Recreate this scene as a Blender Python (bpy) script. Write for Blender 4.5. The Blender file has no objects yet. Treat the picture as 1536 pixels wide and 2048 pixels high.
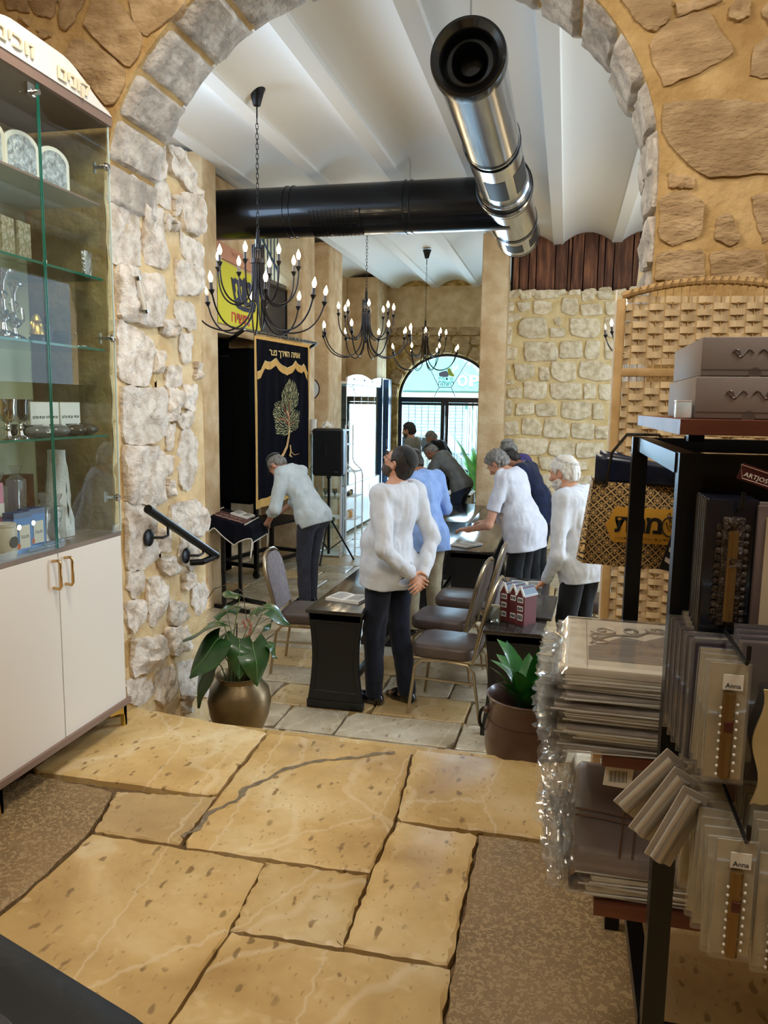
import bpy, math, random, bmesh
import numpy as np
from mathutils import Vector, Matrix, Euler, noise as mnoise
random.seed(7); np.random.seed(7)
PI = math.pi
S = bpy.context.scene
COL = S.collection
LZ = -0.60            # level of the lower hall floor; the shop floor is z = 0

# ------------------------------------------------------------------ camera
cam = bpy.data.cameras.new('camera'); cam.sensor_fit = 'VERTICAL'; cam.sensor_height = 32.0
cam.lens = 1540.0 / 2048.0 * 32.0; cam.clip_start = 0.02; cam.clip_end = 200
cam_o = bpy.data.objects.new('camera', cam); COL.objects.link(cam_o)
YAW, PITCH, ROLL = math.radians(13.1), math.radians(7.85), math.radians(0.86)
_f = Vector((-math.sin(YAW)*math.cos(PITCH), math.cos(YAW)*math.cos(PITCH), -math.sin(PITCH)))
_r = Vector((math.cos(YAW), math.sin(YAW), 0)); _u = _r.cross(_f)
_r2 = _r*math.cos(ROLL) + _u*math.sin(ROLL); _u2 = -_r*math.sin(ROLL) + _u*math.cos(ROLL)
cam_o.matrix_world = Matrix(((_r2.x, _u2.x, -_f.x, 0), (_r2.y, _u2.y, -_f.y, 0), (_r2.z, _u2.z, -_f.z, 1.45), (0, 0, 0, 1)))
S.camera = cam_o

# ------------------------------------------------------------------ world, exposure, daylight
S.view_settings.view_transform = 'Standard'; S.view_settings.look = 'None'
S.view_settings.exposure = 0.35; S.view_settings.gamma = 1.0; S.view_settings.use_curve_mapping = False
w = bpy.data.worlds.new('sky'); S.world = w; w.use_nodes = True
w.node_tree.nodes['Background'].inputs[0].default_value = (0.62, 0.82, 1.0, 1)
w.node_tree.nodes['Background'].inputs[1].default_value = 1.6

def area(name, loc, aim, sx, sy, power, col):
    l = bpy.data.lights.new(name, 'AREA'); l.shape = 'RECTANGLE'; l.size = sx; l.size_y = sy
    l.energy = power; l.color = col
    o = bpy.data.objects.new(name, l); COL.objects.link(o); o.location = loc
    o.rotation_euler = (Vector(aim) - Vector(loc)).to_track_quat('-Z', 'Y').to_euler()
    return o
DAY = (0.50, 0.72, 1.0); WARM = (1.0, 0.91, 0.78)
sun = bpy.data.lights.new('sun', 'SUN'); sun.energy = 7.0; sun.angle = 0.02; sun.color = (1, .96, .9)
so = bpy.data.objects.new('sun', sun); COL.objects.link(so); so.rotation_euler = Euler((math.radians(40), math.radians(12), 0)); so.location = (0, 20, 12)
area('daylight_door', (-2.3, 15.6, 1.0), (-1.6, 9.0, 0.2), 2.0, 2.8, 380, DAY)
area('daylight_high_window', (-5.7, 9.5, 5.6), (-2.0, 8.9, 1.2), 2.6, 1.4, 420, DAY)
for _x, _y in ((3.1, 4.2), (3.1, 5.9), (3.1, 7.5)):
    area('hall_fill_strip', (_x, _y, 3.55), (_x-2.2, _y, 0.0), 0.22, 1.3, 62, (0.72, 0.86, 1.0))  # unseen strips added to brighten the hall, kept out of the cabinet glass
area('daylight_high_window', (-3.95, 5.3, 2.95), (0.0, 5.9, 3.2), 2.4, 1.1, 75, DAY)
area('side_entrance_daylight', (3.4, 6.5, 0.6), (-1.8, 6.2, 0.5), 1.1, 2.0, 80, (0.66, 0.82, 1.0))
area('shop_unseen_light', (-0.95, 2.0, 3.3), (-0.85, 2.3, 0.0), 0.7, 0.5, 33, WARM)
area('shop_unseen_light', (1.1, 0.9, 3.3), (0.8, 2.2, 1.4), 0.6, 0.6, 36, (1.0, 0.93, 0.84))  # unseen, added to brighten the rack goods and right wall
area('shop_unseen_light', (-1.0, -0.6, 3.3), (-1.0, 0.6, 0.0), 0.8, 0.8, 20, WARM)  # weak unseen fill added behind the camera

# ------------------------------------------------------------------ helpers
def lin(h):
    if not isinstance(h, str): return h
    return tuple((c/12.92 if c <= .04045 else ((c+.055)/1.055)**2.4) for c in (int(h[i:i+2], 16)/255 for i in (0, 2, 4)))
MATS = {}
def mat(name, c, c2=None, rough=.6, metal=0, scale=8, bump=0, bscale=None, spec=.5, emit=None, estr=1, detail=5, lo=.35, hi=.65, stretch=None, rnd=0, c3=None, alpha=None, trans=0, coat=0, sheen=0, bdist=.01):
    if name in MATS: return MATS[name]
    m = bpy.data.materials.new(name); m.use_nodes = True; nt = m.node_tree; N = nt.nodes; L = nt.links
    b = N['Principled BSDF']; c = lin(c); c4 = (*c, 1)
    b.inputs['Base Color'].default_value = c4; b.inputs['Roughness'].default_value = rough
    b.inputs['Metallic'].default_value = metal; b.inputs['Specular IOR Level'].default_value = spec
    if coat: b.inputs['Coat Weight'].default_value = coat; b.inputs['Coat Roughness'].default_value = .08
    if sheen: b.inputs['Sheen Weight'].default_value = sheen
    if trans: b.inputs['Transmission Weight'].default_value = trans
    m['col'] = c
    if c2 is not None or bump:
        tc = N.new('ShaderNodeTexCoord'); mp = N.new('ShaderNodeMapping'); L.new(tc.outputs['Object'], mp.inputs[0])
        if stretch: mp.inputs['Scale'].default_value = stretch
        if rnd:
            oi = N.new('ShaderNodeObjectInfo'); ml = N.new('ShaderNodeMath'); ml.operation = 'MULTIPLY'; ml.inputs[1].default_value = 37
            L.new(oi.outputs['Random'], ml.inputs[0]); L.new(ml.outputs[0], mp.inputs['Location'])
        if c2 is not None:
            n = N.new('ShaderNodeTexNoise'); n.inputs['Scale'].default_value = scale; n.inputs['Detail'].default_value = detail
            L.new(mp.outputs[0], n.inputs[0])
            r = N.new('ShaderNodeValToRGB'); r.color_ramp.elements[0].position = lo; r.color_ramp.elements[1].position = hi
            r.color_ramp.elements[0].color = c4; r.color_ramp.elements[1].color = (*lin(c2), 1)
            if c3 is not None:
                e = r.color_ramp.elements.new((lo+hi)/2); e.color = (*lin(c3), 1)
            L.new(n.outputs[0], r.inputs[0]); out = r.outputs[0]
            if rnd:
                hs = N.new('ShaderNodeHueSaturation'); mr = N.new('ShaderNodeMapRange')
                mr.inputs[3].default_value = 1-rnd; mr.inputs[4].default_value = 1+rnd
                L.new(oi.outputs['Random'], mr.inputs[0]); L.new(mr.outputs[0], hs.inputs['Value']); L.new(out, hs.inputs['Color']); out = hs.outputs[0]
            L.new(out, b.inputs['Base Color'])
        if bump:
            n2 = N.new('ShaderNodeTexNoise'); n2.inputs['Scale'].default_value = bscale or scale*4; n2.inputs['Detail'].default_value = 6
            L.new(mp.outputs[0], n2.inputs[0])
            bp = N.new('ShaderNodeBump'); bp.inputs['Strength'].default_value = bump; bp.inputs['Distance'].default_value = bdist
            L.new(n2.outputs[0], bp.inputs['Height']); L.new(bp.outputs[0], b.inputs['Normal'])
    if emit is not None:
        b.inputs['Emission Color'].default_value = (*lin(emit), 1); b.inputs['Emission Strength'].default_value = estr
    if alpha is not None:
        b.inputs['Alpha'].default_value = alpha
    MATS[name] = m; return m
def glass(name, tint=(.93, .98, .96), refl=1.0, rough=.0, haze=0):
    if name in MATS: return MATS[name]
    m = bpy.data.materials.new(name); m.use_nodes = True; nt = m.node_tree; N = nt.nodes; L = nt.links
    N.remove(N['Principled BSDF'])
    t = N.new('ShaderNodeBsdfTransparent'); t.inputs[0].default_value = (*tint, 1)
    g = N.new('ShaderNodeBsdfGlossy'); g.inputs['Roughness'].default_value = rough
    ge = N.new('ShaderNodeNewGeometry'); dt = N.new('ShaderNodeVectorMath'); dt.operation = 'DOT_PRODUCT'; L.new(ge.outputs['Normal'], dt.inputs[0]); L.new(ge.outputs['Incoming'], dt.inputs[1])
    ab = N.new('ShaderNodeMath'); ab.operation = 'ABSOLUTE'; L.new(dt.outputs['Value'], ab.inputs[0]); sb = N.new('ShaderNodeMath'); sb.operation = 'SUBTRACT'; sb.inputs[0].default_value = 1.0; L.new(ab.outputs[0], sb.inputs[1])
    pw = N.new('ShaderNodeMath'); pw.operation = 'POWER'; pw.inputs[1].default_value = 5.0; L.new(sb.outputs[0], pw.inputs[0]); lw = N.new('ShaderNodeMath'); lw.operation = 'MULTIPLY_ADD'; lw.inputs[1].default_value = .92; lw.inputs[2].default_value = .045; L.new(pw.outputs[0], lw.inputs[0])
    mu = N.new('ShaderNodeMath'); mu.operation = 'MULTIPLY'; mu.inputs[1].default_value = refl; mu.use_clamp = True
    mx = N.new('ShaderNodeMixShader'); L.new(lw.outputs[0], mu.inputs[0]); L.new(mu.outputs[0], mx.inputs[0])
    L.new(t.outputs[0], mx.inputs[1]); L.new(g.outputs[0], mx.inputs[2]); out = mx.outputs[0]
    if haze:
        d = N.new('ShaderNodeBsdfDiffuse'); d.inputs[0].default_value = (.85, .85, .85, 1)
        m2 = N.new('ShaderNodeMixShader'); m2.inputs[0].default_value = haze
        L.new(out, m2.inputs[1]); L.new(d.outputs[0], m2.inputs[2]); out = m2.outputs[0]
    L.new(out, N['Material Output'].inputs[0]); MATS[name] = m; return m

def wm(o):
    m = Matrix.Identity(4)
    while o is not None:
        m = Matrix.LocRotScale(o.location, o.rotation_euler, o.scale) @ m; o = o.parent
    return m
def tag(o, label=None, cat=None, group=None, kind=None):
    if label: o['label'] = label
    if cat: o['category'] = cat
    if group: o['group'] = group
    if kind: o['kind'] = kind
    return o
def thing(name, label=None, cat=None, loc=(0, 0, 0), rz=0, group=None, kind=None, parent=None):
    o = bpy.data.objects.new(name, None); o.empty_display_size = .1; COL.objects.link(o)
    o.location = loc; o.rotation_euler = (0, 0, rz); o.parent = parent
    return tag(o, label, cat, group, kind)
def dup(root, loc=None, rz=None, label=None, group=None):
    r = root.copy(); COL.objects.link(r)
    if loc is not None: r.location = loc
    if rz is not None: r.rotation_euler = (0, 0, rz) if not hasattr(rz, '__len__') else rz
    if label: r['label'] = label
    if group: r['group'] = group
    for ch in list(root.children):
        c = ch.copy(); COL.objects.link(c); c.parent = r
        for g in list(ch.children):
            d = g.copy(); COL.objects.link(d); d.parent = c
    return r
class MB:
    def __init__(s): s.v = []; s.f = []; s.m = None
    def add(s, vs, fs):
        n = len(s.v)
        if s.m is not None: vs = [s.m @ Vector(p) for p in vs]
        s.v += [tuple(p) for p in vs]; s.f += [tuple(i+n for i in f) for f in fs]; return s
    def box(s, c, d, rz=0, rx=0, ry=0):
        M = Matrix.Translation(c) @ Euler((rx, ry, rz)).to_matrix().to_4x4()
        x, y, z = d[0]/2, d[1]/2, d[2]/2
        vs = [M @ Vector(p) for p in ((-x,-y,-z),(x,-y,-z),(x,y,-z),(-x,y,-z),(-x,-y,z),(x,-y,z),(x,y,z),(-x,y,z))]
        return s.add(vs, [(0,3,2,1),(4,5,6,7),(0,1,5,4),(1,2,6,5),(2,3,7,6),(3,0,4,7)])
    def rbox(s, c, d, r=.01, n=3, rz=0, rx=0, ry=0, puff=0):
        """box with rounded vertical edges and softened top/bottom rims"""
        M = Matrix.Translation(c) @ Euler((rx, ry, rz)).to_matrix().to_4x4()
        x, y, z = d[0]/2, d[1]/2, d[2]/2; r = min(r, x*.99, y*.99); e = min(r, z*.9)*.6
        rings = []
        def ring(off, zz):
            o = []
            for q, (sx, sy) in enumerate(((1,1),(-1,1),(-1,-1),(1,-1))):
                for i in range(n+1):
                    a = PI/2*q + PI/2*i/n
                    o.append((sx*(x-r)+(r-off)*math.cos(a), sy*(y-r)+(r-off)*math.sin(a), zz))
            return o
        for off, zz in ((e, -z), (e*.3, -z+e*.3), (0, -z+e), (-puff, 0), (0, z-e), (e*.3, z-e*.3), (e, z)): rings.append(ring(off, zz))
        k = 4*(n+1); vs = [M @ Vector(p) for rg in rings for p in rg]; fs = []
        for a in range(len(rings)-1):
            for i in range(k): fs.append((a*k+i, a*k+(i+1) % k, (a+1)*k+(i+1) % k, (a+1)*k+i))
        fs.append(tuple(range(k))[::-1]); fs.append(tuple((len(rings)-1)*k+i for i in range(k)))
        return s.add(vs, fs)
    def tube(s, pts, r=.01, n=8, closed=False, caps=True):
        P = [Vector(p) for p in pts]; m = len(P); rr = r if hasattr(r, '__len__') else [r]*m
        T = []
        for i in range(m):
            a = P[i-1] if (i > 0 or closed) else P[i]; b = P[(i+1) % m] if (i < m-1 or closed) else P[i]
            t = (b-a); T.append(t.normalized() if t.length > 1e-9 else Vector((0, 0, 1)))
        u = T[0].orthogonal().normalized(); vs = []
        for i in range(m):
            u = (u - T[i]*u.dot(T[i])); u = u.normalized() if u.length > 1e-6 else T[i].orthogonal().normalized()
            v = T[i].cross(u)
            for k in range(n):
                a = 2*PI*k/n; vs.append(P[i] + (u*math.cos(a)+v*math.sin(a))*rr[i])
        fs = []
        for i in range(m if closed else m-1):
            j = (i+1) % m
            for k in range(n): fs.append((i*n+k, i*n+(k+1) % n, j*n+(k+1) % n, j*n+k))
        if caps and not closed: fs.append(tuple(range(n))[::-1]); fs.append(tuple((m-1)*n+k for k in range(n)))
        return s.add(vs, fs)
    def bar(s, a, b, w=.03, h=None, up=(0, 0, 1)):
        a, b = Vector(a), Vector(b); t = (b-a).normalized(); h = h or w
        u = Vector(up).cross(t); u = u.normalized() if u.length > 1e-4 else t.orthogonal().normalized(); v = t.cross(u)
        vs = [p + u*(sx*w/2) + v*(sy*h/2) for p in (a, b) for sx, sy in ((-1,-1),(1,-1),(1,1),(-1,1))]
        return s.add(vs, [(3,2,1,0),(4,5,6,7),(0,1,5,4),(1,2,6,5),(2,3,7,6),(3,0,4,7)])
    def lathe(s, prof, c=(0, 0, 0), n=24, axis='Z', capb=True, capt=True):
        vs = []; fs = []; m = len(prof)
        for r, z in prof:
            for k in range(n):
                a = 2*PI*k/n; p = (r*math.cos(a), r*math.sin(a), z)
                if axis == 'Y': p = (p[0], p[2], p[1])
                if axis == 'X': p = (p[2], p[0], p[1])
                vs.append((p[0]+c[0], p[1]+c[1], p[2]+c[2]))
        for i in range(m-1):
            for k in range(n): fs.append((i*n+k, i*n+(k+1) % n, (i+1)*n+(k+1) % n, (i+1)*n+k))
        if capb: fs.append(tuple(range(n))[::-1])
        if capt: fs.append(tuple((m-1)*n+k for k in range(n)))
        return s.add(vs, fs)
    def sphere(s, c, r, n=12, m=8, sq=(1, 1, 1)):
        vs = []; fs = []
        for i in range(m+1):
            t = PI*i/m
            for k in range(n):
                a = 2*PI*k/n; vs.append((c[0]+r*sq[0]*math.sin(t)*math.cos(a), c[1]+r*sq[1]*math.sin(t)*math.sin(a), c[2]-r*sq[2]*math.cos(t)))
        for i in range(m):
            for k in range(n): fs.append((i*n+k, i*n+(k+1) % n, (i+1)*n+(k+1) % n, (i+1)*n+k))
        return s.add(vs, fs)
    def prism(s, pts, o, u, v, t, back=0):
        """2-D outline pts in the frame (o,u,v), extruded from back to t along u x v"""
        o, u, v = Vector(o), Vector(u), Vector(v); w_ = u.cross(v).normalized(); n = len(pts)
        vs = [o+u*p[0]+v*p[1]+w_*back for p in pts] + [o+u*p[0]+v*p[1]+w_*t for p in pts]
        fs = [tuple(range(n))[::-1], tuple(range(n, 2*n))] + [(i, (i+1) % n, n+(i+1) % n, n+i) for i in range(n)]
        return s.add(vs, fs)
    def grid(s, nx, ny, fn):
        vs = [fn(i/(nx-1), j/(ny-1)) for j in range(ny) for i in range(nx)]
        return s.add(vs, [(j*nx+i, j*nx+i+1, (j+1)*nx+i+1, (j+1)*nx+i) for j in range(ny-1) for i in range(nx-1)])
def shade(me, ang=35):
    n = len(me.polygons)
    if n == 0: return
    me.polygons.foreach_set('use_smooth', [True]*n)
    try: me.set_sharp_from_angle(angle=math.radians(ang))
    except Exception: pass
def obj(name, mb, m, parent=None, world=True, smooth=35, label=None, cat=None, group=None, kind=None, solid=0):
    me = bpy.data.meshes.new(name)
    vs = mb.v
    if parent is not None and world:
        inv = wm(parent).inverted(); vs = [tuple(inv @ Vector(p)) for p in vs]
    me.from_pydata(vs, [], mb.f); me.validate(); me.update()
    if smooth: shade(me, smooth)
    if m: me.materials.append(m)
    o = bpy.data.objects.new(name, me); COL.objects.link(o); o.parent = parent
    if solid:
        md = o.modifiers.new('thickness', 'SOLIDIFY'); md.thickness = solid; md.offset = 0
    return tag(o, label, cat, group, kind)
def text_mb(body, size, o, u, v, ext=.001, align='CENTER', bold=0, mirror=False, fit=None):
    """body is given in visual left-to-right order; lies in plane (u right, v up), centred on o"""
    c = bpy.data.curves.new('t', 'FONT'); c.body = body; c.size = 1; c.align_x = align; c.align_y = 'CENTER'; c.resolution_u = 2
    c.offset = bold
    t = bpy.data.objects.new('t', c); COL.objects.link(t); bpy.context.view_layer.update()
    dg = bpy.context.evaluated_depsgraph_get(); me = bpy.data.meshes.new_from_object(t.evaluated_get(dg))
    o, u, v = Vector(o), Vector(u).normalized(), Vector(v).normalized(); w_ = u.cross(v)
    mb = MB(); sx = size*(-1 if mirror else 1); sy = size
    xs = [p.co.x for p in me.vertices] or [0]
    if fit: sx = fit/(max(xs)-min(xs))*(-1 if mirror else 1)
    cx = (max(xs)+min(xs))/2
    vs = [o+u*(p.co.x-cx)*sx+v*p.co.y*sy+w_*ext for p in me.vertices]
    mb.add(vs, [tuple(p.vertices) for p in me.polygons])
    # sides
    cnt = {}
    for p in me.polygons:
        for e in p.edge_keys: cnt[e] = cnt.get(e, 0)+1
    n = len(mb.v)
    if ext > .002:
        mb.add([Vector(q)-w_*ext for q in mb.v], [])
        mb.f += [(a, b, b+n, a+n) for (a, b), k in cnt.items() if k == 1]
    bpy.data.objects.remove(t); bpy.data.curves.remove(c); bpy.data.meshes.remove(me)
    return mb
def nz(x, y, z=0, s=1.0): return mnoise.noise(Vector((x*s, y*s, z*s)))
def resample(poly, n, jit=0, seed=0):
    P = [Vector(p) for p in poly]; m = len(P); L = [(P[(i+1) % m]-P[i]).length for i in range(m)]; T = sum(L); out = []
    rd = random.Random(seed)
    for k in range(n):
        d = T*k/n; i = 0
        while d > L[i]: d -= L[i]; i = (i+1) % m
        p = P[i].lerp(P[(i+1) % m], d/L[i] if L[i] > 0 else 0)
        out.append(p + Vector((rd.uniform(-jit, jit), rd.uniform(-jit, jit))))
    return out
def stone_mb(poly, fn, depth=.04, n=18, jit=.006, seed=0, rough=.5, base=-.03, round_=.9, grow=1.03):
    """irregular stone: outline poly (2-D), fn(u,v,d) maps to 3-D with d = height above the wall face"""
    P = resample(poly, n, jit, seed); c = sum(P, Vector((0, 0)))/len(P); P = [c.lerp(p, grow) for p in P]
    # soften corners
    P = [(P[i-1]+P[i]*7+P[(i+1) % n])/9 for i in range(n)]
    rings = [(1.0, base, 0), (1.0, depth*.5, .4), (round_+.07, depth*.9, .9), (round_-.06, depth, 1), (.62, depth*1.08, 1), (.32, depth*1.1, 1)]
    vs = []
    for k, d, q in rings:
        for i, p in enumerate(P):
            pp = c.lerp(p, k); dd = d + rough*depth*q*(nz(pp.x+seed*3.1, pp.y, seed*1.7, 9)*.8+nz(pp.x, pp.y+seed, 2, 25)*.5)
            vs.append(fn(pp.x, pp.y, dd))
    vs.append(fn(c.x, c.y, depth*1.1+rough*depth*nz(c.x, c.y, seed, 9)))
    m = len(rings); fs = []
    for a in range(m-1):
        for i in range(n): fs.append((a*n+i, a*n+(i+1) % n, (a+1)*n+(i+1) % n, (a+1)*n+i))
    for i in range(n): fs.append(((m-1)*n+i, (m-1)*n+(i+1) % n, m*n))
    mb = MB(); mb.add(vs, fs); return mb
def slab_mb(poly, z, t=.04, n=28, jit=.004, seed=0, bev=.006, chips=.5):
    """flat floor slab with a worn, chipped rim"""
    P = resample(poly, n, jit, seed); c = sum(P, Vector((0, 0)))/n; rd = random.Random(seed+99); vs = []; R = []
    def inset(P_, d):
        out = []
        for i in range(n):
            a, p, b = P_[i-1], P_[i], P_[(i+1) % n]; tt = (b-a); nn = Vector((-tt.y, tt.x)); nn = nn.normalized() if nn.length > 1e-6 else Vector((0, 0))
            if nn.dot(c-p) < 0: nn = -nn
            out.append(p+nn*d)
        return out
    A = inset(P, .003); ch = [bev*(1+(rd.random() < chips)*rd.uniform(.5, 3)) for _ in range(n)]
    B = [p+(q-p) for p, q in zip(A, inset(A, 1))]
    B = [A[i]+(B[i]-A[i]).normalized()*ch[i] if (B[i]-A[i]).length > 0 else A[i] for i in range(n)]
    for ring, zz in ((A, z-t), (A, z-.006), (B, z)): vs += [(p.x, p.y, zz) for p in ring]
    fs = []
    for a in range(2):
        for i in range(n): fs.append((a*n+i, a*n+(i+1) % n, (a+1)*n+(i+1) % n, (a+1)*n+i))
    fs.append(tuple(2*n+i for i in range(n)))
    mb = MB(); mb.add(vs, fs)
    if sum((P[i].x*P[(i+1) % n].y-P[(i+1) % n].x*P[i].y) for i in range(n)) < 0: mb.f = [f[::-1] for f in mb.f]
    return mb

# ---- outlines of single stones, in metres on their wall or floor plane
JAMB = [[(3.113, 2.597), (3.238, 2.613), (3.391, 2.615), (3.399, 2.381), (3.248, 2.369), (3.109, 2.351)], [(3.439, 2.659), (3.527, 2.677), (3.549, 2.567), (3.554, 2.535), (3.429, 2.467), (3.416, 2.593)], [(3.561, 2.671), (3.633, 2.686), (3.767, 2.693), (3.827, 2.625), (3.923, 2.571), (3.913, 2.531), (3.76, 2.528), (3.686, 2.557), (3.605, 2.556), (3.588, 2.646)], [(3.442, 2.464), (3.554, 2.521), (3.601, 2.479), (3.605, 2.398), (3.519, 2.384), (3.439, 2.397)], [(3.622, 2.464), (3.705, 2.478), (3.701, 2.4), (3.647, 2.373)], [(3.728, 2.491), (3.922, 2.533), (3.963, 2.499), (3.949, 2.353), (3.881, 2.331), (3.736, 2.329), (3.709, 2.409)], [(3.09, 2.31), (3.246, 2.33), (3.305, 2.287), (3.318, 2.187), (3.319, 2.083), (3.219, 2.059), (3.076, 2.059)], [(3.358, 2.351), (3.504, 2.36), (3.528, 2.277), (3.551, 2.165), (3.52, 2.104), (3.351, 2.095)], [(3.531, 2.346), (3.676, 2.337), (3.659, 2.299), (3.556, 2.284)], [(3.704, 2.301), (3.964, 2.288), (3.95, 2.171), (3.761, 2.183), (3.716, 2.21)], [(3.668, 2.162), (3.933, 2.153), (3.939, 2.093), (3.868, 2.025), (3.66, 2.0), (3.65, 2.106)], [(3.128, 2.037), (3.196, 2.041), (3.385, 2.042), (3.495, 2.036), (3.494, 1.85), (3.452, 1.817), (3.129, 1.818)], [(3.643, 1.959), (3.826, 1.957), (3.861, 1.855), (3.783, 1.829), (3.691, 1.846), (3.639, 1.883)], [(3.101, 1.793), (3.224, 1.791), (3.369, 1.734), (3.389, 1.68), (3.359, 1.55), (3.282, 1.528), (3.114, 1.557)], [(3.406, 1.697), (3.478, 1.686), (3.482, 1.604), (3.409, 1.592)], [(3.525, 1.631), (3.673, 1.634), (3.687, 1.544), (3.588, 1.515), (3.52, 1.534)], [(3.696, 1.539), (3.828, 1.539), (3.845, 1.476), (3.804, 1.412), (3.691, 1.43)], [(3.494, 1.85), (3.638, 1.857), (3.653, 1.8), (3.548, 1.773), (3.482, 1.784)], [(3.689, 1.803), (3.801, 1.805), (3.795, 1.68), (3.701, 1.657), (3.668, 1.733)], [(3.132, 1.508), (3.486, 1.513), (3.515, 1.438), (3.5, 1.294), (3.238, 1.259), (3.139, 1.283)], [(3.536, 1.514), (3.667, 1.508), (3.674, 1.447), (3.598, 1.369), (3.529, 1.362)], [(3.667, 1.289), (3.761, 1.313), (3.837, 1.256), (3.831, 1.108), (3.767, 1.003), (3.672, 1.003), (3.623, 1.123)], [(3.653, 1.395), (3.784, 1.403), (3.781, 1.331), (3.668, 1.316), (3.615, 1.352)], [(3.144, 1.244), (3.406, 1.231), (3.47, 1.186), (3.451, 0.974), (3.377, 0.966), (3.145, 1.001)], [(3.486, 1.185), (3.581, 1.175), (3.568, 1.093), (3.49, 1.082)], [(3.497, 1.064), (3.592, 1.047), (3.59, 0.985), (3.494, 0.987)], [(3.833, 1.665), (3.882, 1.659), (3.88, 1.586), (3.82, 1.583)], [(3.519, 1.336), (3.597, 1.343), (3.574, 1.231), (3.513, 1.217)], [(3.135, 0.992), (3.366, 0.957), (3.366, 0.696), (3.257, 0.674), (3.143, 0.683)], [(3.551, 0.927), (3.79, 0.93), (3.927, 0.848), (3.923, 0.749), (3.816, 0.733), (3.546, 0.814)], [(3.771, 0.464), (3.893, 0.445), (3.955, 0.388), (3.915, 0.295), (3.816, 0.279), (3.75, 0.371)], [(3.306, 0.598), (3.403, 0.585), (3.486, 0.505), (3.467, 0.411), (3.349, 0.359), (3.296, 0.396)], [(3.161, 0.333), (3.431, 0.275), (3.442, 0.194), (3.352, 0.132), (3.152, 0.17)], [(3.574, 0.081), (3.771, 0.032), (3.91, -0.083), (3.924, -0.22), (3.614, -0.104)], [(3.498, 0.441), (3.652, 0.395), (3.697, 0.303), (3.552, 0.294), (3.494, 0.357)], [(3.613, -0.112), (3.728, -0.164), (3.742, -0.246), (3.626, -0.208)], [(3.141, 0.662), (3.255, 0.645), (3.277, 0.561), (3.172, 0.543), (3.125, 0.596)], [(3.401, 0.829), (3.515, 0.796), (3.526, 0.711), (3.395, 0.712)], [(3.393, 0.683), (3.569, 0.665), (3.628, 0.575), (3.446, 0.59)], [(3.651, 0.744), (3.833, 0.714), (3.846, 0.597), (3.758, 0.549), (3.63, 0.638)], [(3.109, 0.53), (3.248, 0.51), (3.269, 0.403), (3.138, 0.382), (3.104, 0.427)], [(3.476, 0.3), (3.662, 0.263), (3.707, 0.136), (3.5, 0.153)], [(3.101, 0.159), (3.281, 0.111), (3.346, 0.019), (3.208, 0.003), (3.095, 0.054)], [(3.35, 0.094), (3.512, 0.093), (3.553, -0.041), (3.413, -0.084), (3.344, -0.026)], [(3.659, 0.553), (3.757, 0.54), (3.755, 0.484), (3.655, 0.458)]]
ARCHF = [[(-2.257, 3.111), (-2.129, 3.098), (-2.16, 3.028), (-2.247, 3.053)], [(-2.122, 3.098), (-1.999, 3.086), (-2.05, 3.018), (-2.086, 2.973), (-2.114, 2.984)], [(-1.966, 3.066), (-1.925, 3.09), (-1.858, 3.072), (-1.827, 3.031), (-1.776, 2.971), (-1.741, 2.912), (-1.759, 2.852), (-1.814, 2.806), (-1.984, 2.956), (-2.01, 2.986)], [(-1.805, 3.067), (-1.54, 3.042), (-1.592, 2.987), (-1.678, 2.945), (-1.731, 2.911), (-1.775, 2.982)], [(-2.074, 2.935), (-2.026, 2.937), (-1.939, 2.895), (-1.828, 2.802), (-1.837, 2.735), (-1.88, 2.669), (-1.927, 2.672), (-2.025, 2.794), (-2.105, 2.869)], [(-2.321, 3.048), (-2.266, 3.026), (-2.274, 3.009), (-2.315, 3.03)], [(-2.236, 2.992), (-2.163, 2.98), (-2.171, 2.955), (-2.213, 2.953)], [(-2.407, 3.159), (-2.275, 3.112), (-2.264, 3.06), (-2.369, 3.081)], [(-1.941, 2.668), (-1.914, 2.66), (-1.916, 2.585), (-1.944, 2.604)], [(0.12, 2.882), (0.292, 2.866), (0.285, 2.8), (0.248, 2.765), (0.213, 2.768), (0.164, 2.822)], [(0.286, 2.795), (0.418, 2.821), (0.445, 2.753), (0.493, 2.699), (0.506, 2.671), (0.409, 2.628), (0.287, 2.581), (0.248, 2.658), (0.227, 2.733)], [(0.474, 2.805), (0.499, 2.846), (0.542, 2.842), (0.551, 2.798), (0.526, 2.773), (0.487, 2.782)], [(0.607, 2.836), (0.72, 2.825), (0.716, 2.74), (0.62, 2.748), (0.584, 2.795)], [(0.576, 2.687), (0.612, 2.727), (0.728, 2.717), (0.74, 2.575), (0.566, 2.594)], [(0.29, 2.53), (0.517, 2.52), (0.63, 2.495), (0.721, 2.478), (0.737, 2.276), (0.489, 2.272), (0.433, 2.269), (0.298, 2.415)], [(0.29, 2.211), (0.39, 2.225), (0.439, 2.176), (0.435, 2.07), (0.35, 2.038), (0.299, 2.063)], [(0.488, 2.133), (0.532, 2.143), (0.572, 2.054), (0.54, 2.032), (0.487, 2.057)], [(0.304, 2.854), (0.461, 2.844), (0.417, 2.832), (0.313, 2.803)], [(0.595, 2.198), (0.715, 2.221), (0.754, 2.077), (0.646, 2.04)], [(0.293, 2.015), (0.449, 2.023), (0.467, 1.927), (0.292, 1.919)], [(0.473, 2.01), (0.654, 2.017), (0.667, 1.911), (0.485, 1.927)], [(0.317, 2.286), (0.41, 2.27), (0.401, 2.236), (0.32, 2.239)]]
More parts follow.
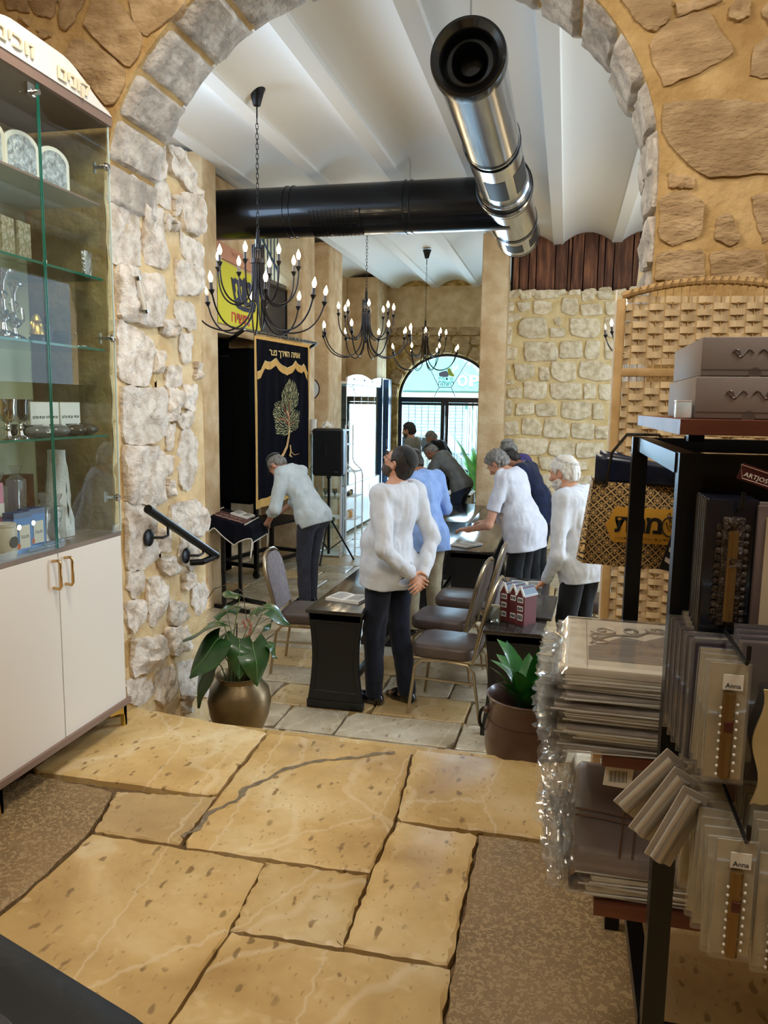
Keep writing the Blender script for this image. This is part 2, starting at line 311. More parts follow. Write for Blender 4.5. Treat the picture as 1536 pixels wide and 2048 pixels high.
SWALL = [[(-0.972, 3.056), (-0.863, 3.063), (-0.736, 3.043), (-0.752, 2.972), (-0.95, 2.967)], [(-0.719, 3.06), (-0.558, 3.066), (-0.537, 2.969), (-0.678, 2.936)], [(-0.523, 3.065), (-0.17, 3.067), (-0.182, 2.963), (-0.5, 2.95)], [(0.128, 3.045), (0.3, 3.05), (0.306, 2.938), (0.152, 2.905)], [(0.317, 3.05), (0.522, 3.055), (0.546, 2.934), (0.358, 2.928)], [(-0.949, 2.922), (-0.786, 2.92), (-0.781, 2.795), (-0.926, 2.788)], [(-0.749, 2.901), (-0.552, 2.916), (-0.566, 2.81), (-0.69, 2.776)], [(-0.517, 2.933), (-0.268, 2.912), (-0.247, 2.823), (-0.331, 2.736), (-0.51, 2.756)], [(-0.112, 2.962), (0.08, 2.959), (0.106, 2.784), (0.039, 2.715), (-0.12, 2.752), (-0.143, 2.857)], [(0.119, 2.871), (0.394, 2.884), (0.428, 2.728), (0.144, 2.713)], [(0.445, 2.901), (0.589, 2.916), (0.599, 2.726), (0.471, 2.727)], [(-0.925, 2.761), (-0.708, 2.759), (-0.669, 2.687), (-0.865, 2.618)], [(-0.651, 2.696), (-0.348, 2.701), (-0.306, 2.559), (-0.309, 2.426), (-0.586, 2.419), (-0.705, 2.455), (-0.71, 2.58)], [(-0.223, 2.682), (-0.135, 2.699), (-0.122, 2.593), (-0.201, 2.594)], [(-0.271, 2.559), (-0.076, 2.558), (-0.071, 2.434), (-0.265, 2.435)], [(-0.012, 2.689), (0.371, 2.676), (0.412, 2.536), (0.367, 2.414), (0.017, 2.451)], [(0.456, 2.693), (0.584, 2.7), (0.593, 2.43), (0.487, 2.431)], [(-0.901, 2.618), (-0.791, 2.563), (-0.801, 2.348), (-0.873, 2.33)], [(-0.907, 2.276), (-0.818, 2.312), (-0.707, 2.276), (-0.72, 2.131), (-0.884, 2.122)], [(-0.612, 2.374), (-0.173, 2.363), (-0.144, 2.114), (-0.601, 2.095)], [(-0.121, 2.381), (0.16, 2.38), (0.197, 2.15), (-0.128, 2.141)], [(0.229, 2.388), (0.403, 2.379), (0.407, 2.132), (0.207, 2.132)], [(0.464, 2.378), (0.592, 2.395), (0.588, 2.133), (0.485, 2.132)], [(-0.881, 2.059), (-0.808, 2.05), (-0.795, 1.95), (-0.877, 1.949)], [(-0.745, 2.068), (-0.482, 2.06), (-0.448, 1.897), (-0.618, 1.833), (-0.728, 1.859)], [(-0.39, 2.024), (-0.265, 2.015), (-0.248, 1.835), (-0.392, 1.834)], [(-0.233, 2.096), (0.104, 2.097), (0.115, 1.847), (-0.078, 1.819), (-0.232, 1.881)], [(0.156, 2.105), (0.382, 2.106), (0.576, 2.044), (0.586, 1.85), (0.431, 1.831), (0.14, 1.883)], [(-0.873, 1.84), (-0.754, 1.841), (-0.743, 1.777), (-0.871, 1.776)], [(-0.608, 1.815), (-0.292, 1.817), (-0.283, 1.609), (-0.389, 1.553), (-0.599, 1.596)], [(-0.246, 1.799), (0.188, 1.803), (0.19, 1.579), (-0.21, 1.574)], [(0.223, 1.794), (0.38, 1.804), (0.391, 1.599), (0.225, 1.579)], [(0.416, 1.787), (0.58, 1.797), (0.575, 1.575), (0.444, 1.582)], [(-0.832, 1.712), (-0.641, 1.742), (-0.626, 1.587), (-0.819, 1.603)], [(-0.919, 1.565), (-0.771, 1.557), (-0.74, 1.457), (-0.764, 1.346), (-0.902, 1.362)], [(-0.696, 1.512), (-0.46, 1.534), (-0.445, 1.37), (-0.708, 1.347)], [(-0.432, 1.507), (-0.127, 1.52), (-0.128, 1.348), (-0.416, 1.333)], [(-0.065, 1.539), (0.332, 1.553), (0.333, 1.347), (0.177, 1.29), (-0.073, 1.321)], [(0.35, 1.536), (0.499, 1.529), (0.519, 1.305), (0.371, 1.302)], [(-0.871, 1.251), (-0.668, 1.255), (-0.643, 1.071), (-0.863, 1.047)], [(-0.606, 1.312), (-0.415, 1.306), (-0.329, 1.207), (-0.342, 1.069), (-0.597, 1.072)], [(-0.288, 1.308), (-0.108, 1.302), (0.065, 1.215), (0.047, 1.032), (-0.304, 1.042)], [(0.082, 1.251), (0.391, 1.248), (0.394, 1.022), (0.082, 1.051)], [(0.41, 1.222), (0.576, 1.216), (0.577, 1.036), (0.41, 1.041)], [(-0.881, 1.01), (-0.76, 1.003), (-0.763, 0.826), (-0.892, 0.813)], [(-0.733, 1.013), (-0.24, 1.025), (-0.241, 0.841), (-0.32, 0.783), (-0.725, 0.799)], [(-0.203, 0.998), (0.129, 0.997), (0.148, 0.796), (-0.031, 0.773), (-0.221, 0.795)], [(0.166, 0.98), (0.536, 0.98), (0.546, 0.79), (0.167, 0.76)], [(-0.817, 0.787), (-0.576, 0.775), (-0.428, 0.724), (-0.423, 0.612), (-0.792, 0.619)], [(-0.356, 0.763), (0.025, 0.738), (0.031, 0.609), (-0.312, 0.579)], [(0.08, 0.712), (0.311, 0.728), (0.335, 0.6), (0.104, 0.574)]]
SLABS = {'yellow': [[(-2.086, 3.194), (-1.237, 3.08), (-1.213, 2.495), (-2.004, 2.49)], [(-1.229, 3.066), (-0.573, 3.075), (-0.525, 2.501), (-0.533, 2.173), (-1.179, 2.162), (-1.2, 2.498)], [(-0.566, 3.077), (-0.03, 3.09), (0.002, 2.508), (-0.52, 2.503)], [(-1.501, 2.156), (-0.876, 2.153), (-0.846, 1.821), (-0.85, 1.566), (-0.855, 1.269), (-1.348, 1.145), (-1.57, 1.354), (-1.498, 1.791)], [(-0.874, 2.153), (-0.536, 2.164), (-0.523, 1.831), (-0.845, 1.821)], [(-0.519, 2.489), (-0.231, 2.482), (-0.227, 1.835), (-0.521, 1.832), (-0.53, 2.168)], [(-0.844, 1.813), (-0.226, 1.828), (-0.216, 1.589), (-0.204, 1.432), (-0.847, 1.271), (-0.846, 1.568)], [(-0.028, 3.09), (0.729, 3.089), (0.716, 2.51), (0.006, 2.508)]], 'plain': [[(-1.588, 2.435), (-1.204, 2.49), (-1.185, 2.166), (-1.504, 2.168)], [(0.35, 2.501), (0.923, 2.484), (0.76, 1.673), (0.27, 1.551)]], 'brown': [[(-1.997, 2.47), (-1.595, 2.433), (-1.512, 2.166), (-1.506, 1.794), (-1.578, 1.356), (-2.129, 1.262)], [(-0.226, 2.48), (0.345, 2.505), (0.266, 1.55), (-0.204, 1.432), (-0.224, 1.832)]]}

# ------------------------------------------------------------------ materials used widely
M_MORT = mat('lime mortar ochre', 'ab8a58', 'c9ab78', rough=.92, scale=6, bump=.9, bscale=22, c3='b99a67', spec=.15, bdist=.015)
M_MORTP = mat('lime mortar pale', 'cdb084', 'e0cba4', rough=.92, scale=7, bump=.9, bscale=26, c3='d8bf92', spec=.15, bdist=.015)
M_STOCH = mat('stone ochre', 'a08562', 'c4a983', rough=.9, scale=7, bump=1.0, bscale=30, c3='b0956f', rnd=.10, spec=.15, stretch=(1, 1, 2.2), bdist=.012)
M_STWH = mat('stone pale', 'b9ab98', 'e8e0d4', rough=.9, scale=16, bump=1.0, bscale=38, c3='d6cabb', rnd=.10, lo=.32, hi=.6, spec=.15, bdist=.014)
M_STGR = mat('stone grey', 'a29a90', 'cfc8bd', rough=.9, scale=12, bump=1.0, bscale=34, c3='b9b0a4', rnd=.08, spec=.15, bdist=.014)
M_STWL = mat('stone warm pale', 'bfae8e', 'e9ddc3', rough=.9, scale=13, bump=.9, bscale=36, c3='d8c8a6', rnd=.09, lo=.3, hi=.62, spec=.15, bdist=.012)
M_PLAS = mat('rough sand plaster', 'c7a880', 'dfc8a4', rough=.93, scale=5, bump=.9, bscale=34, c3='d3b78f', spec=.12, bdist=.012)
M_WHITE = mat('ceiling white paint', 'dedbd4', rough=.85, spec=.2)
M_YEL = mat('floor limestone yellow', 'b9914f', 'd6b678', rough=.42, scale=3, c3='c8a362', rnd=.07, bump=.25, bscale=60, bdist=.004)
M_JOINT = mat('floor joint', '7a6344', '5e4a33', rough=.95, scale=30, bump=.5)
M_BLACK = mat('black lacquer', '0c0d10', rough=.38)
M_BMET = mat('black metal', '0b0c0f', rough=.35, metal=.3)
M_CHROME = mat('polished steel', 'c9c9c8', rough=.16, metal=1)
M_GOLD = mat('brass', 'd9b45a', rough=.34, metal=1)
M_WPAINT = mat('white lacquer', 'e9e5dc', rough=.35)
M_PAPER = mat('paper', 'e8e4da', rough=.8)

def floor_mat(name, kind):
    """polished limestone with shell marks, or the brushed brown variety"""
    m = bpy.data.materials.new(name); m.use_nodes = True; nt = m.node_tree; N = nt.nodes; L = nt.links; b = N['Principled BSDF']
    tc = N.new('ShaderNodeTexCoord'); oi = N.new('ShaderNodeObjectInfo'); mp = N.new('ShaderNodeMapping'); L.new(tc.outputs['Object'], mp.inputs[0])
    ml = N.new('ShaderNodeMath'); ml.operation = 'MULTIPLY'; ml.inputs[1].default_value = 53; L.new(oi.outputs['Random'], ml.inputs[0]); L.new(ml.outputs[0], mp.inputs['Location'])
    def noise(s, d=4, vec=None, dist=0):
        n = N.new('ShaderNodeTexNoise'); n.inputs['Scale'].default_value = s; n.inputs['Detail'].default_value = d; n.inputs['Distortion'].default_value = dist
        L.new(vec or mp.outputs[0], n.inputs[0]); return n.outputs[0]
    def ramp(inp, stops):
        r = N.new('ShaderNodeValToRGB'); e = r.color_ramp.elements
        while len(e) < len(stops): e.new(.5)
        for k, (p, c) in enumerate(stops): e[k].position = p; e[k].color = (*lin(c), 1) if not isinstance(c, float) else (c, c, c, 1)
        L.new(inp, r.inputs[0]); return r.outputs[0]
    def mix(fac, a, c):
        x = N.new('ShaderNodeMix'); x.data_type = 'RGBA'
        if isinstance(fac, float): x.inputs[0].default_value = fac
        else: L.new(fac, x.inputs[0])
        for k, q in ((6, a), (7, c)):
            if isinstance(q, str): x.inputs[k].default_value = (*lin(q), 1)
            else: L.new(q, x.inputs[k])
        return x.outputs[2]
    if kind == 'brown':
        worm = noise(72, 2, dist=1.1); big = noise(2.5, 3)
        base = mix(ramp(big, [(.35, 0.0), (.65, 1.0)]), '75603f', '8b714d')
        col = mix(ramp(worm, [(.50, 0.0), (.57, 1.0)]), base, 'a08862')
        L.new(col, b.inputs['Base Color']); b.inputs['Roughness'].default_value = .6; h = worm; st = .25
    else:
        pal = {'yellow': ('ad8b51', 'cdae74', 'dfcb9e'), 'plain': ('a98d5e', 'bfa373', 'cdb68b'), 'hall': ('9c8c72', 'bbad93', 'd4cab6')}[kind]
        base = ramp(noise(2.2, 5, dist=.6), [(.3, pal[0]), (.52, pal[1]), (.75, pal[2])]); base = mix(ramp(noise(16, 6, dist=.8), [(.42, .0), (.75, .30)]), base, pal[0]); base = mix(ramp(noise(9, 5, dist=1.5), [(.60, .0), (.72, .45)]), base, pal[2])
        vein = N.new('ShaderNodeTexWave'); vein.inputs['Scale'].default_value = .55; vein.inputs['Distortion'].default_value = 14; vein.inputs['Detail'].default_value = 4; vein.inputs['Detail Scale'].default_value = 1.6
        L.new(mp.outputs[0], vein.inputs[0])
        col = mix(ramp(vein.outputs[0], [(.972, 0.0), (1.0, .26)]), base, 'ece0c4')
        m2 = N.new('ShaderNodeMapping'); m2.inputs['Scale'].default_value = (1, .45, 1); m2.inputs['Rotation'].default_value = (0, 0, 1.1); L.new(mp.outputs[0], m2.inputs[0])
        nd = N.new('ShaderNodeTexNoise'); nd.inputs['Scale'].default_value = 22; L.new(mp.outputs[0], nd.inputs[0])
        va = N.new('ShaderNodeVectorMath'); va.operation = 'SCALE'; va.inputs['Scale'].default_value = .035; L.new(nd.outputs['Color'], va.inputs[0])
        vb = N.new('ShaderNodeVectorMath'); L.new(m2.outputs[0], vb.inputs[0]); L.new(va.outputs[0], vb.inputs[1])
        vo = N.new('ShaderNodeTexVoronoi'); vo.inputs['Scale'].default_value = 21; L.new(vb.outputs[0], vo.inputs[0])
        sp = ramp(vo.outputs['Distance'], [(.15, .85), (.23, 0.0)])
        gate = ramp(noise(5, 2), [(.40, 0.0), (.50, 1.0)])
        mm = N.new('ShaderNodeMath'); mm.operation = 'MULTIPLY'; L.new(sp, mm.inputs[0]); L.new(gate, mm.inputs[1])
        col = mix(mm.outputs[0], col, '7f6338' if kind != 'hall' else '948063')
        v2 = N.new('ShaderNodeTexVoronoi'); v2.inputs['Scale'].default_value = 44; L.new(vb.outputs[0], v2.inputs[0]); col = mix(ramp(v2.outputs['Distance'], [(.13, .5), (.2, 0.0)]), col, '94753f' if kind != 'hall' else 'a08c6c')
        ck_ = N.new('ShaderNodeTexVoronoi'); ck_.feature = 'DISTANCE_TO_EDGE'; ck_.inputs['Scale'].default_value = 1.8; L.new(vb.outputs[0], ck_.inputs[0]); col = mix(ramp(ck_.outputs['Distance'], [(.003, .34), (.009, 0.0)]), col, 'e6dbbf')
        hs = N.new('ShaderNodeHueSaturation'); mr = N.new('ShaderNodeMapRange'); mr.inputs[3].default_value = .88; mr.inputs[4].default_value = 1.08
        L.new(oi.outputs['Random'], mr.inputs[0]); L.new(mr.outputs[0], hs.inputs['Value']); L.new(col, hs.inputs['Color'])
        L.new(hs.outputs[0], b.inputs['Base Color'])
        rr = N.new('ShaderNodeMapRange'); rr.inputs[3].default_value = .30 if kind != 'hall' else .16; rr.inputs[4].default_value = .55 if kind != 'hall' else .42
        L.new(noise(6, 4), rr.inputs[0]); L.new(rr.outputs[0], b.inputs['Roughness']); h = noise(30, 5); st = .12
    bp = N.new('ShaderNodeBump'); bp.inputs['Strength'].default_value = st; bp.inputs['Distance'].default_value = .006
    L.new(h, bp.inputs['Height']); L.new(bp.outputs[0], b.inputs['Normal']); return m
M_FY = floor_mat('shop floor limestone', 'yellow'); M_FP = floor_mat('shop floor plain slab', 'plain')
M_FB = floor_mat('brushed brown slab', 'brown'); M_FH = floor_mat('hall floor limestone', 'hall')

# ------------------------------------------------------------------ floors
fl = obj('floor', MB().box((.3, .3, -.06), (6.2, 5.56, .06)), M_JOINT, kind='structure', smooth=0)
fl.location = (0, 0, 0)
for q, (kind, m) in enumerate((('yellow', M_FY), ('plain', M_FP), ('brown', M_FB))):
    for i, poly in enumerate(SLABS[kind]):
        obj('floor_slab', slab_mb(poly, 0.0, .04, n=64, jit=.0045, seed=10*q+i, bev=.006, chips=.55), m, fl, smooth=25)
rdm = random.Random(3)                       # slabs outside the frame, behind the camera
for i in range(4):
    x0 = -2.4
    while x0 < 2.6:
        x1 = min(2.7, x0+rdm.uniform(.6, .95)); y0 = 1.05-.62*i
        obj('floor_slab', slab_mb([(x0+.006, y0-.61), (x1, y0-.61), (x1, y0), (x0+.006, y0)], -.001, .04, n=16, seed=i), M_FY, fl, smooth=25); x0 = x1+.006
for i in range(2):
    obj('floor_slab', slab_mb([(.56+.8*i, 1.5), (1.35+.8*i, 1.5), (1.35+.8*i, 3.02), (.56+.8*i, 3.02)], -.001, .04, n=16, seed=i), M_FY, fl, smooth=25)
# crack filled with grey mortar in the middle slab, flush with its surface
ck = [(-.64, 3.02), (-.70, 2.99), (-.76, 2.94), (-.84, 2.90), (-.95, 2.85), (-1.03, 2.76), (-1.07, 2.66), (-1.12, 2.57), (-1.12, 2.47), (-1.18, 2.38), (-1.17, 2.27), (-1.21, 2.19)]
mbk = MB(); rr_ = random.Random(5); L_, R_ = [], []
for i in range(len(ck)-1):
    for k in range(4):
        a, b_ = Vector(ck[i]), Vector(ck[i+1]); p = a.lerp(b_, k/4); t = (b_-a).normalized(); nn = Vector((-t.y, t.x)); wv = .010+rr_.uniform(-.004, .005)
        p += nn*rr_.uniform(-.006, .006); L_.append(p+nn*wv); R_.append(p-nn*wv)
vs = [(p.x, p.y, .0012) for p in L_]+[(p.x, p.y, .0012) for p in R_]; n = len(L_)
mbk.add(vs, [(i, n+i, n+i+1, i+1) for i in range(n-1)])
obj('crack_filling', mbk, mat('grey grout', '8d8068', '6f6455', rough=.9, scale=40, bump=.4), fl)

hf = obj('floor', MB().box((-.5, 9.45, LZ-.06), (7.4, 11.4, .06)), M_JOINT, kind='structure', smooth=0)
rd = random.Random(11); y = 4.02
while y < 15.0:
    h = rd.uniform(.34, .46) if y < 9 else rd.uniform(.5, .7); x = -4.0+rd.uniform(-.4, 0)
    while x < 1.3:
        wd = rd.uniform(.4, .8) if y < 9 else rd.uniform(.7, 1.1); sk = rd.uniform(-.01, .01)
        if x+wd > -4 and (x/y > -.68):
            obj('paving_stone', slab_mb([(x+.005, y+.005), (x+wd-.005, y+.005+sk), (x+wd-.005, y+h-.005), (x+.005, y+h-.005)], LZ, .03, n=16, jit=.004, seed=rd.randint(0, 9999), bev=.006, chips=.3),
                M_FH if rd.random() < .86 else M_FP, hf, smooth=25)
        x += wd
    y += h
# three steps down, inside the thickness of the wall
for k in range(3):
    obj('step', MB().box((-.83, 3.27+.3*k, LZ/2-.075*(k+1)-.0), (2.22, .30, -LZ-.15*(k+1))), M_FY, fl, smooth=0)
obj('riser', MB().box((-.83, 3.10, -.33), (2.22, .05, .54)), M_FY, fl, smooth=0)

# ------------------------------------------------------------------ ceilings
PER = .777; RX = -.21
def cz(x):
    t = ((x-RX)/PER) % 1.0; e = .085
    if t < e or t > 1-e: return 3.70
    s_ = (t-.5)/(.5-e); return 3.715+.13*(1-s_*s_)
xs = []
k = -5
while RX+PER*k < 3.6:
    for t in (-.085, -.083, 0, .083, .085, .10, .16, .24, .32, .41, .5, .59, .68, .76, .84, .90): xs.append(RX+PER*(k+t))
    k += 1
xs = sorted(x for x in set(round(v, 4) for v in xs) if -4.3 < x < 3.55)
mb = MB(); n = len(xs)
mb.add([(x, y_, cz(x)) for y_ in (3.40, 15.1) for x in xs] + [(x, y_, 4.0) for y_ in (3.40, 15.1) for x in (xs[0], xs[-1])], [(i, n+i, n+i+1, i+1) for i in range(n-1)]+[(2*n, 2*n+1, 2*n+3, 2*n+2)])
obj('ceiling', mb, M_WHITE, kind='structure', smooth=12)
obj('ceiling', MB().box((.3, .1, 3.42), (6.2, 6.6, .08)), M_WHITE, kind='structure', smooth=0)

# ------------------------------------------------------------------ arched wall between shop and hall
YA, YB = 3.05, 3.45; XL, XR = -1.95, .285; AX, AZ, AA, AB = (XL+XR)/2, 2.30, (XR-XL)/2, .95
def arch(a, g=0): return (AX-(AA-g)*math.cos(a), AZ+(AB-g)*math.sin(a))
aw = thing('wall_front', kind='structure')
pts = [(-2.5, -.6), (XL, -.6)] + [arch(PI*i/40) for i in range(41)] + [(XR, -.6), (3.2, -.6), (3.2, 3.75), (-2.5, 3.75)]
obj('masonry', MB().prism([(p[0], p[1]) for p in pts], (0, YB, 0), (1, 0, 0), (0, 0, 1), YB-YA), M_MORT, aw, smooth=0)
# the deeper lower block on the left, with its rounded broken top
pf = [(YB-.02, -.6), (YB-.02, 2.74), (3.52, 2.70), (3.60, 2.68), (3.72, 2.60), (3.80, 2.54), (3.87, 2.47), (3.92, 2.40), (3.95, 2.2), (3.93, 1.7), (3.95, 1.1), (3.94, .4), (3.95, -.6)]
obj('jamb_masonry', MB().prism(pf, (XL-2.0, 0, 0), (0, 1, 0), (0, 0, 1), 2.0), M_MORTP, aw, smooth=0)
obj('jamb_masonry', MB().prism([(YB-.02, -.6), (YB-.02, 2.2), (3.7, 2.1), (3.85, 1.9), (3.93, 1.6), (3.93, -.6)], (XR+.0, 0, 0), (0, 1, 0), (0, 0, 1), 2.9), M_MORTP, aw, smooth=0)
obj('jamb_masonry', MB().grid(40, 130, lambda s, t: (XL+.003+.012*nz(s*6, t*22, 1)+.006*nz(s*19, t*60, 2), YA+.004+(3.925-YA)*s, -.58+3.30*t-.35*max(0, s-.45)**1.5*(t > .9))), M_MORTP, aw, smooth=60)
for i, q in enumerate(JAMB):
    ok = [(min(max(a, 3.062), 4.0), b) for a, b in q]
    obj('stone', stone_mb(ok, lambda u, v, d: (XL+d, u, v), depth=.012+.010*(i % 3), n=34, seed=i, rough=1.3, jit=.009, round_=.93, grow=1.10), M_STWH, aw, smooth=60)
rd = random.Random(21)
for i in range(11):                                    # broken stones proud of the far edge of the jamb
    z = -.5+i*.27+rd.uniform(-.03, .03); h = rd.uniform(.14, .22)
    if z+h > 2.6: break
    obj('stone', stone_mb([(-2.25, z), (-1.99, z+.01), (-1.955, z+h*.5), (-1.98, z+h), (-2.25, z+h)], lambda u, v, d: (u, 3.93+d, v), depth=.035, n=16, seed=60+i, rough=1), M_STWH, aw, smooth=60)
for i, q in enumerate(ARCHF):
    c = Vector((sum(p[0] for p in q)/len(q), sum(p[1] for p in q)/len(q)))
    obj('stone', stone_mb(q, lambda u, v, d: (u, YA-d, v), depth=.012, n=26, seed=100+i, rough=1.2, round_=.93), M_STOCH, aw, smooth=60)
# voussoirs round the soffit
cuts = [-.02, .17, .36, .56, .78, 1.0, 1.25, 1.5, 1.75, 1.98, 2.2, 2.4, 2.6, 2.8, 2.98, 3.14]
for i in range(len(cuts)-1):
    a0, a1 = cuts[i]+.004, cuts[i+1]-.005; mb = MB(); rr = random.Random(40+i); nx_, ny_ = 9, 8
    off = rr.uniform(.0, .03)
    def fn(s, t):
        a = a0+(a1-a0)*s; e = min(s, 1-s, t*1.2, (1-t)*1.2)*11; e = min(1, max(0, e))
        g = -.01+(.024+off*.7)*math.sqrt(e)+.012*nz(a*3+i, t*3, 0, 3)*e + .006*nz(a*9, t*8, i, 3)
        x, z = arch(a, g); return (x, YA+.006+(YB+.03+.02*nz(i, a*4)-YA)*t, z)
    mb.grid(nx_+3, ny_+3, fn); obj('voussoir', mb, M_STGR, aw, smooth=60)
rd = random.Random(31); z = .1                          # stones of the right-hand jamb
while z < 2.25:
    h = rd.uniform(.16, .3); y0 = YA+.01
    while y0 < 3.85:
        y1 = min(3.95, y0+rd.uniform(.2, .5)); o_ = rd.uniform(-.01, .02)
        if not (y1 > 3.5 and z+h > 2.12):
            obj('stone', stone_mb([(y0+.01, z+.01), (y1-.01, z+.01+o_), (y1-.01, z+h-.01), (y0+.01, z+h-.015)], lambda u, v, d: (XR-d, u, v), depth=.022, n=20, seed=rd.randint(0, 999), rough=1.3, round_=.92), M_STGR, aw, smooth=60)
        y0 = y1
    z += h
# glass tube case (mezuzah) on the jamb
mz = thing('mezuzah_case', 'narrow clear and white tube fixed at a slant to the pale stones above the handrail', 'mezuzah', (XL+.05, 3.227, 1.93))
obj('tube', MB().tube([(XL+.062, 3.195, 2.0), (XL+.062, 3.258, 1.86)], .011, 10), mat('milky acrylic', 'f2efe6', rough=.15, coat=1), mz)
obj('strip', MB().bar((XL+.072, 3.203, 1.99), (XL+.072, 3.252, 1.872), .006, .004), mat('silver foil', 'dcdde0', rough=.25, metal=1), mz)
obj('cap', MB().tube([(XL+.062, 3.193, 2.006), (XL+.062, 3.199, 1.99)], .013, 10), M_CHROME, mz)
obj('cap', MB().tube([(XL+.062, 3.254, 1.87), (XL+.062, 3.261, 1.853)], .013, 10), M_CHROME, mz)
# handrail
hr = thing('handrail', 'short black tubular handrail sloping down on the stone jamb', 'handrail', (XL+.08, 3.28, .8))
A_, B_ = Vector((XL+.10, 3.165, .965)), Vector((XL+.10, 3.87, .613))
obj('rail', MB().tube([A_, B_, B_+Vector((-.015, -.02, -.012))], .021, 14), M_BMET, hr)
obj('rail_return', MB().tube([B_, (XL+.10, 3.70, .612), (XL+.05, 3.66, .613)], .017, 12), M_BMET, hr)
for yy, zz in ((3.285, .808), (3.652, .652)):
    rz_ = A_.z+(B_.z-A_.z)*(yy+.06-A_.y)/(B_.y-A_.y)
    bk = obj('bracket', MB().tube([(XL+.03, yy, zz), (XL+.095, yy+.02, zz), (XL+.10, yy+.06, zz+.005), (XL+.10, yy+.06, rz_-.018)], .007, 8), M_BMET, hr)
    obj('rosette', MB().lathe([(.002, 0), (.042, 0), (.042, .006), (.034, .010), (.014, .014), (.002, .015)], (XL+.030, yy, zz), 20, 'X'), M_BMET, bk)
    obj('saddle', MB().box((XL+.10, yy+.06, rz_-.020), (.012, .05, .004), rx=-.46), M_BMET, bk)

# ------------------------------------------------------------------ shop shell round the camera
obj('wall_left', MB().box((-2.55, .2, 1.7), (.1, 6.0, 3.5)), M_MORT, kind='structure', smooth=0)
obj('wall_right', MB().box((3.2, .2, 1.7), (.1, 6.0, 3.5)), M_MORT, kind='structure', smooth=0)
obj('wall_back', MB().box((.3, -2.75, 1.7), (6.0, .1, 3.5)), M_MORT, kind='structure', smooth=0)

# ------------------------------------------------------------------ hall shell
HX = -4.0
lw = obj('wall_left', MB().box((HX-.1, 5.6, 1.6), (.2, 3.9, 4.6)).box((HX-.1, 10.4, .95), (.2, 6.0, 3.3)).box((HX-.1, 13.5, 1.6), (.2, 4.6, 4.6)).box((HX-.1, 7.85, 1.6), (.2, 1.9, 4.6)).box((HX+.29, 8.01, 3.0), (.10, 1.62, 1.6)).box((HX+.29, 9.40, 2.57), (.10, 1.16, .73)).box((HX+.29, 9.40, 3.80), (.10, 1.16, .2)).box((HX+.29, 10.45, 3.0), (.10, .94, 1.6)).box((HX+.14, 9.06, 2.24), (.28, 3.72, .06)), M_PLAS, kind='structure', smooth=0)
rough_w = mat('rubble wall ochre', '8d6f3e', 'd6b477', rough=.95, scale=7, c3='b08f57', bump=1.0, bscale=16, spec=.1, bdist=.05)
def bump_panel(name, fn, nx_, ny_, m, parent): return obj(name, MB().grid(nx_, ny_, fn), m, parent, smooth=60)
bump_panel('rubble_patch', lambda s, t: (HX+.03+.035*nz(s*9, t*16, 0), 11.62+.95*s+.06*nz(t*9, 1), -.3+3.75*t), 14, 50, rough_w, lw)
bk = obj('wall_back', MB().prism([(-4.2, LZ), (-3.25, LZ), (-3.25, 1.6)]+[(-2.3-.95*math.cos(PI*i/24), 1.6+.87*math.sin(PI*i/24)) for i in range(25)]+[(-1.35, LZ), (3.6, LZ), (3.6, 4.0), (-4.2, 4.0)], (0, 15.25, 0), (1, 0, 0), (0, 0, 1), .25), rough_w, kind='structure', smooth=0)
obj('plaster_band', MB().box((-.4, 14.99, 3.30), (7.6, .03, .86)), M_PLAS, bk, smooth=0)
rd = random.Random(77); z = 2.62                        # courses of the far wall above the door
for r_ in range(2):
    x = -3.8; h = rd.uniform(.15, .19)
    while x < -1.0:
        wd = rd.uniform(.3, .55)
        obj('stone', stone_mb([(x+.01, z+.01), (x+wd-.01, z+.01), (x+wd-.01, z+h-.01), (x+.01, z+h-.01)], lambda u, v, d: (u, 14.99-d, v), depth=.03, n=14, seed=rd.randint(0, 999)), M_STOCH, bk, smooth=60); x += wd
    z += h
def voussoir_far(a0, a1):
    q = [(-2.3-(.95+.02)*math.cos(a0), 1.6+(.89)*math.sin(a0)), (-2.3-.97*math.cos(a1), 1.6+.89*math.sin(a1)), (-2.3-1.2*math.cos(a1), 1.6+1.12*math.sin(a1)), (-2.3-1.2*math.cos(a0), 1.6+1.12*math.sin(a0))]
    return obj('voussoir', stone_mb(q, lambda u, v, d: (u, 14.99-d, v), depth=.03, n=14, seed=int(a0*100)), M_STOCH, bk, smooth=60)
for i in range(11): voussoir_far(PI*i/11+.02, PI*(i+1)/11-.02)
obj('wall_right', MB().box((3.6, 9.4, .55), (.1, 12.0, 2.3-.0), ).box((3.6, 9.4, 3.6), (.1, 12, .8)).box((3.6, 4.2, 2.4), (.1, 1.6, 2)).box((3.6, 12.9, 2.4), (.1, 4.6, 2)), M_PLAS, kind='structure', smooth=0)
def pilaster(x0, x1, y0, y1, z1=3.76, name='trim_1'):
    mb = MB(); ny_ = 30
    mb.rbox(((x0+x1)/2, (y0+y1)/2, (z1+LZ)/2), (x1-x0, y1-y0, z1-LZ), r=.02)
    return obj(name, mb, M_PLAS, kind='structure')
pilaster(HX, -3.384, 6.9, 7.2, name='trim_1'); pilaster(HX, -3.40, 9.78, 10.27, name='trim_2')
pilaster(HX, -3.40, 10.92, 11.6, name='trim_3'); pilaster(HX, -3.42, 13.95, 14.72, name='trim_4')
pilaster(-1.19, -.84, 10.72, 11.10, name='trim_5')
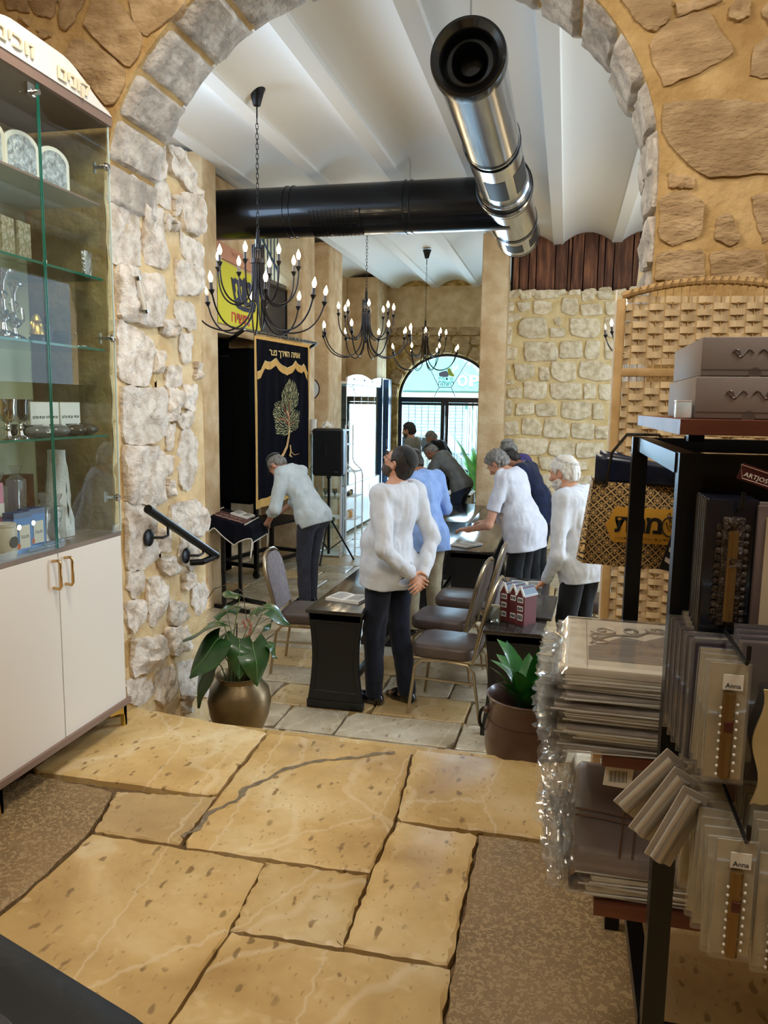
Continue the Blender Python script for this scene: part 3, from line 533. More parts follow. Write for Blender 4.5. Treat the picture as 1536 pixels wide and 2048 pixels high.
# partition of coursed stone with old planks above
sw = obj('wall_right', MB().box((.25, 11.33, (3.05+LZ)/2), (2.42, .24, 3.05-LZ)), mat('mortar warm', 'd2b883', 'e3cf9f', rough=.92, scale=7, bump=.8, bscale=30, spec=.12), kind='structure', smooth=0)
for i, q in enumerate(SWALL):
    obj('stone', stone_mb(q, lambda u, v, d: (u, 11.21-d, v), depth=.03, n=20, seed=200+i, rough=.9, jit=.008), M_STWL, sw, smooth=60)
rd = random.Random(5); z = -.58
while z < .50:                                          # lower courses behind the people
    x = -.86; h = rd.uniform(.19, .26)
    while x < .75:
        wd = rd.uniform(.26, .5)
        obj('stone', stone_mb([(x+.012, z+.012), (x+wd-.012, z+.012), (x+wd-.012, z+h-.012), (x+.012, z+h-.012)], lambda u, v, d: (u, 11.21-d, v), depth=.028, n=16, seed=rd.randint(0, 999), rough=.9), M_STWL, sw, smooth=60); x += wd
    z += h
for i in range(12):
    x = -.86+i*.2; o_ = rd.uniform(0, .05)
    obj('stone', stone_mb([(x+.01, 3.0), (x+.19, 3.0), (x+.18, 3.07+o_), (x+.02, 3.06+o_)], lambda u, v, d: (u, 11.21-d, v), depth=.03, n=14, seed=i, rough=1), M_STWL, sw, smooth=60)
M_PL = mat('old brown planks', '4e2c1d', '8a5a3c', rough=.75, scale=9, c3='66402b', bump=.6, bscale=30, stretch=(2, 2, .25), rnd=.22)
pk = thing('wall_trim', kind='structure'); rd = random.Random(8); x = -.82
pk.name = 'trim_6'
for wd in (.09, .13, .10, .26, .17, .05, .16, .19, .09, .12, .25, .08, .14, .2):
    obj('plank', MB().box((x+wd/2, 11.32+rd.uniform(-.02, .02), 3.42), (wd-.014, .03, .84), ry=rd.uniform(-.008, .008)), M_PL, pk, smooth=0); x += wd
obj('backing', MB().box((.2, 11.38, 3.42), (2.1, .02, .84)), mat('dark gap', '120c09', rough=.9), pk, smooth=0)

# ------------------------------------------------------------------ glass display cabinet on the left
M_CREAM = mat('cream laminate', 'ded7c6', rough=.45); M_TRIM = mat('taupe oak edge', '8e7566', '7b6457', rough=.5, scale=5, stretch=(1, .2, 1))
M_DECK = mat('grey oak deck', '8b7b6c', '6f6156', rough=.5, scale=6, stretch=(6, .6, 1)); G_CLR = glass('clear glass pane', (.94, .975, .96)); G_SH = glass('glass shelf', (.80, .92, .87))
M_GEDGE = mat('green glass edge', '0f6b5a', rough=.1, coat=1); M_SILV = mat('silver', 'd8d9db', rough=.12, metal=1)
M_SILVB = mat('beaten silver', 'd6d7d9', rough=.18, metal=1, bump=1.0, scale=30, bscale=60, bdist=.01); M_GLASSW = glass('thick crystal', (.97, .97, .97), refl=1.6)
CY0, CYM, CY1, CX = 2.11, 2.55, 2.985, -1.88; CB = -2.30
cab = thing('display_cabinet', 'white display cabinet with glass doors and a curved lettered crown beside the arch', 'cabinet', (CX-.2, CYM, 0))
obj('body', MB().box((CX-.215, CYM, .49), (.39, CY1-CY0-.01, .74)), M_CREAM, cab, smooth=0)
obj('base_rail', MB().box((CX-.20, CYM, .113), (.43, CY1-CY0+.035, .025)), M_TRIM, cab, smooth=0)
obj('deck', MB().box((CX-.205, CYM, .880), (.41, CY1-CY0, .018)), M_DECK, cab, smooth=0)
obj('back_panel', MB().box((CB+.008, CYM, 1.73), (.012, CY1-CY0-.01, 1.70)), mat('cream back panel', 'cfc6ab', rough=.6), cab, smooth=0)
obj('top_panel', MB().box((CX-.205, CYM, 2.585), (.43, CY1-CY0+.03, .035)), M_TRIM, cab, smooth=0)
obj('side_panel', MB().box((CX-.21, CY1-.004, 1.73), (.40, .006, 1.69)), G_CLR, cab, smooth=0)
obj('side_panel', MB().box((CX-.21, CY0+.004, 1.73), (.40, .006, 1.69)), G_CLR, cab, smooth=0)
cr_ = []
for i in range(33):
    t = i/32; y_ = CY0-.012+t*(CY1-CY0+.024); e = min(t, 1-t)
    cr_.append((y_, 2.603+ (.012+.098*(3*(min(1, e/.36))**2-2*(min(1, e/.36))**3) if e > .004 else 0)))
cw = obj('crown', MB().prism([(CY0-.012, 2.603)]+cr_+[(CY1+.012, 2.603)], (CX-.02, 0, 0), (0, 1, 0), (0, 0, 1), .035), M_WPAINT, cab, smooth=30)
obj('lettering', text_mb('םינוק', .072, (CX+.018, 2.74, 2.640), (0, 1, 0), (0, 0, 1), ext=.006, fit=.19, bold=.012), mat('gilt edged cream letters', 'e9dcc0', rough=.3), cw)
obj('lettering', text_mb('םיכוז', .072, (CX+.018, 2.42, 2.648), (0, 1, 0), (0, 0, 1), ext=.006, fit=.20, bold=.012), mat('gilt edged cream letters', 'e9dcc0'), cw)
for y0, y1, hy in ((CY0, CYM-.002, 2.516), (CYM+.002, CY1, 2.590)):
    d = obj('door', MB().box((CX-.008, (y0+y1)/2, .497), (.018, y1-y0-.003, .745)), M_WPAINT, cab, smooth=0)
    obj('handle', MB().tube([(CX, hy, .845), (CX+.028, hy, .848), (CX+.034, hy, .838), (CX+.034, hy, .748), (CX+.028, hy, .738), (CX, hy, .741)], .006, 10), mat('satin brass', 'c9a978', rough=.25, metal=1), d)
for y0, y1, sd_ in ((CY0, CYM-.004, 0), (CYM+.004, CY1, 1)):
    d = obj('glass_door', MB().box((CX, (y0+y1)/2, 1.727), (.005, y1-y0, 1.676)), G_CLR, cab, smooth=0)
    obj('door_edge', MB().box((CX, (y1 if sd_ == 0 else y0), 1.727), (.0055, .003, 1.676)), M_GEDGE, d, smooth=0)
    obj('door_edge', MB().box((CX, (y0 if sd_ == 0 else y1), 1.727), (.0058, .004, 1.676)), mat('pale glass edge', 'cfe0da', rough=.2), d, smooth=0)
    hy = y0+.02 if sd_ == 0 else y1-.025
    for hz in (2.40, 1.714, 1.04):
        h = obj('hinge', MB().lathe([(.004, 0), (.016, 0), (.016, .008), (.012, .012), (.003, .0125)], (CX+.003, hy, hz), 18, 'X'), M_CHROME, d)
        obj('hinge_arm', MB().box((CX-.03, hy, hz), (.045, .012, .012)).box((CX-.05, hy-.0, hz), (.006, .014, .045)), M_CHROME, d)
lk = obj('lock', MB().lathe([(.003, 0), (.016, 0), (.016, .010), (.010, .011), (.010, .03), (.003, .03)], (CX+.003, CYM-.035, 2.52), 18, 'X').box((CX+.006, CYM-.05, 2.525), (.012, .035, .04)), M_CHROME, cab)
for yy in (CY0+.05, CY1-.03):
    pts = [(0, 0), (.03, 0), (.03, -.03), (.012, -.048), (.010, -.1), (-.012, -.1), (-.012, -.03)]
    obj('foot', MB().prism([(yy-.10, .10), (yy+.03, .10), (yy+.03, .0), (yy+.018, .0), (yy+.012, .055), (yy-.02, .068), (yy-.10, .085)], (CX-.02, 0, 0), (0, 1, 0), (0, 0, 1), .022), M_GOLD, cab)
    obj('foot', MB().prism([(CX-.12, .10), (CX+.002, .10), (CX+.002, .0), (CX-.01, .0), (CX-.015, .055), (CX-.05, .068), (CX-.12, .085)], (0, yy+.03, 0), (1, 0, 0), (0, 0, 1), .022), M_GOLD, cab)
SH = (2.255, 1.955, 1.665, 1.305)
for i, z in enumerate(SH):
    s_ = obj('shelf', MB().box((CX-.22, CYM, z), (.36, CY1-CY0-.03, .008)), G_SH if i else mat('frosted shelf', 'bfc6c0', rough=.3), cab, smooth=0)
    obj('shelf_edge', MB().box((CX-.039, CYM, z), (.003, CY1-CY0-.03, .009)), M_GEDGE if i else M_TRIM, s_, smooth=0)
# goods: arched framed plaques on the top shelf
def plaque(y, x, i):
    t = thing('arched_plaque', ['arched silver and white plaque nearest the cabinet door seam on the top shelf', 'arched silver and white plaque left of the door seam on the top shelf', 'arched beige plaque at the left edge of the top shelf'][i], 'plaque', (x, y, SH[0]+.004), -.25)
    out = [(-.075, 0), (.075, 0), (.075, .11)]+[(.075*math.cos(a), .11+.055*math.sin(a)) for a in [PI*k/12 for k in range(1, 12)]]+[(-.075, .11)]
    inn = [(p[0]*.78, .014+p[1]*.82) for p in out]
    obj('frame', MB().prism(out, (0, 0, 0), (0, 1, 0), (0, 0, 1), .018), [M_WPAINT, M_WPAINT, M_CREAM][i], t, world=False)
    obj('silver_relief', MB().prism(inn, (.0185, 0, 0), (0, 1, 0), (0, 0, 1), .003), mat('silver view relief', '8a8c90', 'dfe2e6', rough=.3, metal=.7, scale=45, bump=1, bscale=60), t, world=False)
    obj('foot_block', MB().box((0, 0, .004), (.05, .12, .008)), M_WPAINT, t, world=False)
plaque(2.77, CX-.12, 0); plaque(2.59, CX-.12, 1); plaque(2.42, CX-.13, 2)
def silver_box(y, lab, h=.11, w_=.07, z=SH[1]):
    t = thing('silver_book_cover', lab, 'ornament', (CX-.10, y, z+.004), .2)
    obj('plate', MB().rbox((0, 0, h/2), (.02, w_, h), .004), M_SILVB, t, world=False); obj('base', MB().box((0, 0, .004), (.04, w_*.8, .008)), M_SILV, t, world=False)
silver_box(2.955, 'small beaten silver plate standing alone on the second shelf')
def panel(y, i):
    t = thing('glitter_ornament', 'tall glitter filled glass block on the second shelf, %s' % ['leftmost', 'middle', 'rightmost'][i], 'ornament', (CX-.13, y, SH[1]+.004), .1, group='glitter glass blocks on the second shelf')
    obj('pane', MB().box((0, 0, .075), (.01, .075, .15)), mat('silver glitter in glass', 'b9ae8c', 'efe9d6', rough=.15, metal=.6, scale=90, lo=.45, hi=.6, coat=1), t, world=False); obj('foot', MB().box((0, 0, .004), (.04, .06, .008)), M_GLASSW, t, world=False)
for i, y in enumerate((2.43, 2.52, 2.61)): panel(y, i)
tg = thing('price_tag', 'small white price tag beside the glitter panels on the second shelf', 'price tag', (CX-.08, 2.66, SH[1]+.004)); obj('card', MB().box((0, 0, .012), (.002, .022, .024)), M_PAPER, tg, world=False); obj('card_foot', MB().box((-.006, 0, .001), (.014, .022, .001)), M_PAPER, tg, world=False)
# third shelf: silver candlesticks, figurine, crystal bowl
def candlestick(y, x, lab, s=1.0):
    t = thing('silver_candlestick', lab, 'candlestick', (x, y, SH[2]+.004))
    pr = [(.045, 0), (.045, .006), (.032, .016), (.012, .026), (.009, .045), (.022, .056), (.024, .066), (.010, .080), (.008, .11), (.018, .125), (.008, .135), (.010, .16), (.022, .18), (.024, .19), (.016, .192)]
    obj('stem', MB().lathe([(r*s, z*s) for r, z in pr], (0, 0, 0), 20), M_SILV, t, world=False); obj('drip_pan', MB().lathe([(.01*s, .18*s), (.034*s, .186*s), (.036*s, .192*s), (.01*s, .19*s)], (0, 0, 0), 20), M_SILV, t, world=False)
    for k in range(6): a = k*PI/3; obj('leaf_scroll', MB().tube([(.012*s*math.cos(a), .012*s*math.sin(a), .05*s), (.034*s*math.cos(a), .034*s*math.sin(a), .075*s), (.030*s*math.cos(a), .030*s*math.sin(a), .11*s), (.018*s*math.cos(a), .018*s*math.sin(a), .10*s)], [.004*s, .005*s, .004*s, .002*s], 6), M_SILV, t, world=False)
candlestick(2.44, CX-.10, 'large silver candlestick at the left end of the third shelf', 1.25); candlestick(2.56, CX-.15, 'slim silver candlestick behind the gilt figurine on the third shelf', 1.1)
t = thing('gilt_figurine', 'small black and gilt figurine at the middle of the third shelf', 'figurine', (CX-.10, 2.62, SH[2]+.004))
obj('base', MB().lathe([(.03, 0), (.03, .02), (.022, .024)], (0, 0, 0), 16), M_BLACK, t, world=False); obj('figure', MB().lathe([(.012, .02), (.028, .03), (.024, .055), (.010, .07), (.020, .082), (.014, .10), (.004, .108)], (0, 0, 0), 14), M_GOLD, t, world=False); obj('wing', MB().sphere((0, .022, .06), .018, sq=(.4, .8, 1.2)), M_GOLD, t, world=False); obj('wing', MB().sphere((0, -.022, .06), .018, sq=(.4, .8, 1.2)), M_GOLD, t, world=False)
t = thing('dark_scroll_ornament', 'dark red and black ornament next to the gilt figurine', 'ornament', (CX-.14, 2.72, SH[2]+.004)); obj('block', MB().rbox((0, 0, .04), (.05, .045, .08), .008), M_BLACK, t, world=False); obj('scroll', MB().tube([(0, 0, .085), (0, .01, .10), (0, -.01, .115), (0, -.02, .10)], .010, 8), mat('oxblood', '3a0f10', rough=.2), t, world=False)
t = thing('crystal_bowl', 'low crystal bowl with a silver rim on the third shelf near the jamb', 'bowl', (CX-.15, 2.83, SH[2]+.004)); obj('bowl', MB().lathe([(.02, 0), (.022, .006), (.05, .03), (.065, .055), (.060, .055), (.045, .032), (.004, .01)], (0, 0, 0), 24, capt=False), M_GLASSW, t, world=False); obj('rim', MB().lathe([(.063, .054), (.067, .056), (.063, .059), (.060, .056)], (0, 0, 0), 24, capb=False, capt=False), M_SILV, t, world=False)
t = thing('silver_tray', 'small silver tray lying on the third shelf near the jamb', 'tray', (CX-.12, 2.91, SH[2]+.004)); obj('plate', MB().rbox((0, 0, .004), (.09, .12, .006), .02), M_SILV, t, world=False); obj('rim', MB().tube([(.043*math.cos(a), .058*math.sin(a), .008) for a in [2*PI*k/20 for k in range(20)]], .003, 6, closed=True), M_SILV, t, world=False)
# fourth shelf: goblets, grey stone holders with white cards
def goblet(y, x, lab, i):
    t = thing('kiddush_goblet', lab, 'goblet', (x, y, SH[3]+.004)); obj('stem', MB().lathe([(.032, 0), (.032, .005), (.012, .014), (.008, .03), (.014, .04), (.007, .05), (.007, .062)], (0, 0, 0), 20), M_SILV, t, world=False)
    obj('cup', MB().lathe([(.006, .06), (.022, .068), (.031, .09), (.031, .12), (.035, .145), (.033, .145), (.029, .12), (.028, .09), (.004, .066)], (0, 0, 0), 24, capb=False, capt=False), [M_SILV, M_GLASSW][i], t, world=False)
goblet(2.40, CX-.07, 'polished silver goblet leftmost on the fourth shelf', 0); goblet(2.50, CX-.16, 'glass goblet on silver stem behind the leftmost goblet', 1); goblet(2.49, CX-.09, 'glass goblet on silver stem second from the left on the fourth shelf', 1); goblet(2.66, CX-.20, 'glass goblet on silver stem beside the white cards', 1)
for i, (y, x, m_, lb) in enumerate(((2.60, CX-.18, mat('black stone', '1b1b1d', rough=.15), 'black glazed stone holder behind the grey ones on the fourth shelf'), (2.585, CX-.085, mat('grey glazed stone', '6d6d6d', rough=.15), 'light grey glazed stone holder with a price sticker'), (2.70, CX-.085, mat('grey glazed stone', '6d6d6d'), 'light grey glazed stone holder without a sticker'), (2.81, CX-.09, mat('brown glazed stone', '4a4238', rough=.12), 'brown glazed stone holder next to the light grey one'), (2.915, CX-.10, mat('brown glazed stone', '4a4238'), 'brown glazed stone holder nearest the jamb'))):
    t = thing('stone_holder', lb, 'card holder', (x, y, SH[3]+.004)); obj('stone', MB().sphere((0, 0, .024), .058, 20, 12, sq=(.75, 1, .42)), m_, t, world=False)
    obj('slot', MB().box((-.01, 0, .047), (.006, .07, .004)), M_BLACK, t, world=False)
    if i == 1: obj('price_sticker', MB().box((.041, .005, .026), (.002, .03, .014), ry=-.3), M_PAPER, t, world=False)
for i, (y, x) in enumerate(((2.655, CX-.14), (2.75, CX-.15), (2.85, CX-.15), (2.92, CX-.17))):
    t = thing('greeting_card', 'white card with black blessing above the stone holders, %s from the left' % ['first', 'second', 'third', 'fourth'][i], 'card', (x, y, SH[3]+.045)); obj('card', MB().prism([(-.045, 0), (.045, 0), (.045, .095), (-.045, .095)], (0, 0, 0), (0, 1, 0), (0, 0, 1), .005), mat('white card', 'efeeea', rough=.7), t, world=False)
    obj('lettering', text_mb('םולש תבש', .016, (.0055, 0, .035), (0, 1, 0), (0, 0, 1), ext=.0004, fit=.072, bold=.01), mat('ink', '17171a', rough=.8), t, world=False)
# deck: blue boxes, wrapped silver sets, white sack
DZ = .889
def blue_box(y, x, lab, i):
    t = thing('gift_box', lab, 'box', (x, y, DZ), -.1); obj('carton', MB().box((0, 0, .075), (.05, .085, .15)), mat('blue carton', '2f68b8', '4c86cf', rough=.35, scale=8), t, world=False)
    obj('white_label', MB().box((.026, .006, .062), (.001, .05, .085)), M_PAPER, t, world=False); obj('label_lettering', text_mb('הנעמ', .018, (.0266, .006, .062), (0, 1, 0), (0, 0, 1), ext=.0003, fit=.036, bold=.01), mat('navy ink', '1a2c66'), t, world=False)
    obj('dark_band', MB().box((0, 0, .143), (.052, .087, .02)), mat('navy band', '17366f', rough=.3), t, world=False); obj('orange_emblem', MB().lathe([(.002, 0), (.012, 0), (.012, .001)], (.026, -.028, .03), 14, 'X'), mat('orange print', 'd86a3a'), t, world=False); obj('silver_emblem', MB().lathe([(.002, 0), (.014, 0), (.01, .003)], (.026, -.022, .10), 14, 'X'), M_SILV, t, world=False)
blue_box(2.43, CX-.075, 'blue gift box with white label in front of the wrapped sets', 0); blue_box(2.54, CX-.10, 'blue gift box with white label right of the other blue box', 1)
t = thing('jar', 'pale round ceramic jar at the left front of the cabinet deck', 'jar', (CX-.06, 2.335, DZ)); obj('jar_body', MB().lathe([(.04, 0), (.045, .02), (.046, .10), (.042, .115), (.002, .115)], (0, 0, 0), 24), mat('pale ceramic', 'cfc8bb', rough=.3), t, world=False); obj('dark_print', MB().lathe([(.002, 0), (.022, 0), (.020, .002)], (.044, .0, .06), 16, 'X'), mat('grey print', '4a4848'), t, world=False); obj('lid', MB().lathe([(.044, .115), (.044, .125), (.002, .128)], (0, 0, 0), 24), mat('pale ceramic', 'cfc8bb'), t, world=False)
FILM = glass('crinkled clear film', (.93, .93, .93), refl=2.2, rough=.12, haze=.10)
def wrapped(y, x, lab, z=0, h=.16):
    t = thing('wrapped_silver_set', lab, 'gift set', (x, y, DZ+z)); obj('goblet', MB().lathe([(.02, 0), (.006, .03), (.006, .05), (.022, .08), (.024, .11), (.02, .112)], (0, 0, .01), 16), M_SILVB, t, world=False); obj('card_back', MB().box((-.02, 0, h/2), (.002, .06, h)), mat('mauve card', '6a5560', rough=.6), t, world=False)
    obj('film_wrap', MB().rbox((0, 0, h/2), (.055, .07, h), .015, puff=-.004), FILM, t, world=False); obj('film_tuft', MB().lathe([(.030, h), (.012, h+.015), (.022, h+.035), (.028, h+.05), (.015, h+.048)], (0, 0, 0), 9), FILM, t, world=False)
wrapped(2.47, CX-.19, 'film wrapped silver set behind the blue boxes, left of the other', .0, .24); wrapped(2.575, CX-.19, 'film wrapped silver set behind the blue boxes, tallest', .0, .26); wrapped(2.63, CX-.11, 'film wrapped silver set right of the blue boxes', 0, .15); wrapped(2.70, CX-.11, 'film wrapped silver set nearest the white sack', 0, .14)
t = thing('pink_box', 'pink and white striped box at the far left of the deck', 'box', (CX-.15, 2.385, DZ)); obj('carton', MB().box((0, 0, .13), (.05, .08, .26)), mat('pink print', 'd98aa2', rough=.4), t, world=False); obj('white_stripe', MB().box((.026, 0, .16), (.001, .08, .05)).box((.026, 0, .08), (.001, .08, .03)), M_PAPER, t, world=False)
for y, x, lb in ((2.50, CX-.035, 'dark grey knife handle lying nearest the glass'), (2.62, CX-.06, 'dark grey knife handle lying behind the first')):
    t = thing('silver_knife', lb, 'knife', (x, y, DZ)); obj('handle', MB().tube([(0, -.07, .008), (0, .03, .008)], .007, 8), mat('dark pewter', '4d4d50', rough=.3, metal=.8), t, world=False); obj('blade', MB().box((0, .07, .008), (.012, .08, .002)), M_SILV, t, world=False)
t = thing('white_sack', 'tall white paper sack leaning inside the cabinet near the jamb', 'sack', (CX-.17, 2.80, DZ)); mb = MB()
mb.grid(14, 16, lambda s, t_: (.05*math.cos(2*PI*s)*(1-.35*t_)+.012*nz(s*6, t_*5, 0), .075*math.sin(2*PI*s)*(1-.55*t_)+.01*nz(s*5, t_*6, 4), .36*t_)); obj('paper', mb, mat('white crumpled paper', 'dadbdc', rough=.8, bump=.5, scale=20), t, world=False, smooth=60); obj('seam', MB().tube([(.05, .01, .05), (.047, .012, .2), (.04, .005, .3)], .0015, 5), M_PAPER, t, world=False)
t = thing('wooden_box', 'small brown wooden box behind the wrapped sets', 'box', (CX-.30, 2.72, DZ)); obj('box_body', MB().box((0, 0, .13), (.08, .1, .26)), mat('reddish wood', '6d3c25', '8a5235', rough=.4, scale=6), t, world=False); obj('clasp', MB().lathe([(.002, 0), (.012, 0), (.01, .004)], (.041, 0, .15), 12, 'X'), M_GOLD, t, world=False)

# ------------------------------------------------------------------ far arched doorway and the street beyond it
dr = thing('door_1', kind='structure'); M_FR = mat('black door frame', '0d1118', rough=.3)
DY = 15.12; cx, cz0, ra, rb = -2.3, 1.6, .95, .87
def arcpts(k, n=28): return [(cx-ra*k*math.cos(PI*i/n), DY, cz0+rb*k*math.sin(PI*i/n)) for i in range(n+1)]
obj('arch_frame', MB().tube(arcpts(.97), .035, 8), M_FR, dr)
obj('transom', MB().box((cx, DY, cz0-.02), (1.9, .07, .10)), M_FR, dr, smooth=0)
for x in (-3.215, -2.36, -2.28, -1.385): obj('stile', MB().box((x, DY, .5), (.08 if x in (-3.215, -1.385) else .075, .06, 2.2)), M_FR, dr, smooth=0)
obj('handle', MB().tube([(-2.29, DY-.04, 1.28), (-2.29, DY-.08, 1.26), (-2.29, DY-.08, .75), (-2.29, DY-.04, .73)], .012, 8), M_CHROME, dr)
for z in (1.50, -.55): obj('rail', MB().box((cx, DY, z), (1.85, .05, .05)), M_FR, dr, smooth=0)
M_BAR = mat('blue grey bar', '2a4660', rough=.4)
for x0, x1 in ((-3.18, -2.39), (-2.25, -1.42)):
    for i in range(1, 6): x = x0+(x1-x0)*i/6; obj('bar', MB().box((x, DY+.03, .5), (.012, .012, 2.0)), M_BAR, dr, smooth=0)
for a, b in (((-2.706, 2.317), (-2.443, 1.824)), ((-2.443, 1.824), (-2.206, 1.826)), ((-2.206, 1.826), (-1.906, 2.324)), ((-2.443, 1.824), (-2.543, 1.637)), ((-2.206, 1.826), (-2.122, 1.642))):
    obj('muntin', MB().bar((a[0], DY, a[1]), (b[0], DY, b[1]), .016), M_BAR, dr)
obj('glass_pane', MB().prism([(p[0], p[2]) for p in arcpts(.96)], (0, DY+.01, 0), (1, 0, 0), (0, 0, 1), .006), G_CLR, dr, smooth=0)
for x0, x1 in ((-3.18, -2.38), (-2.26, -1.42)): obj('glass_pane', MB().box(((x0+x1)/2, DY+.015, .48), (x1-x0, .006, 2.06)), G_CLR, dr, smooth=0)
M_INK = mat('window lettering', '1f4560', rough=.6)
obj('lettering', text_mb('ימי תומיל', .10, (-2.315, DY-.002, 1.985), (1, 0, 0), (0, 0, 1), ext=.001, fit=.30, mirror=True, bold=.01), M_INK, dr)
obj('lettering', text_mb('חישמה', .13, (-2.315, DY-.002, 1.90), (1, 0, 0), (0, 0, 1), ext=.001, fit=.30, mirror=True, bold=.015), M_INK, dr)
obj('emblem', MB().prism([(-2.45, 2.04), (-2.36, 2.02), (-2.27, 2.03), (-2.26, 2.10), (-2.31, 2.15), (-2.40, 2.13), (-2.46, 2.10)], (0, DY-.002, 0), (1, 0, 0), (0, 0, 1), .001), mat('lilac emblem', '8d95bd'), dr)
obj('emblem', MB().prism([(-2.30, 2.18), (-2.24, 2.20), (-2.20, 2.12), (-2.14, 2.05), (-2.18, 2.03), (-2.27, 2.06), (-2.28, 2.12)], (0, DY-.003, 0), (1, 0, 0), (0, 0, 1), .001), mat('yellow emblem', 'c9dd6a'), dr)
# street
gr_ = obj('ground', MB().box((-1, 20.6, LZ-.06), (22, 10.6, .08)), mat('pale street paving', 'cfd3d2', 'bcc2c2', rough=.8, scale=3), kind='structure', smooth=0)
fc = thing('street_building', 'pale turquoise building with shutters across the street, seen through the arched door', 'building', (-3, 22, LZ))
M_FAC = mat('pale turquoise render', 'a8dcd8', 'c9eeea', rough=.8, scale=2)
obj('wall', MB().box((-2.5, 22.2, 2.6), (13, .3, 6.5)), M_FAC, fc, smooth=0)
for i in range(14): obj('shutter_slat', MB().box((-4.15, 22.0, .32+i*.095), (2.7, .05, .075), rx=.35), mat('pale shutter', 'b4e4e4', rough=.7), fc, smooth=0)
for i in range(14): obj('shutter_slat', MB().box((-2.15, 22.0, .32+i*.095), (.6, .05, .075), rx=.35), mat('pale shutter', 'b4e4e4'), fc, smooth=0)
for x in (-2.65, -2.5, -1.75): obj('pillar', MB().box((x, 21.95, .5), (.10, .12, 2.3)), mat('white post', 'e8eeee', rough=.7), fc, smooth=0)
obj('fascia', MB().box((-2.5, 21.9, 1.74), (9, .14, .20)), mat('white post', 'e8eeee'), fc, smooth=0)
obj('sign_board', MB().box((-2.6, 21.94, 2.40), (7.0, .08, 1.0)), mat('turquoise board', '7fd8d0', rough=.6), fc, smooth=0)
for ch_, x_ in (('O', -2.88), ('P', -2.54), ('A', -2.22)): obj('letter', text_mb(ch_, .42, (x_, 21.89, 2.16), (1, 0, 0), (0, 0, 1), ext=.02, fit=.29, bold=.03), mat('white letters', 'f7fbfb', rough=.6), fc)
obj('blue_base', MB().box((-2.5, 21.95, -.15), (9, .1, .7)), mat('blue base', '5b9bd0', '7fb8e0', rough=.7, scale=4), fc, smooth=0)
rl = thing('street_railing', 'light metal railing outside the right leaf of the arched door', 'railing', (-1.9, 16.9, LZ))
obj('top_rail', MB().bar((-3.0, 16.9, .42), (-.9, 16.9, .42), .04), mat('pale blue steel', 'a8c6dc', rough=.4), rl)
for i in range(16): obj('baluster', MB().bar((-2.95+.13*i, 16.9, LZ), (-2.95+.13*i, 16.9, .42), .014), mat('pale blue steel', 'a8c6dc'), rl)
cr = thing('parked_car', 'white car parked outside behind the man with the phone', 'car', (-3.2, 18.6, LZ+.0))
prof = [(-1.9, .25), (1.9, .25), (1.95, .7), (1.6, .88), (1.0, .95), (.6, 1.38), (-.7, 1.42), (-1.35, 1.0), (-1.85, .9), (-1.95, .6)]
mb = MB(); mb.prism([(p[0]*.9-3.4, p[1]+LZ) for p in prof], (0, 19.4, 0), (1, 0, 0), (0, 0, 1), 1.6); obj('body', mb, mat('white car paint', 'eef1f2', rough=.2, coat=1), cr, smooth=30)
obj('side_window', MB().prism([(-4.4, 1.0+LZ), (-2.6, 1.0+LZ), (-2.95, 1.32+LZ), (-3.95, 1.34+LZ)], (0, 17.81, 0), (1, 0, 0), (0, 0, 1), .02), mat('car glass', '22303a', rough=.1), cr)
for x in (-4.5, -2.3): obj('wheel', MB().lathe([(.05, 0), (.30, .0), (.32, .06), (.32, .2), (.05, .2)], (x, 17.78, LZ+.32), 24, 'Y'), mat('tyre', '16181a', rough=.8), cr)
# plant by the door
pt = thing('door_plant', 'tall green plant with long arching leaves beside the far door', 'plant', (-1.55, 14.3, LZ)); rd = random.Random(4)
obj('pot', MB().lathe([(.11, 0), (.15, .25), (.16, .28), (.14, .28), (.13, .24)], (-1.55, 14.3, LZ), 20), mat('grey pot', '6c6f70', rough=.6), pt)
obj('soil', MB().lathe([(.002, .24), (.135, .24)], (-1.55, 14.3, LZ), 20, capb=False, capt=False), mat('soil', '2a1d13', rough=1), pt)
M_LF = mat('bright leaf', '3f8f3a', '6fbf45', rough=.45, scale=6)
def blade(o, a, L, w_, el0, m, par, droop=1.5, name='leaf', n=8):
    pts = []; p = Vector(o); e = el0
    for i in range(n+1):
        t = i/n; d = Vector((math.cos(a)*math.cos(e), math.sin(a)*math.cos(e), math.sin(e))); ww = w_*math.sin(PI*min(1, (t*.93+.07)))**.7*(1 if t < 1 else .02); s = Vector((-math.sin(a), math.cos(a), 0))
        pts.append((p-s*ww, p+Vector((0, 0, -ww*.25)), p+s*ww)); p = p+d*L/n; e -= droop/n*(.4+t)
    mb = MB(); mb.add([q for r in pts for q in r], [(3*i+k, 3*i+k+1, 3*i+k+4, 3*i+k+3) for i in range(n) for k in (0, 1)]); return obj(name, mb, m, par, smooth=60)
for i in range(20): blade((-1.55, 14.3, LZ+.3), rd.uniform(0, 2*PI), rd.uniform(.8, 1.5), rd.uniform(.03, .055), rd.uniform(1.0, 1.45), M_LF, pt, rd.uniform(.8, 1.8))

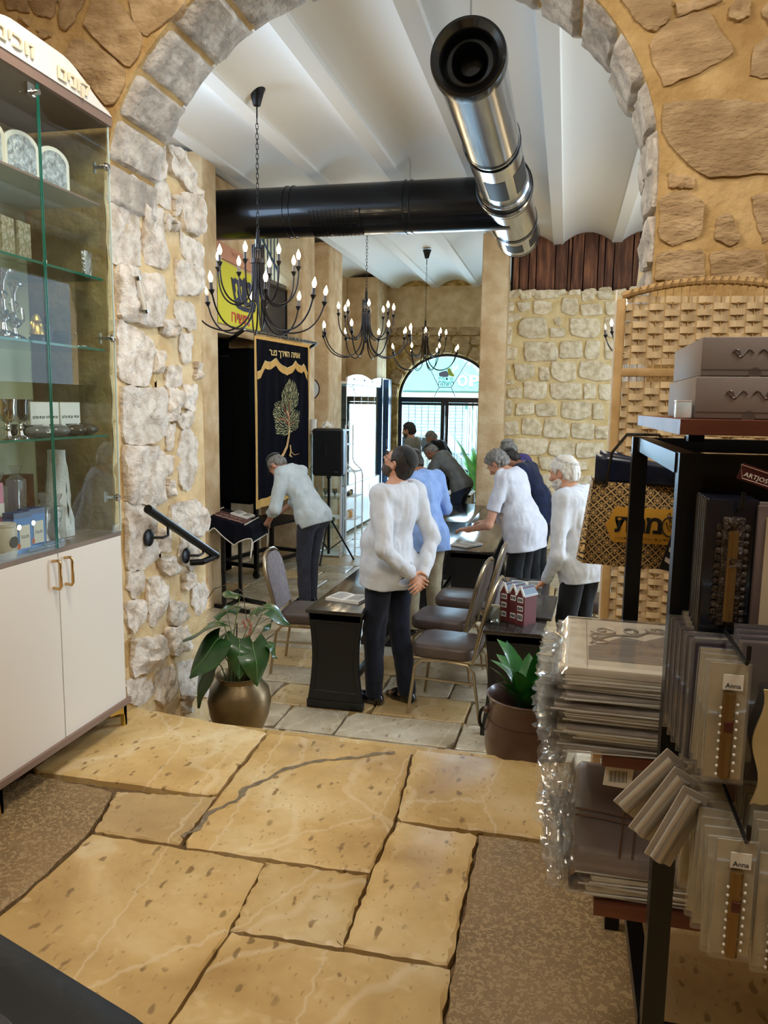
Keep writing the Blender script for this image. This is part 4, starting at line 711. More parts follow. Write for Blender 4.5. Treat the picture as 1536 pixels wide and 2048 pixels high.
# ------------------------------------------------------------------ hall furniture: tables, chairs, lectern, ark, speaker, shelves
M_TTOP = mat('dark brown laminate', '2e2926', '241f1d', rough=.16, scale=6, stretch=(4, .4, 1), coat=.5); M_TBL = mat('black painted wood', '0b0c0e', rough=.42, bump=.1, scale=20)
M_SEAT = mat('taupe leatherette', '5b4c46', '4c3f3a', rough=.42, scale=10, bump=.3, bscale=16, bdist=.006); M_FRAME = mat('champagne gold tube', 'a8977a', rough=.3, metal=.85)
M_FAB = mat('grey lilac woven fabric', '7d7578', '8f878b', rough=.85, scale=26)
M_NAVY = mat('midnight velvet', '04050b', '0a0d1c', rough=.9, scale=7, stretch=(4, 4, .3), spec=.15); M_GFR = mat('gold fringe', 'd8b06a', 'c59a50', rough=.6, scale=60, stretch=(3, 3, .2)); M_EMB = mat('gold embroidery', 'e6cf96', rough=.45, metal=.2)
def study_table(lab, x0, x1, y0, y1, z=.09, group=None, bar=True):
    cx_, cy_ = (x0+x1)/2, (y0+y1)/2; t = thing('study_table', lab, 'table', (cx_, cy_, LZ), 0, group); H = z-LZ; W = x1-x0; L = y1-y0
    obj('tabletop', MB().rbox((0, 0, H-.012), (W, L, .025), .006), M_TTOP, t, world=False)
    obj('apron', MB().box((0, 0, H-.05), (W-.05, L-.06, .05)), M_TBL, t, world=False, smooth=0)
    for sy in (-1, 1):
        y_ = sy*(L/2-.05); hw = W/2-.005; prof = []
        for i in range(13):
            tt = i/12; zz = .07+(H-.10)*tt; prof.append((hw-.028*math.sin(PI*tt)-.006, zz))
        out = [(-hw, 0), (hw, 0), (hw, .05), (hw-.006, .06)]+prof+[(-p[0], p[1]) for p in prof[::-1]]+[(-hw+.006, .06), (-hw, .05)]
        e = obj('end_panel', MB().prism(out, (0, y_+.02, 0), (1, 0, 0), (0, 0, 1), .04), M_TBL, t, world=False)
        pin = [(p[0]-.035, .12+(p[1]-.07)*.80) for p in prof]; fr = pin+[(-p[0], p[1]) for p in pin[::-1]]
        mb = MB(); pts = [(p[0], y_+sy*.0205, p[1]) for p in fr]; mb.tube(pts, .004, 5, closed=True); obj('panel_moulding', mb, M_TBL, e, world=False)
        obj('plinth', MB().rbox((0, y_, .028), (W-.004, .055, .056), .004), M_TBL, e, world=False)
    if bar: obj('foot_bar', MB().bar((W/2-.07, -L/2+.06, .22), (W/2-.07, L/2-.06, .22), .03, .05), M_BMET, t, world=False)
    return t
study_table('narrow black study table with an open book, nearest on the left', -1.645, -1.245, 4.78, 6.32)
study_table('black study table carrying the maroon model house', -.44, -.06, 4.62, 6.18)
g4 = 'long study tables in two columns'
study_table('near left table of the long double row, beside the blue shirt', -1.50, -1.055, 7.22, 9.03, group=g4); study_table('near right table of the long double row, under the reading man', -1.05, -.605, 7.22, 9.03, group=g4)
study_table('far left table of the long double row, reflecting the door', -1.50, -1.055, 9.04, 10.86, group=g4); study_table('far right table of the long double row, ending at the plastered pillar', -1.05, -.605, 9.04, 10.86, group=g4)

def banquet_chair(lab, loc, rz, fabric):
    """faces local +y; origin at the middle of the seat on the floor"""
    t = thing('banquet_chair', lab, 'chair', loc, rz, 'banquet chairs with champagne frames')
    mb = MB().rbox((0, .01, .445), (.42, .43, .085), .09, 6); obj('seat', mb, M_SEAT, t, world=False, smooth=60)
    def brk(z): return -.205-(z-.42)*.24 if z > .42 else -.205
    out = [(-.195, .50), (-.20, .62), (-.215, .74), (-.205, .83), (-.155, .90), (-.08, .93), (0, .937), (.08, .93), (.155, .90), (.205, .83), (.215, .74), (.20, .62), (.195, .50)]
    obj('backrest', MB().prism([(-p[0]*.93, .50+(p[1]-.50)*.96) for p in out], (0, brk(.5)+.5*.24+.018, 0), (1, 0, 0), (0, -.24, 1), .034), fabric, t, world=False, smooth=40)
    fr = [(-.19, -.205, .40)]+[(p[0], brk(p[1]), p[1]) for p in out]+[(.19, -.205, .40)]
    obj('back_frame', MB().tube(fr, .0125, 8), M_FRAME, t, world=False)
    obj('seat_frame', MB().tube([(-.19, -.20, .395), (-.19, .19, .395), (.19, .19, .395), (.19, -.20, .395)], .011, 8, closed=True), M_FRAME, t, world=False)
    for sx in (-1, 1):
        obj('leg', MB().tube([(sx*.19, .02, .392), (sx*.195, .14, .385), (sx*.20, .185, .34), (sx*.205, .225, .01)], .0115, 8), M_FRAME, t, world=False)
        obj('leg', MB().tube([(sx*.19, -.04, .392), (sx*.195, -.17, .385), (sx*.20, -.215, .34), (sx*.205, -.262, .01)], .0115, 8), M_FRAME, t, world=False)
        obj('stretcher', MB().tube([(sx*.198, .197, .26), (sx*.20, -.235, .26)], .008, 8), M_FRAME, t, world=False)
    return t
ch = banquet_chair('banquet chair with its grey lilac back to the ark, pushed up to the left table', (-1.87, 5.56, LZ), math.radians(-86), M_FAB)
def chair(lab, loc, rz):
    c_ = banquet_chair(lab, loc, rz, mat('taupe back fabric', '6e625e', '7a6e69', rough=.8, scale=30)); return c_
chair('banquet chair nearest the camera, behind the man looking up', (-.70, 5.04, LZ), math.radians(84))
chair('middle of the three banquet chairs facing left behind the man looking up', (-.83, 5.68, LZ), math.radians(83))
chair('farthest of the three banquet chairs facing left, in front of the long tables', (-.77, 6.36, LZ), math.radians(88))
chair('banquet chair half visible by the stone wall between the standing men', (-.20, 10.35, LZ), math.radians(20))
chair('dark seat behind the model house table beside the leaning man', (.30, 6.55, LZ), math.radians(80))

def open_book(lab, loc, rz, w_=.13, d=.18, tilt=0, cov='grey book cover', thick=.022):
    t = thing('open_book', lab, 'book', loc, rz)
    if tilt: t.rotation_euler = (tilt, 0, rz)
    for s_ in (-1, 1):
        mb = MB(); n_ = 8
        f = lambda a, b: (s_*a*w_, (b-.5)*d, .004+thick*(1-a)**.0*math.sin(PI*min(1, .12+.88*a))**.6*.8 if a < .98 else .004)
        mb.grid(n_, 2, lambda a, b: f(a, b)); mb.grid(n_, 2, lambda a, b: (s_*a*w_, (b-.5)*d, .002))
        obj('page_block', MB().prism([(0, .002)]+[(s_*a*w_, .003+thick*math.sin(PI*(.12+.5*a))**.8*(1-.25*a)) for a in [k/8 for k in range(9)]]+[(s_*w_, .002)], (0, d/2, 0), (1, 0, 0), (0, 0, 1), d), M_PAPER, t, world=False, smooth=30)
        lines = MB()
        for k in range(14):
            yy = d/2-.02-(d-.035)*k/14; a0, a1 = .12, .88; zz = lambda a: .0042+thick*math.sin(PI*(.12+.5*a))**.8*(1-.25*a)
            xs_ = [a0+(a1-a0)*i/3 for i in range(4)]
            for i in range(3): lines.add([(s_*xs_[i]*w_, yy, zz(xs_[i])), (s_*xs_[i+1]*w_, yy, zz(xs_[i+1])), (s_*xs_[i+1]*w_, yy-.004, zz(xs_[i+1])), (s_*xs_[i]*w_, yy-.004, zz(xs_[i]))], [(0, 1, 2, 3)])
        obj('printed_lines', lines, mat('faint print', '8e8b86', rough=.9), t, world=False, smooth=0, kind='stuff')
    obj('cover', MB().box((0, 0, .001), (w_*2.04, d*1.03, .002)), mat(cov, '9a9c9f', rough=.5), t, world=False, smooth=0); return t
open_book('open white book lying on the nearest left table', (-1.44, 5.12, .0905), math.radians(-12), .13, .20)
open_book('open book under the hands of the man in the white tee', (-.90, 7.50, .095), math.radians(60), .13, .20)
open_book('open book lying on the dark table by the leaning man', (-.24, 5.92, .0905), math.radians(5), .11, .16)
t = thing('small_booklet', 'small pale booklet on the far end of the nearest left table', 'book', (-1.52, 6.12, .0905), .3)
obj('pages', MB().box((0, 0, .012), (.09, .12, .024)), M_PAPER, t, world=False, smooth=0); obj('cover', MB().box((0, 0, .0255), (.092, .122, .003)), mat('brown cover', '7a5140'), t, world=False, smooth=0)
# maroon model house (collection box), jar and tray
M_MAR = mat('maroon card', '5a2326', '65292c', rough=.6, scale=10); M_RF = mat('grey blue roof', '66788a', rough=.6); M_WH = mat('white print', 'e8e8ea', rough=.6)
hs = thing('model_house', 'maroon model house with three white edged gables standing on the dark table', 'model house', (-.245, 4.885, .0905), math.radians(-36))
W, D, E = .20, .12, .20
for k in range(3):
    cxk = -W/2+W/3*(k+.5); off = .0 if k != 1 else .012
    g = [(cxk-W/6, 0), (cxk+W/6, 0), (cxk+W/6, E-.015), (cxk, E+.045), (cxk-W/6, E-.015)]
    b = obj('gable_block', MB().prism(g, (0, D/2, 0), (1, 0, 0), (0, 0, 1), D-off), M_MAR, hs, world=False, smooth=0)
    obj('barge_board', MB().bar((cxk-W/6, -D/2-.004+off, E-.012), (cxk, -D/2-.004+off, E+.05), .006, .014).bar((cxk, -D/2-.004+off, E+.05), (cxk+W/6, -D/2-.004+off, E-.012), .006, .014), M_WH, b, world=False, smooth=0)
    obj('roof_slope', MB().bar((cxk-W/12, D/2+.004, E+.018), (cxk-W/12, -D/2-.004+off, E+.018), .07, .004, up=(-1, 0, .85)).bar((cxk+W/12, D/2+.004, E+.018), (cxk+W/12, -D/2-.004+off, E+.018), .07, .004, up=(1, 0, .85)), M_RF, b, world=False, smooth=0)
    for z in (.03, .09, .145):
        if k == 1 and z == .09: continue
        hh = .042 if z == .03 and k == 2 else .032
        wn = obj('window', MB().box((cxk, -D/2+off-.001, z+hh/2), (.042, .003, hh)), M_WH, hs, world=False, smooth=0)
        pn = MB()
        for a in (-1, 0, 1): pn.box((cxk+a*.0125, -D/2+off-.003, z+hh/2), (.0085, .001, hh-.012))
        obj('panes', pn, mat('dark pane', '20242b', rough=.2), wn, world=False, smooth=0, kind='stuff')
obj('side_roof_edge', MB().box((W/2+.002, 0, E-.008), (.006, D+.008, .012)), M_WH, hs, world=False, smooth=0)
obj('coin_slot', MB().box((.04, .02, E+.035), (.012, .045, .004), ry=.9), M_BLACK, hs, world=False, smooth=0)
t = thing('acrylic_cube', 'clear open box with crumpled foil standing in front of the model house', 'container', (-.375, 4.80, .0905), -.15)
for dx, dy, sx, sy in ((0, -.03, .064, .003), (0, .03, .064, .003), (-.031, 0, .003, .06), (.031, 0, .003, .06)): obj('pane', MB().box((dx, dy, .055), (sx, sy, .11)), G_CLR, t, world=False, smooth=0)
obj('base', MB().box((0, 0, .003), (.064, .062, .006)), M_GLASSW, t, world=False, smooth=0); obj('foil', MB().grid(9, 9, lambda a, b: ((a-.5)*.05, (b-.5)*.05, .012+.03*abs(nz(a*5, b*5, 2)))), M_SILV, t, world=False); obj('white_label', MB().box((0, -.02, .118), (.055, .002, .022), rx=.7), M_PAPER, t, world=False, smooth=0)
t = thing('tea_light_jar', 'small glass with yellow liquid beside the model house', 'jar', (-.155, 5.28, .0905)); obj('glass_wall', MB().lathe([(.014, 0), (.017, .06)], (0, 0, 0), 16, capt=False), G_CLR, t, world=False); obj('yellow_liquid', MB().lathe([(.012, .002), (.013, .024), (.002, .024)], (0, 0, 0), 16), mat('yellow liquid', 'c9c32a', rough=.2), t, world=False)
t = thing('dark_laptop', 'closed dark flat case lying on the table right of the model house', 'laptop', (-.10, 5.25, .0905), -.05); obj('lid', MB().rbox((0, 0, .012), (.17, .62, .014), .012), mat('brushed dark grey', '3c3937', rough=.35, metal=.5), t, world=False); obj('base', MB().rbox((0, 0, .004), (.17, .62, .007), .012), M_BLACK, t, world=False)

# ---- lectern with its velvet cover
lc = thing('lectern', 'black metal reading stand with wide T feet beside the plastered pillar', 'lectern', (-3.20, 7.15, LZ), 0)
a0, a1, b0, b1 = Vector((-3.45, 7.05, LZ+.02)), Vector((-2.95, 6.88, LZ+.02)), Vector((-3.44, 7.42, LZ+.02)), Vector((-2.92, 7.22, LZ+.02))
for p, q in ((a0, a1), (b0, b1)):
    f_ = obj('foot', MB().bar(p, q, .035, .035), M_BMET, lc); d_ = (q-p).normalized()
    for e in (p+d_*.02, q-d_*.02): obj('foot_pad', MB().box((e.x, e.y, LZ+.006), (.03, .03, .012)), M_BLACK, f_)
m0, m1 = a0.lerp(a1, .38), b0.lerp(b1, .38)
for p in (m0, m1): obj('upright', MB().bar(p, p+Vector((0, 0, .86)), .032, .032, up=(0, 1, 0)), M_BMET, lc)
obj('cross_bar', MB().bar(m0+Vector((0, 0, .10)), m1+Vector((0, 0, .10)), .03), M_BMET, lc); obj('cross_bar', MB().bar(m0, m1, .03), M_BMET, lc)
# sloping board frame: u along the near edge (towards the man), v away
LU, LV, LO = Vector((.55, -.10, -.10)), Vector((-.02, .42, .02)), Vector((-3.48, 6.98, .355))
LN = LU.cross(LV).normalized()
obj('board', MB().add([LO, LO+LU, LO+LU+LV, LO+LV, LO-LN*.02, LO+LU-LN*.02, LO+LU+LV-LN*.02, LO+LV-LN*.02], [(0, 1, 2, 3), (7, 6, 5, 4), (0, 4, 5, 1), (1, 5, 6, 2), (2, 6, 7, 3), (3, 7, 4, 0)]), M_TBL, lc, smooth=0)
vc = thing('velvet_cover', 'midnight blue velvet cloth with white cord hanging over the reading stand', 'cloth', tuple(LO))
def drape(a, b):
    ex = .26; u = (a*(1+2*.16)-.16); v = (b*(1+2*.30)-.30); cu_, cv_ = min(1, max(0, u)), min(1, max(0, v)); p = LO+LU*cu_+LV*cv_+LN*.006
    du, dv = u-cu_, v-cv_; dr_ = abs(du)*1.0+abs(dv)*.62
    p = p+LU*du*.35+LV*dv*.25; p.z -= dr_*.85*(1+.35*math.sin(9*u+2)*(abs(dv) > 0)); p += Vector((.02*math.sin(14*u)*abs(dv)*3, -.02*math.sin(17*u)*abs(dv)*3, 0)); return tuple(p)
obj('cloth', MB().grid(40, 40, drape), M_NAVY, vc, smooth=60, solid=.003)
edge = [drape(i/39, 0) for i in range(40)]+[drape(1, i/39) for i in range(1, 40)]+[drape(1-i/39, 1) for i in range(1, 40)]+[drape(0, 1-i/39) for i in range(1, 39)]
obj('white_cord', MB().tube(edge, .006, 6, closed=True), mat('white cord', 'ddd9cf', rough=.7), vc)
def onb(u, v, h): return LO+LU*u+LV*v+LN*h
def board_piece(name, u0, u1, v0, v1, h0, h1, m, par): return obj(name, MB().add([onb(u, v, h) for h in (h0, h1) for u, v in ((u0, v0), (u1, v0), (u1, v1), (u0, v1))], [(3, 2, 1, 0), (4, 5, 6, 7), (0, 1, 5, 4), (1, 2, 6, 5), (2, 3, 7, 6), (3, 0, 4, 7)]), m, par, smooth=0)
tb = thing('prayer_board', 'brown embroidered panel with white rods on the velvet covered stand', 'panel', tuple(onb(.5, .4, .01)))
board_piece('panel', .14, .86, .10, .62, .010, .016, mat('brown brocade', '3f2420', '6b4238', rough=.7, scale=30), tb)
for u in (.12, .88): obj('rod', MB().tube([onb(u, .02, .016), onb(u, .95, .016)], .006, 6), mat('ivory rod', 'e2dccb', rough=.5), tb)
obj('embroidery', MB().tube([onb(.18+.62*i/24, .14+.04*math.sin(i*1.3), .017) for i in range(25)], .003, 4), mat('pale pink thread', 'c9a79a'), tb)
obj('lettering', text_mb('חצנמל', .05, onb(.48, .36, .0), LU, LV, ext=.0175, fit=.25), mat('pale pink thread', 'c9a79a'), tb)
bkk = open_book('open prayer book lying on the brown panel of the velvet stand', tuple(onb(.62, .70, .018)), math.radians(-10), .10, .15)
bkk.rotation_euler = (math.radians(2), math.radians(10.5), math.radians(-10))

# ---- ark on castors
AO, AD = Vector((-3.47, 8.30, 0)), Vector((.2256, .9742, 0)); AN = Vector((.9742, -.2256, 0))
def ap(u, n_, z): p = AO+AD*u+AN*n_; return Vector((p.x, p.y, z))
def abox(mb, u0, u1, n0, n1, z0, z1): return mb.add([ap(u, n_, z) for z in (z0, z1) for u, n_ in ((u0, n0), (u1, n0), (u1, n1), (u0, n1))], [(0, 1, 2, 3), (7, 6, 5, 4), (0, 4, 5, 1), (1, 5, 6, 2), (2, 6, 7, 3), (3, 7, 4, 0)])
ark = thing('ark_cabinet', 'tall black steel ark cabinet on castors behind the embroidered curtain', 'cabinet', tuple(ap(.6, -.3, LZ)))
obj('body', abox(MB(), .04, 1.16, -.56, -.10, .28, 2.08), M_BMET, ark, smooth=0)
for n0 in (-.555, -.325): obj('side_door', abox(MB(), .028, .04, n0, n0+.222, .32, 2.04), mat('matt black panel', '0a0b0e', rough=.5), ark, smooth=0)
obj('label_strip', abox(MB(), .022, .028, -.50, -.38, 1.985, 2.0), mat('dull steel', '5a5e62', rough=.4, metal=.7), ark, smooth=0)
for u in (.04, 1.14):
    for n0 in (-.58, -.04):
        lg = obj('leg', abox(MB(), u-.02, u+.025, n0, n0+.045, LZ+.10, .30), M_BMET, ark, smooth=0); c_ = ap(u, n0+.02, LZ+.045)
        obj('castor_fork', MB().box((c_.x, c_.y, LZ+.085), (.05, .05, .02)).box((c_.x, c_.y-.022, LZ+.06), (.03, .004, .05)), M_BMET, lg); obj('castor_wheel', MB().lathe([(.005, -.015), (.040, -.015), (.045, -.008), (.045, .008), (.040, .015), (.005, .015)], (c_.x, c_.y, LZ+.046), 18, 'Y'), mat('black rubber', '121214', rough=.6), lg)
for a, b in (((.04, -.56), (.04, -.02)), ((1.14, -.56), (1.14, -.02)), ((.04, -.56), (1.14, -.56)), ((.04, -.02), (1.14, -.02))): obj('lower_rail', MB().bar(ap(*a, LZ+.15), ap(*b, LZ+.15), .045), M_BMET, ark)
obj('lower_shelf', abox(MB(), .02, 1.18, -.58, .0, -.02, .01), M_BMET, ark, smooth=0)
cu = thing('ark_curtain', 'midnight velvet curtain with gold borders and an embroidered olive tree', 'curtain', tuple(ap(.6, 0, .3)))
def cp_(u, z, h=0):
    fd = .018*math.sin(u*34+.6*math.sin(z*2))*(min(1, (2.22-z)*1.4)*.9+.1); return ap(u, fd*.6+.0+h, z)
def ztop(u): return 2.218-.018*u
def zbot(u): return .285+.085*u
obj('velvet', MB().grid(110, 30, lambda a, b: cp_(1.18*a, zbot(1.18*a)+(ztop(1.18*a)-zbot(1.18*a))*b)), M_NAVY, cu, smooth=60)
for nm, f in (('gold_border', lambda a, b: cp_(.002+.035*a, zbot(0)+(ztop(0)-zbot(0))*b, .006)), ('gold_border', lambda a, b: cp_(1.143+.035*a, zbot(1.16)+(ztop(1.16)-zbot(1.16))*b, .006)), ('gold_border', lambda a, b: cp_(1.18*a, ztop(1.18*a)-.035+.035*b, .007)), ('fringe', lambda a, b: cp_(1.18*a, zbot(1.18*a)-.05+.10*b, .008))):
    obj(nm, MB().grid(90 if 'fringe' in nm else 40, 30 if 'border' in nm else 3, f), M_GFR, cu, smooth=60)
vt = [(.036, 1.811), (.125, 1.833), (.162, 1.889), (.199, 1.945), (.235, 1.932), (.327, 1.937), (.412, 1.986), (.469, 1.947), (.565, 1.904), (.663, 1.882), (.764, 1.915), (.845, 1.98), (.907, 1.939), (.981, 1.92), (1.023, 1.951), (1.066, 1.93), (1.12, 1.837)]
def vz(u):
    for (a, b), (c, d) in zip(vt, vt[1:]):
        if u <= c: return b+(d-b)*(u-a)/(c-a)
    return vt[-1][1]
vl = obj('scalloped_fringe', MB().grid(120, 4, lambda a, b: cp_(.036+1.084*a, vz(.036+1.084*a)-.085*(1-b)+.004*math.sin(a*300)*(1-b), .012)), M_GFR, cu, smooth=60)
obj('gold_braid', MB().tube([cp_(.036+1.084*i/80, vz(.036+1.084*i/80), .014) for i in range(81)], .006, 6), M_EMB, vl)
for u, z_, s_ in ((.60, 2.082, 0),): obj('lettering', text_mb('רצנ ךרדה התא', .10, ap(u, .022, z_-.035), AD, (0, 0, 1), ext=.0025, fit=.66, bold=.022), M_EMB, cu)
for body, z_, f in (('עשויה', .675, .17), ('תשדקה', .600, .17), ('לארשי', .56, .16)): obj('lettering', text_mb(body, .06 if f > .165 else .04, ap(.645, .022, z_), AD, (0, 0, 1), ext=.0025, fit=f, bold=.015), M_EMB, cu)
tk = [(.389, .744, .008), (.473, .797, .016), (.555, .846, .022), (.639, .943, .022), (.675, 1.05, .018), (.696, 1.135, .016), (.682, 1.213, .014), (.696, 1.298, .012), (.641, 1.374, .008)]
def ribbon(pts, h): 
    mb = MB(); vs = []
    for i, (u, z, w_) in enumerate(pts):
        a, b = pts[max(0, i-1)], pts[min(len(pts)-1, i+1)]; d = Vector((b[0]-a[0], b[1]-a[1])).normalized(); vs += [ap(u-d.y*w_, h, z+d.x*w_), ap(u+d.y*w_, h, z-d.x*w_)]
    mb.add(vs, [(2*i, 2*i+1, 2*i+3, 2*i+2) for i in range(len(pts)-1)]); return mb
M_BRN = mat('bronze thread', 'b98f5c', 'd9b985', rough=.5, scale=40); M_RED = mat('russet thread', '9a4a3a', rough=.6)
tr_ = obj('embroidered_trunk', ribbon(tk, .022), M_BRN, cu, smooth=0)
for pts in ([(.709, .956, .012), (.723, .877, .016), (.70, .83, .02), (.751, .805, .004)], [(.723, .877, .006), (.80, .83, .004), (.911, .837, .002)], [(.68, 1.20, .008), (.60, 1.27, .007), (.50, 1.28, .005), (.42, 1.25, .003)], [(.69, 1.25, .008), (.62, 1.35, .006), (.56, 1.45, .004)], [(.69, 1.2, .006), (.78, 1.22, .004), (.85, 1.26, .003)], [(.69, 1.3, .008), (.68, 1.42, .006), (.74, 1.54, .003)]):
    obj('embroidered_branch', ribbon(pts, .023), M_RED if pts[0][1] > 1.1 else M_BRN, tr_, smooth=0)
crown = [(.698, 1.75), (.811, 1.715), (.897, 1.578), (.882, 1.453), (.767, 1.39), (.926, 1.367), (.911, 1.249), (.867, 1.147), (.724, 1.111), (.584, 1.076), (.421, 1.103), (.369, 1.255), (.344, 1.359), (.397, 1.464), (.532, 1.495), (.532, 1.578), (.615, 1.686)]
def inside(x, y, P_):
    c = False
    for i in range(len(P_)):
        (x1, y1), (x2, y2) = P_[i-1], P_[i]
        if (y1 > y) != (y2 > y) and x < (x2-x1)*(y-y1)/(y2-y1)+x1: c = not c
    return c
rd = random.Random(6); lv = {0: MB(), 1: MB(), 2: MB()}; got = []
for _ in range(9000):
    u, z = rd.uniform(.33, .94), rd.uniform(1.06, 1.77)
    if not inside(u, z, crown) or any(abs(u-a)+abs(z-b) < .024 for a, b in got): continue
    got.append((u, z)); an = math.atan2(z-1.15, (u-.69)*1.3)+rd.uniform(-.35, .35); d = Vector((math.cos(an), math.sin(an))); L, w_ = rd.uniform(.017, .026), rd.uniform(.004, .0065); P_ = Vector((u, z))
    q = [P_-d*L, P_+Vector((-d.y, d.x))*w_, P_+d*L, P_-Vector((-d.y, d.x))*w_]; lv[rd.choice((0, 0, 1, 2))].add([ap(p.x, .0225, p.y) for p in q], [(0, 1, 2, 3)])
for k, c_ in ((0, 'a9a77c'), (1, '7c8a6a'), (2, 'e6dfae')): obj('embroidered_leaves', lv[k], mat('leaf thread %d' % k, c_, rough=.5), cu, smooth=0, kind='stuff')
rod = thing('curtain_rod', 'grey metal curtain rod with diagonal black brackets above the ark curtain', 'curtain rod', (-3.49, 8.1, 2.26))
R0, R1 = ap(-.18, .0, 2.262), ap(1.36, 0, 2.232)
obj('rod', MB().tube([R0, R1], .016, 12), mat('grey steel tube', '6f7276', rough=.3, metal=.9), rod)
for p in (R0, R1): obj('end_cap', MB().sphere(tuple(p), .02, 10, 6), M_CHROME, rod)
obj('bracket', MB().bar(R0, ap(-.15, -.52, 2.0), .03), M_BMET, rod); obj('bracket', MB().bar(R1, ap(1.30, -.30, 2.05), .03), M_BMET, rod)
for i in range(15): u = .03+i*.08; p = ap(u, 0, ztop(u)+.012); obj('curtain_ring', MB().tube([p+AN*.024*math.cos(a)+Vector((0, 0, .022+.026*math.sin(a))) for a in [2*PI*k/12 for k in range(12)]], .0025, 5, closed=True), M_CHROME, rod)
# yellow banner with a crown
YO = Vector((-3.635, 7.73, 0)); YU = Vector((0, 1, 0)); fw = 1.17
def yp(s, z, h=0): p = YO+YU*(s*fw); return Vector((p.x+h+.006*math.sin(9*s), p.y, z))
bn = thing('yellow_banner', 'yellow banner with a dark crown and red lettering behind the first chandelier', 'banner', (-3.63, 8.3, 2.3))
zt_ = lambda s: 2.965-.05*s; zb_ = lambda s: 2.30-.01*s
obj('banner_cloth', MB().grid(14, 14, lambda a, b: yp(a, zb_(a)+(zt_(a)-zb_(a))*b)), mat('lemon yellow cloth', 'd8d02c', rough=.7), bn, smooth=60)
def yq(s, t, h=.004): return yp(s, zb_(s)+(zt_(s)-zb_(s))*t, h)
def yshape(pts, m, nm, h=.006, par=None): n = len(pts); return obj(nm, MB().add([yq(a, b, h) for a, b in pts], [tuple(range(n))]), m, par or bn, smooth=0)
M_CRN = mat('navy crown print', '1c1f3c', rough=.7); M_YEL2 = mat('lemon yellow cloth', 'd8d02c')
cro = yshape([(.28, .80), (.34, .78), (.38, .82), (.45, .80), (.50, .86), (.56, .83), (.60, .90), (.66, .84), (.72, .86), (.77, .80), (.84, .83), (.86, .76), (.93, .78), (.90, .60), (.86, .44), (.84, .36), (.72, .32), (.58, .31), (.44, .33), (.38, .37), (.36, .46), (.32, .60)], M_CRN, 'crown_print')
for a in (.37, .50, .64, .78): yshape([(a, .70), (a+.035, .74), (a+.06, .66), (a+.045, .58), (a+.07, .52), (a+.03, .48), (a+.0, .55), (a+.02, .62)], M_YEL2, 'crown_opening', .009, cro)
yshape([(.41, .42), (.60, .385), (.82, .42), (.82, .44), (.60, .405), (.41, .44)], M_YEL2, 'crown_line', .009, cro)
obj('lettering', text_mb('חישמ', .17, yq(.50, .16, .008), YU, (0, 0, 1), ext=.001, fit=.50, bold=.02), mat('red print', 'c8402c', rough=.7), bn)
# window high above the ark, board and beam on the left wall
wn = thing('window_1', kind='structure')
for i in range(9): y = 8.90+i*.115; obj('bar', MB().box((-3.72, y, 3.32), (.012, .012, .76)), M_BAR, wn, smooth=0)
obj('diagonal_bar', MB().bar((-3.74, 8.86, 3.66), (-3.74, 9.9, 3.1), .018), M_BAR, wn)
obj('sill', MB().box((-3.69, 9.36, 2.955), (.12, 1.08, .05)), mat('grey sill', '66645f', rough=.6), wn, smooth=0)
obj('window_glass', MB().box((-3.75, 9.4, 3.32), (.005, 1.14, .76)), G_CLR, wn, smooth=0)
t = thing('wall_board', 'dark grey board under the barred high window', 'board', (-3.62, 9.34, 2.4)); obj('panel', MB().box((-3.64, 9.34, 2.61), (.03, .84, .60)), mat('charcoal board', '2d2c2e', '3b393a', rough=.6, scale=3), t, smooth=0); obj('frame', MB().box((-3.635, 9.75, 2.61), (.05, .03, .62)).box((-3.635, 9.34, 2.905), (.05, .86, .03)), M_BMET, t, smooth=0)
t = thing('salmon_board', 'salmon coloured signboard strip above the yellow banner', 'sign', (-3.63, 8.3, 3.05)); obj('panel', MB().prism([(7.72, 2.98), (8.79, 2.965), (8.79, 3.10), (7.72, 3.15)], (-3.655, 0, 0), (0, 1, 0), (0, 0, 1), .02), mat('salmon paint', 'cf9272', rough=.6), t, smooth=0); obj('lettering', text_mb('לחרו', .07, (-3.633, 8.2, 3.065), (0, 1, 0), (0, 0, 1), ext=.002, fit=.26), mat('faded brown print', 'a86c50'), t)
t = thing('wall_clock', 'round white wall clock with a dark rim on the side of the second pilaster', 'clock', (-3.397, 10.42, 1.66)); cc_ = (-3.62, 10.86, 1.68)
obj('rim', MB().lathe([(.15, 0), (.165, 0), (.165, .035), (.15, .035)], (-3.70, 10.905, 1.68), 28, 'Y', False, False), mat('dark rim', '3a2426', rough=.3), t); obj('dial', MB().lathe([(.002, 0), (.152, 0), (.152, .012)], (-3.70, 10.905, 1.68), 28, 'Y'), mat('dial', 'dfe6ea', rough=.3), t)
for a_, l_ in ((1.0, .09), (2.6, .12)): obj('hand', MB().bar((-3.70, 10.900, 1.68), (-3.70+l_*math.cos(a_), 10.900, 1.68+l_*math.sin(a_)), .006), M_BLACK, t)
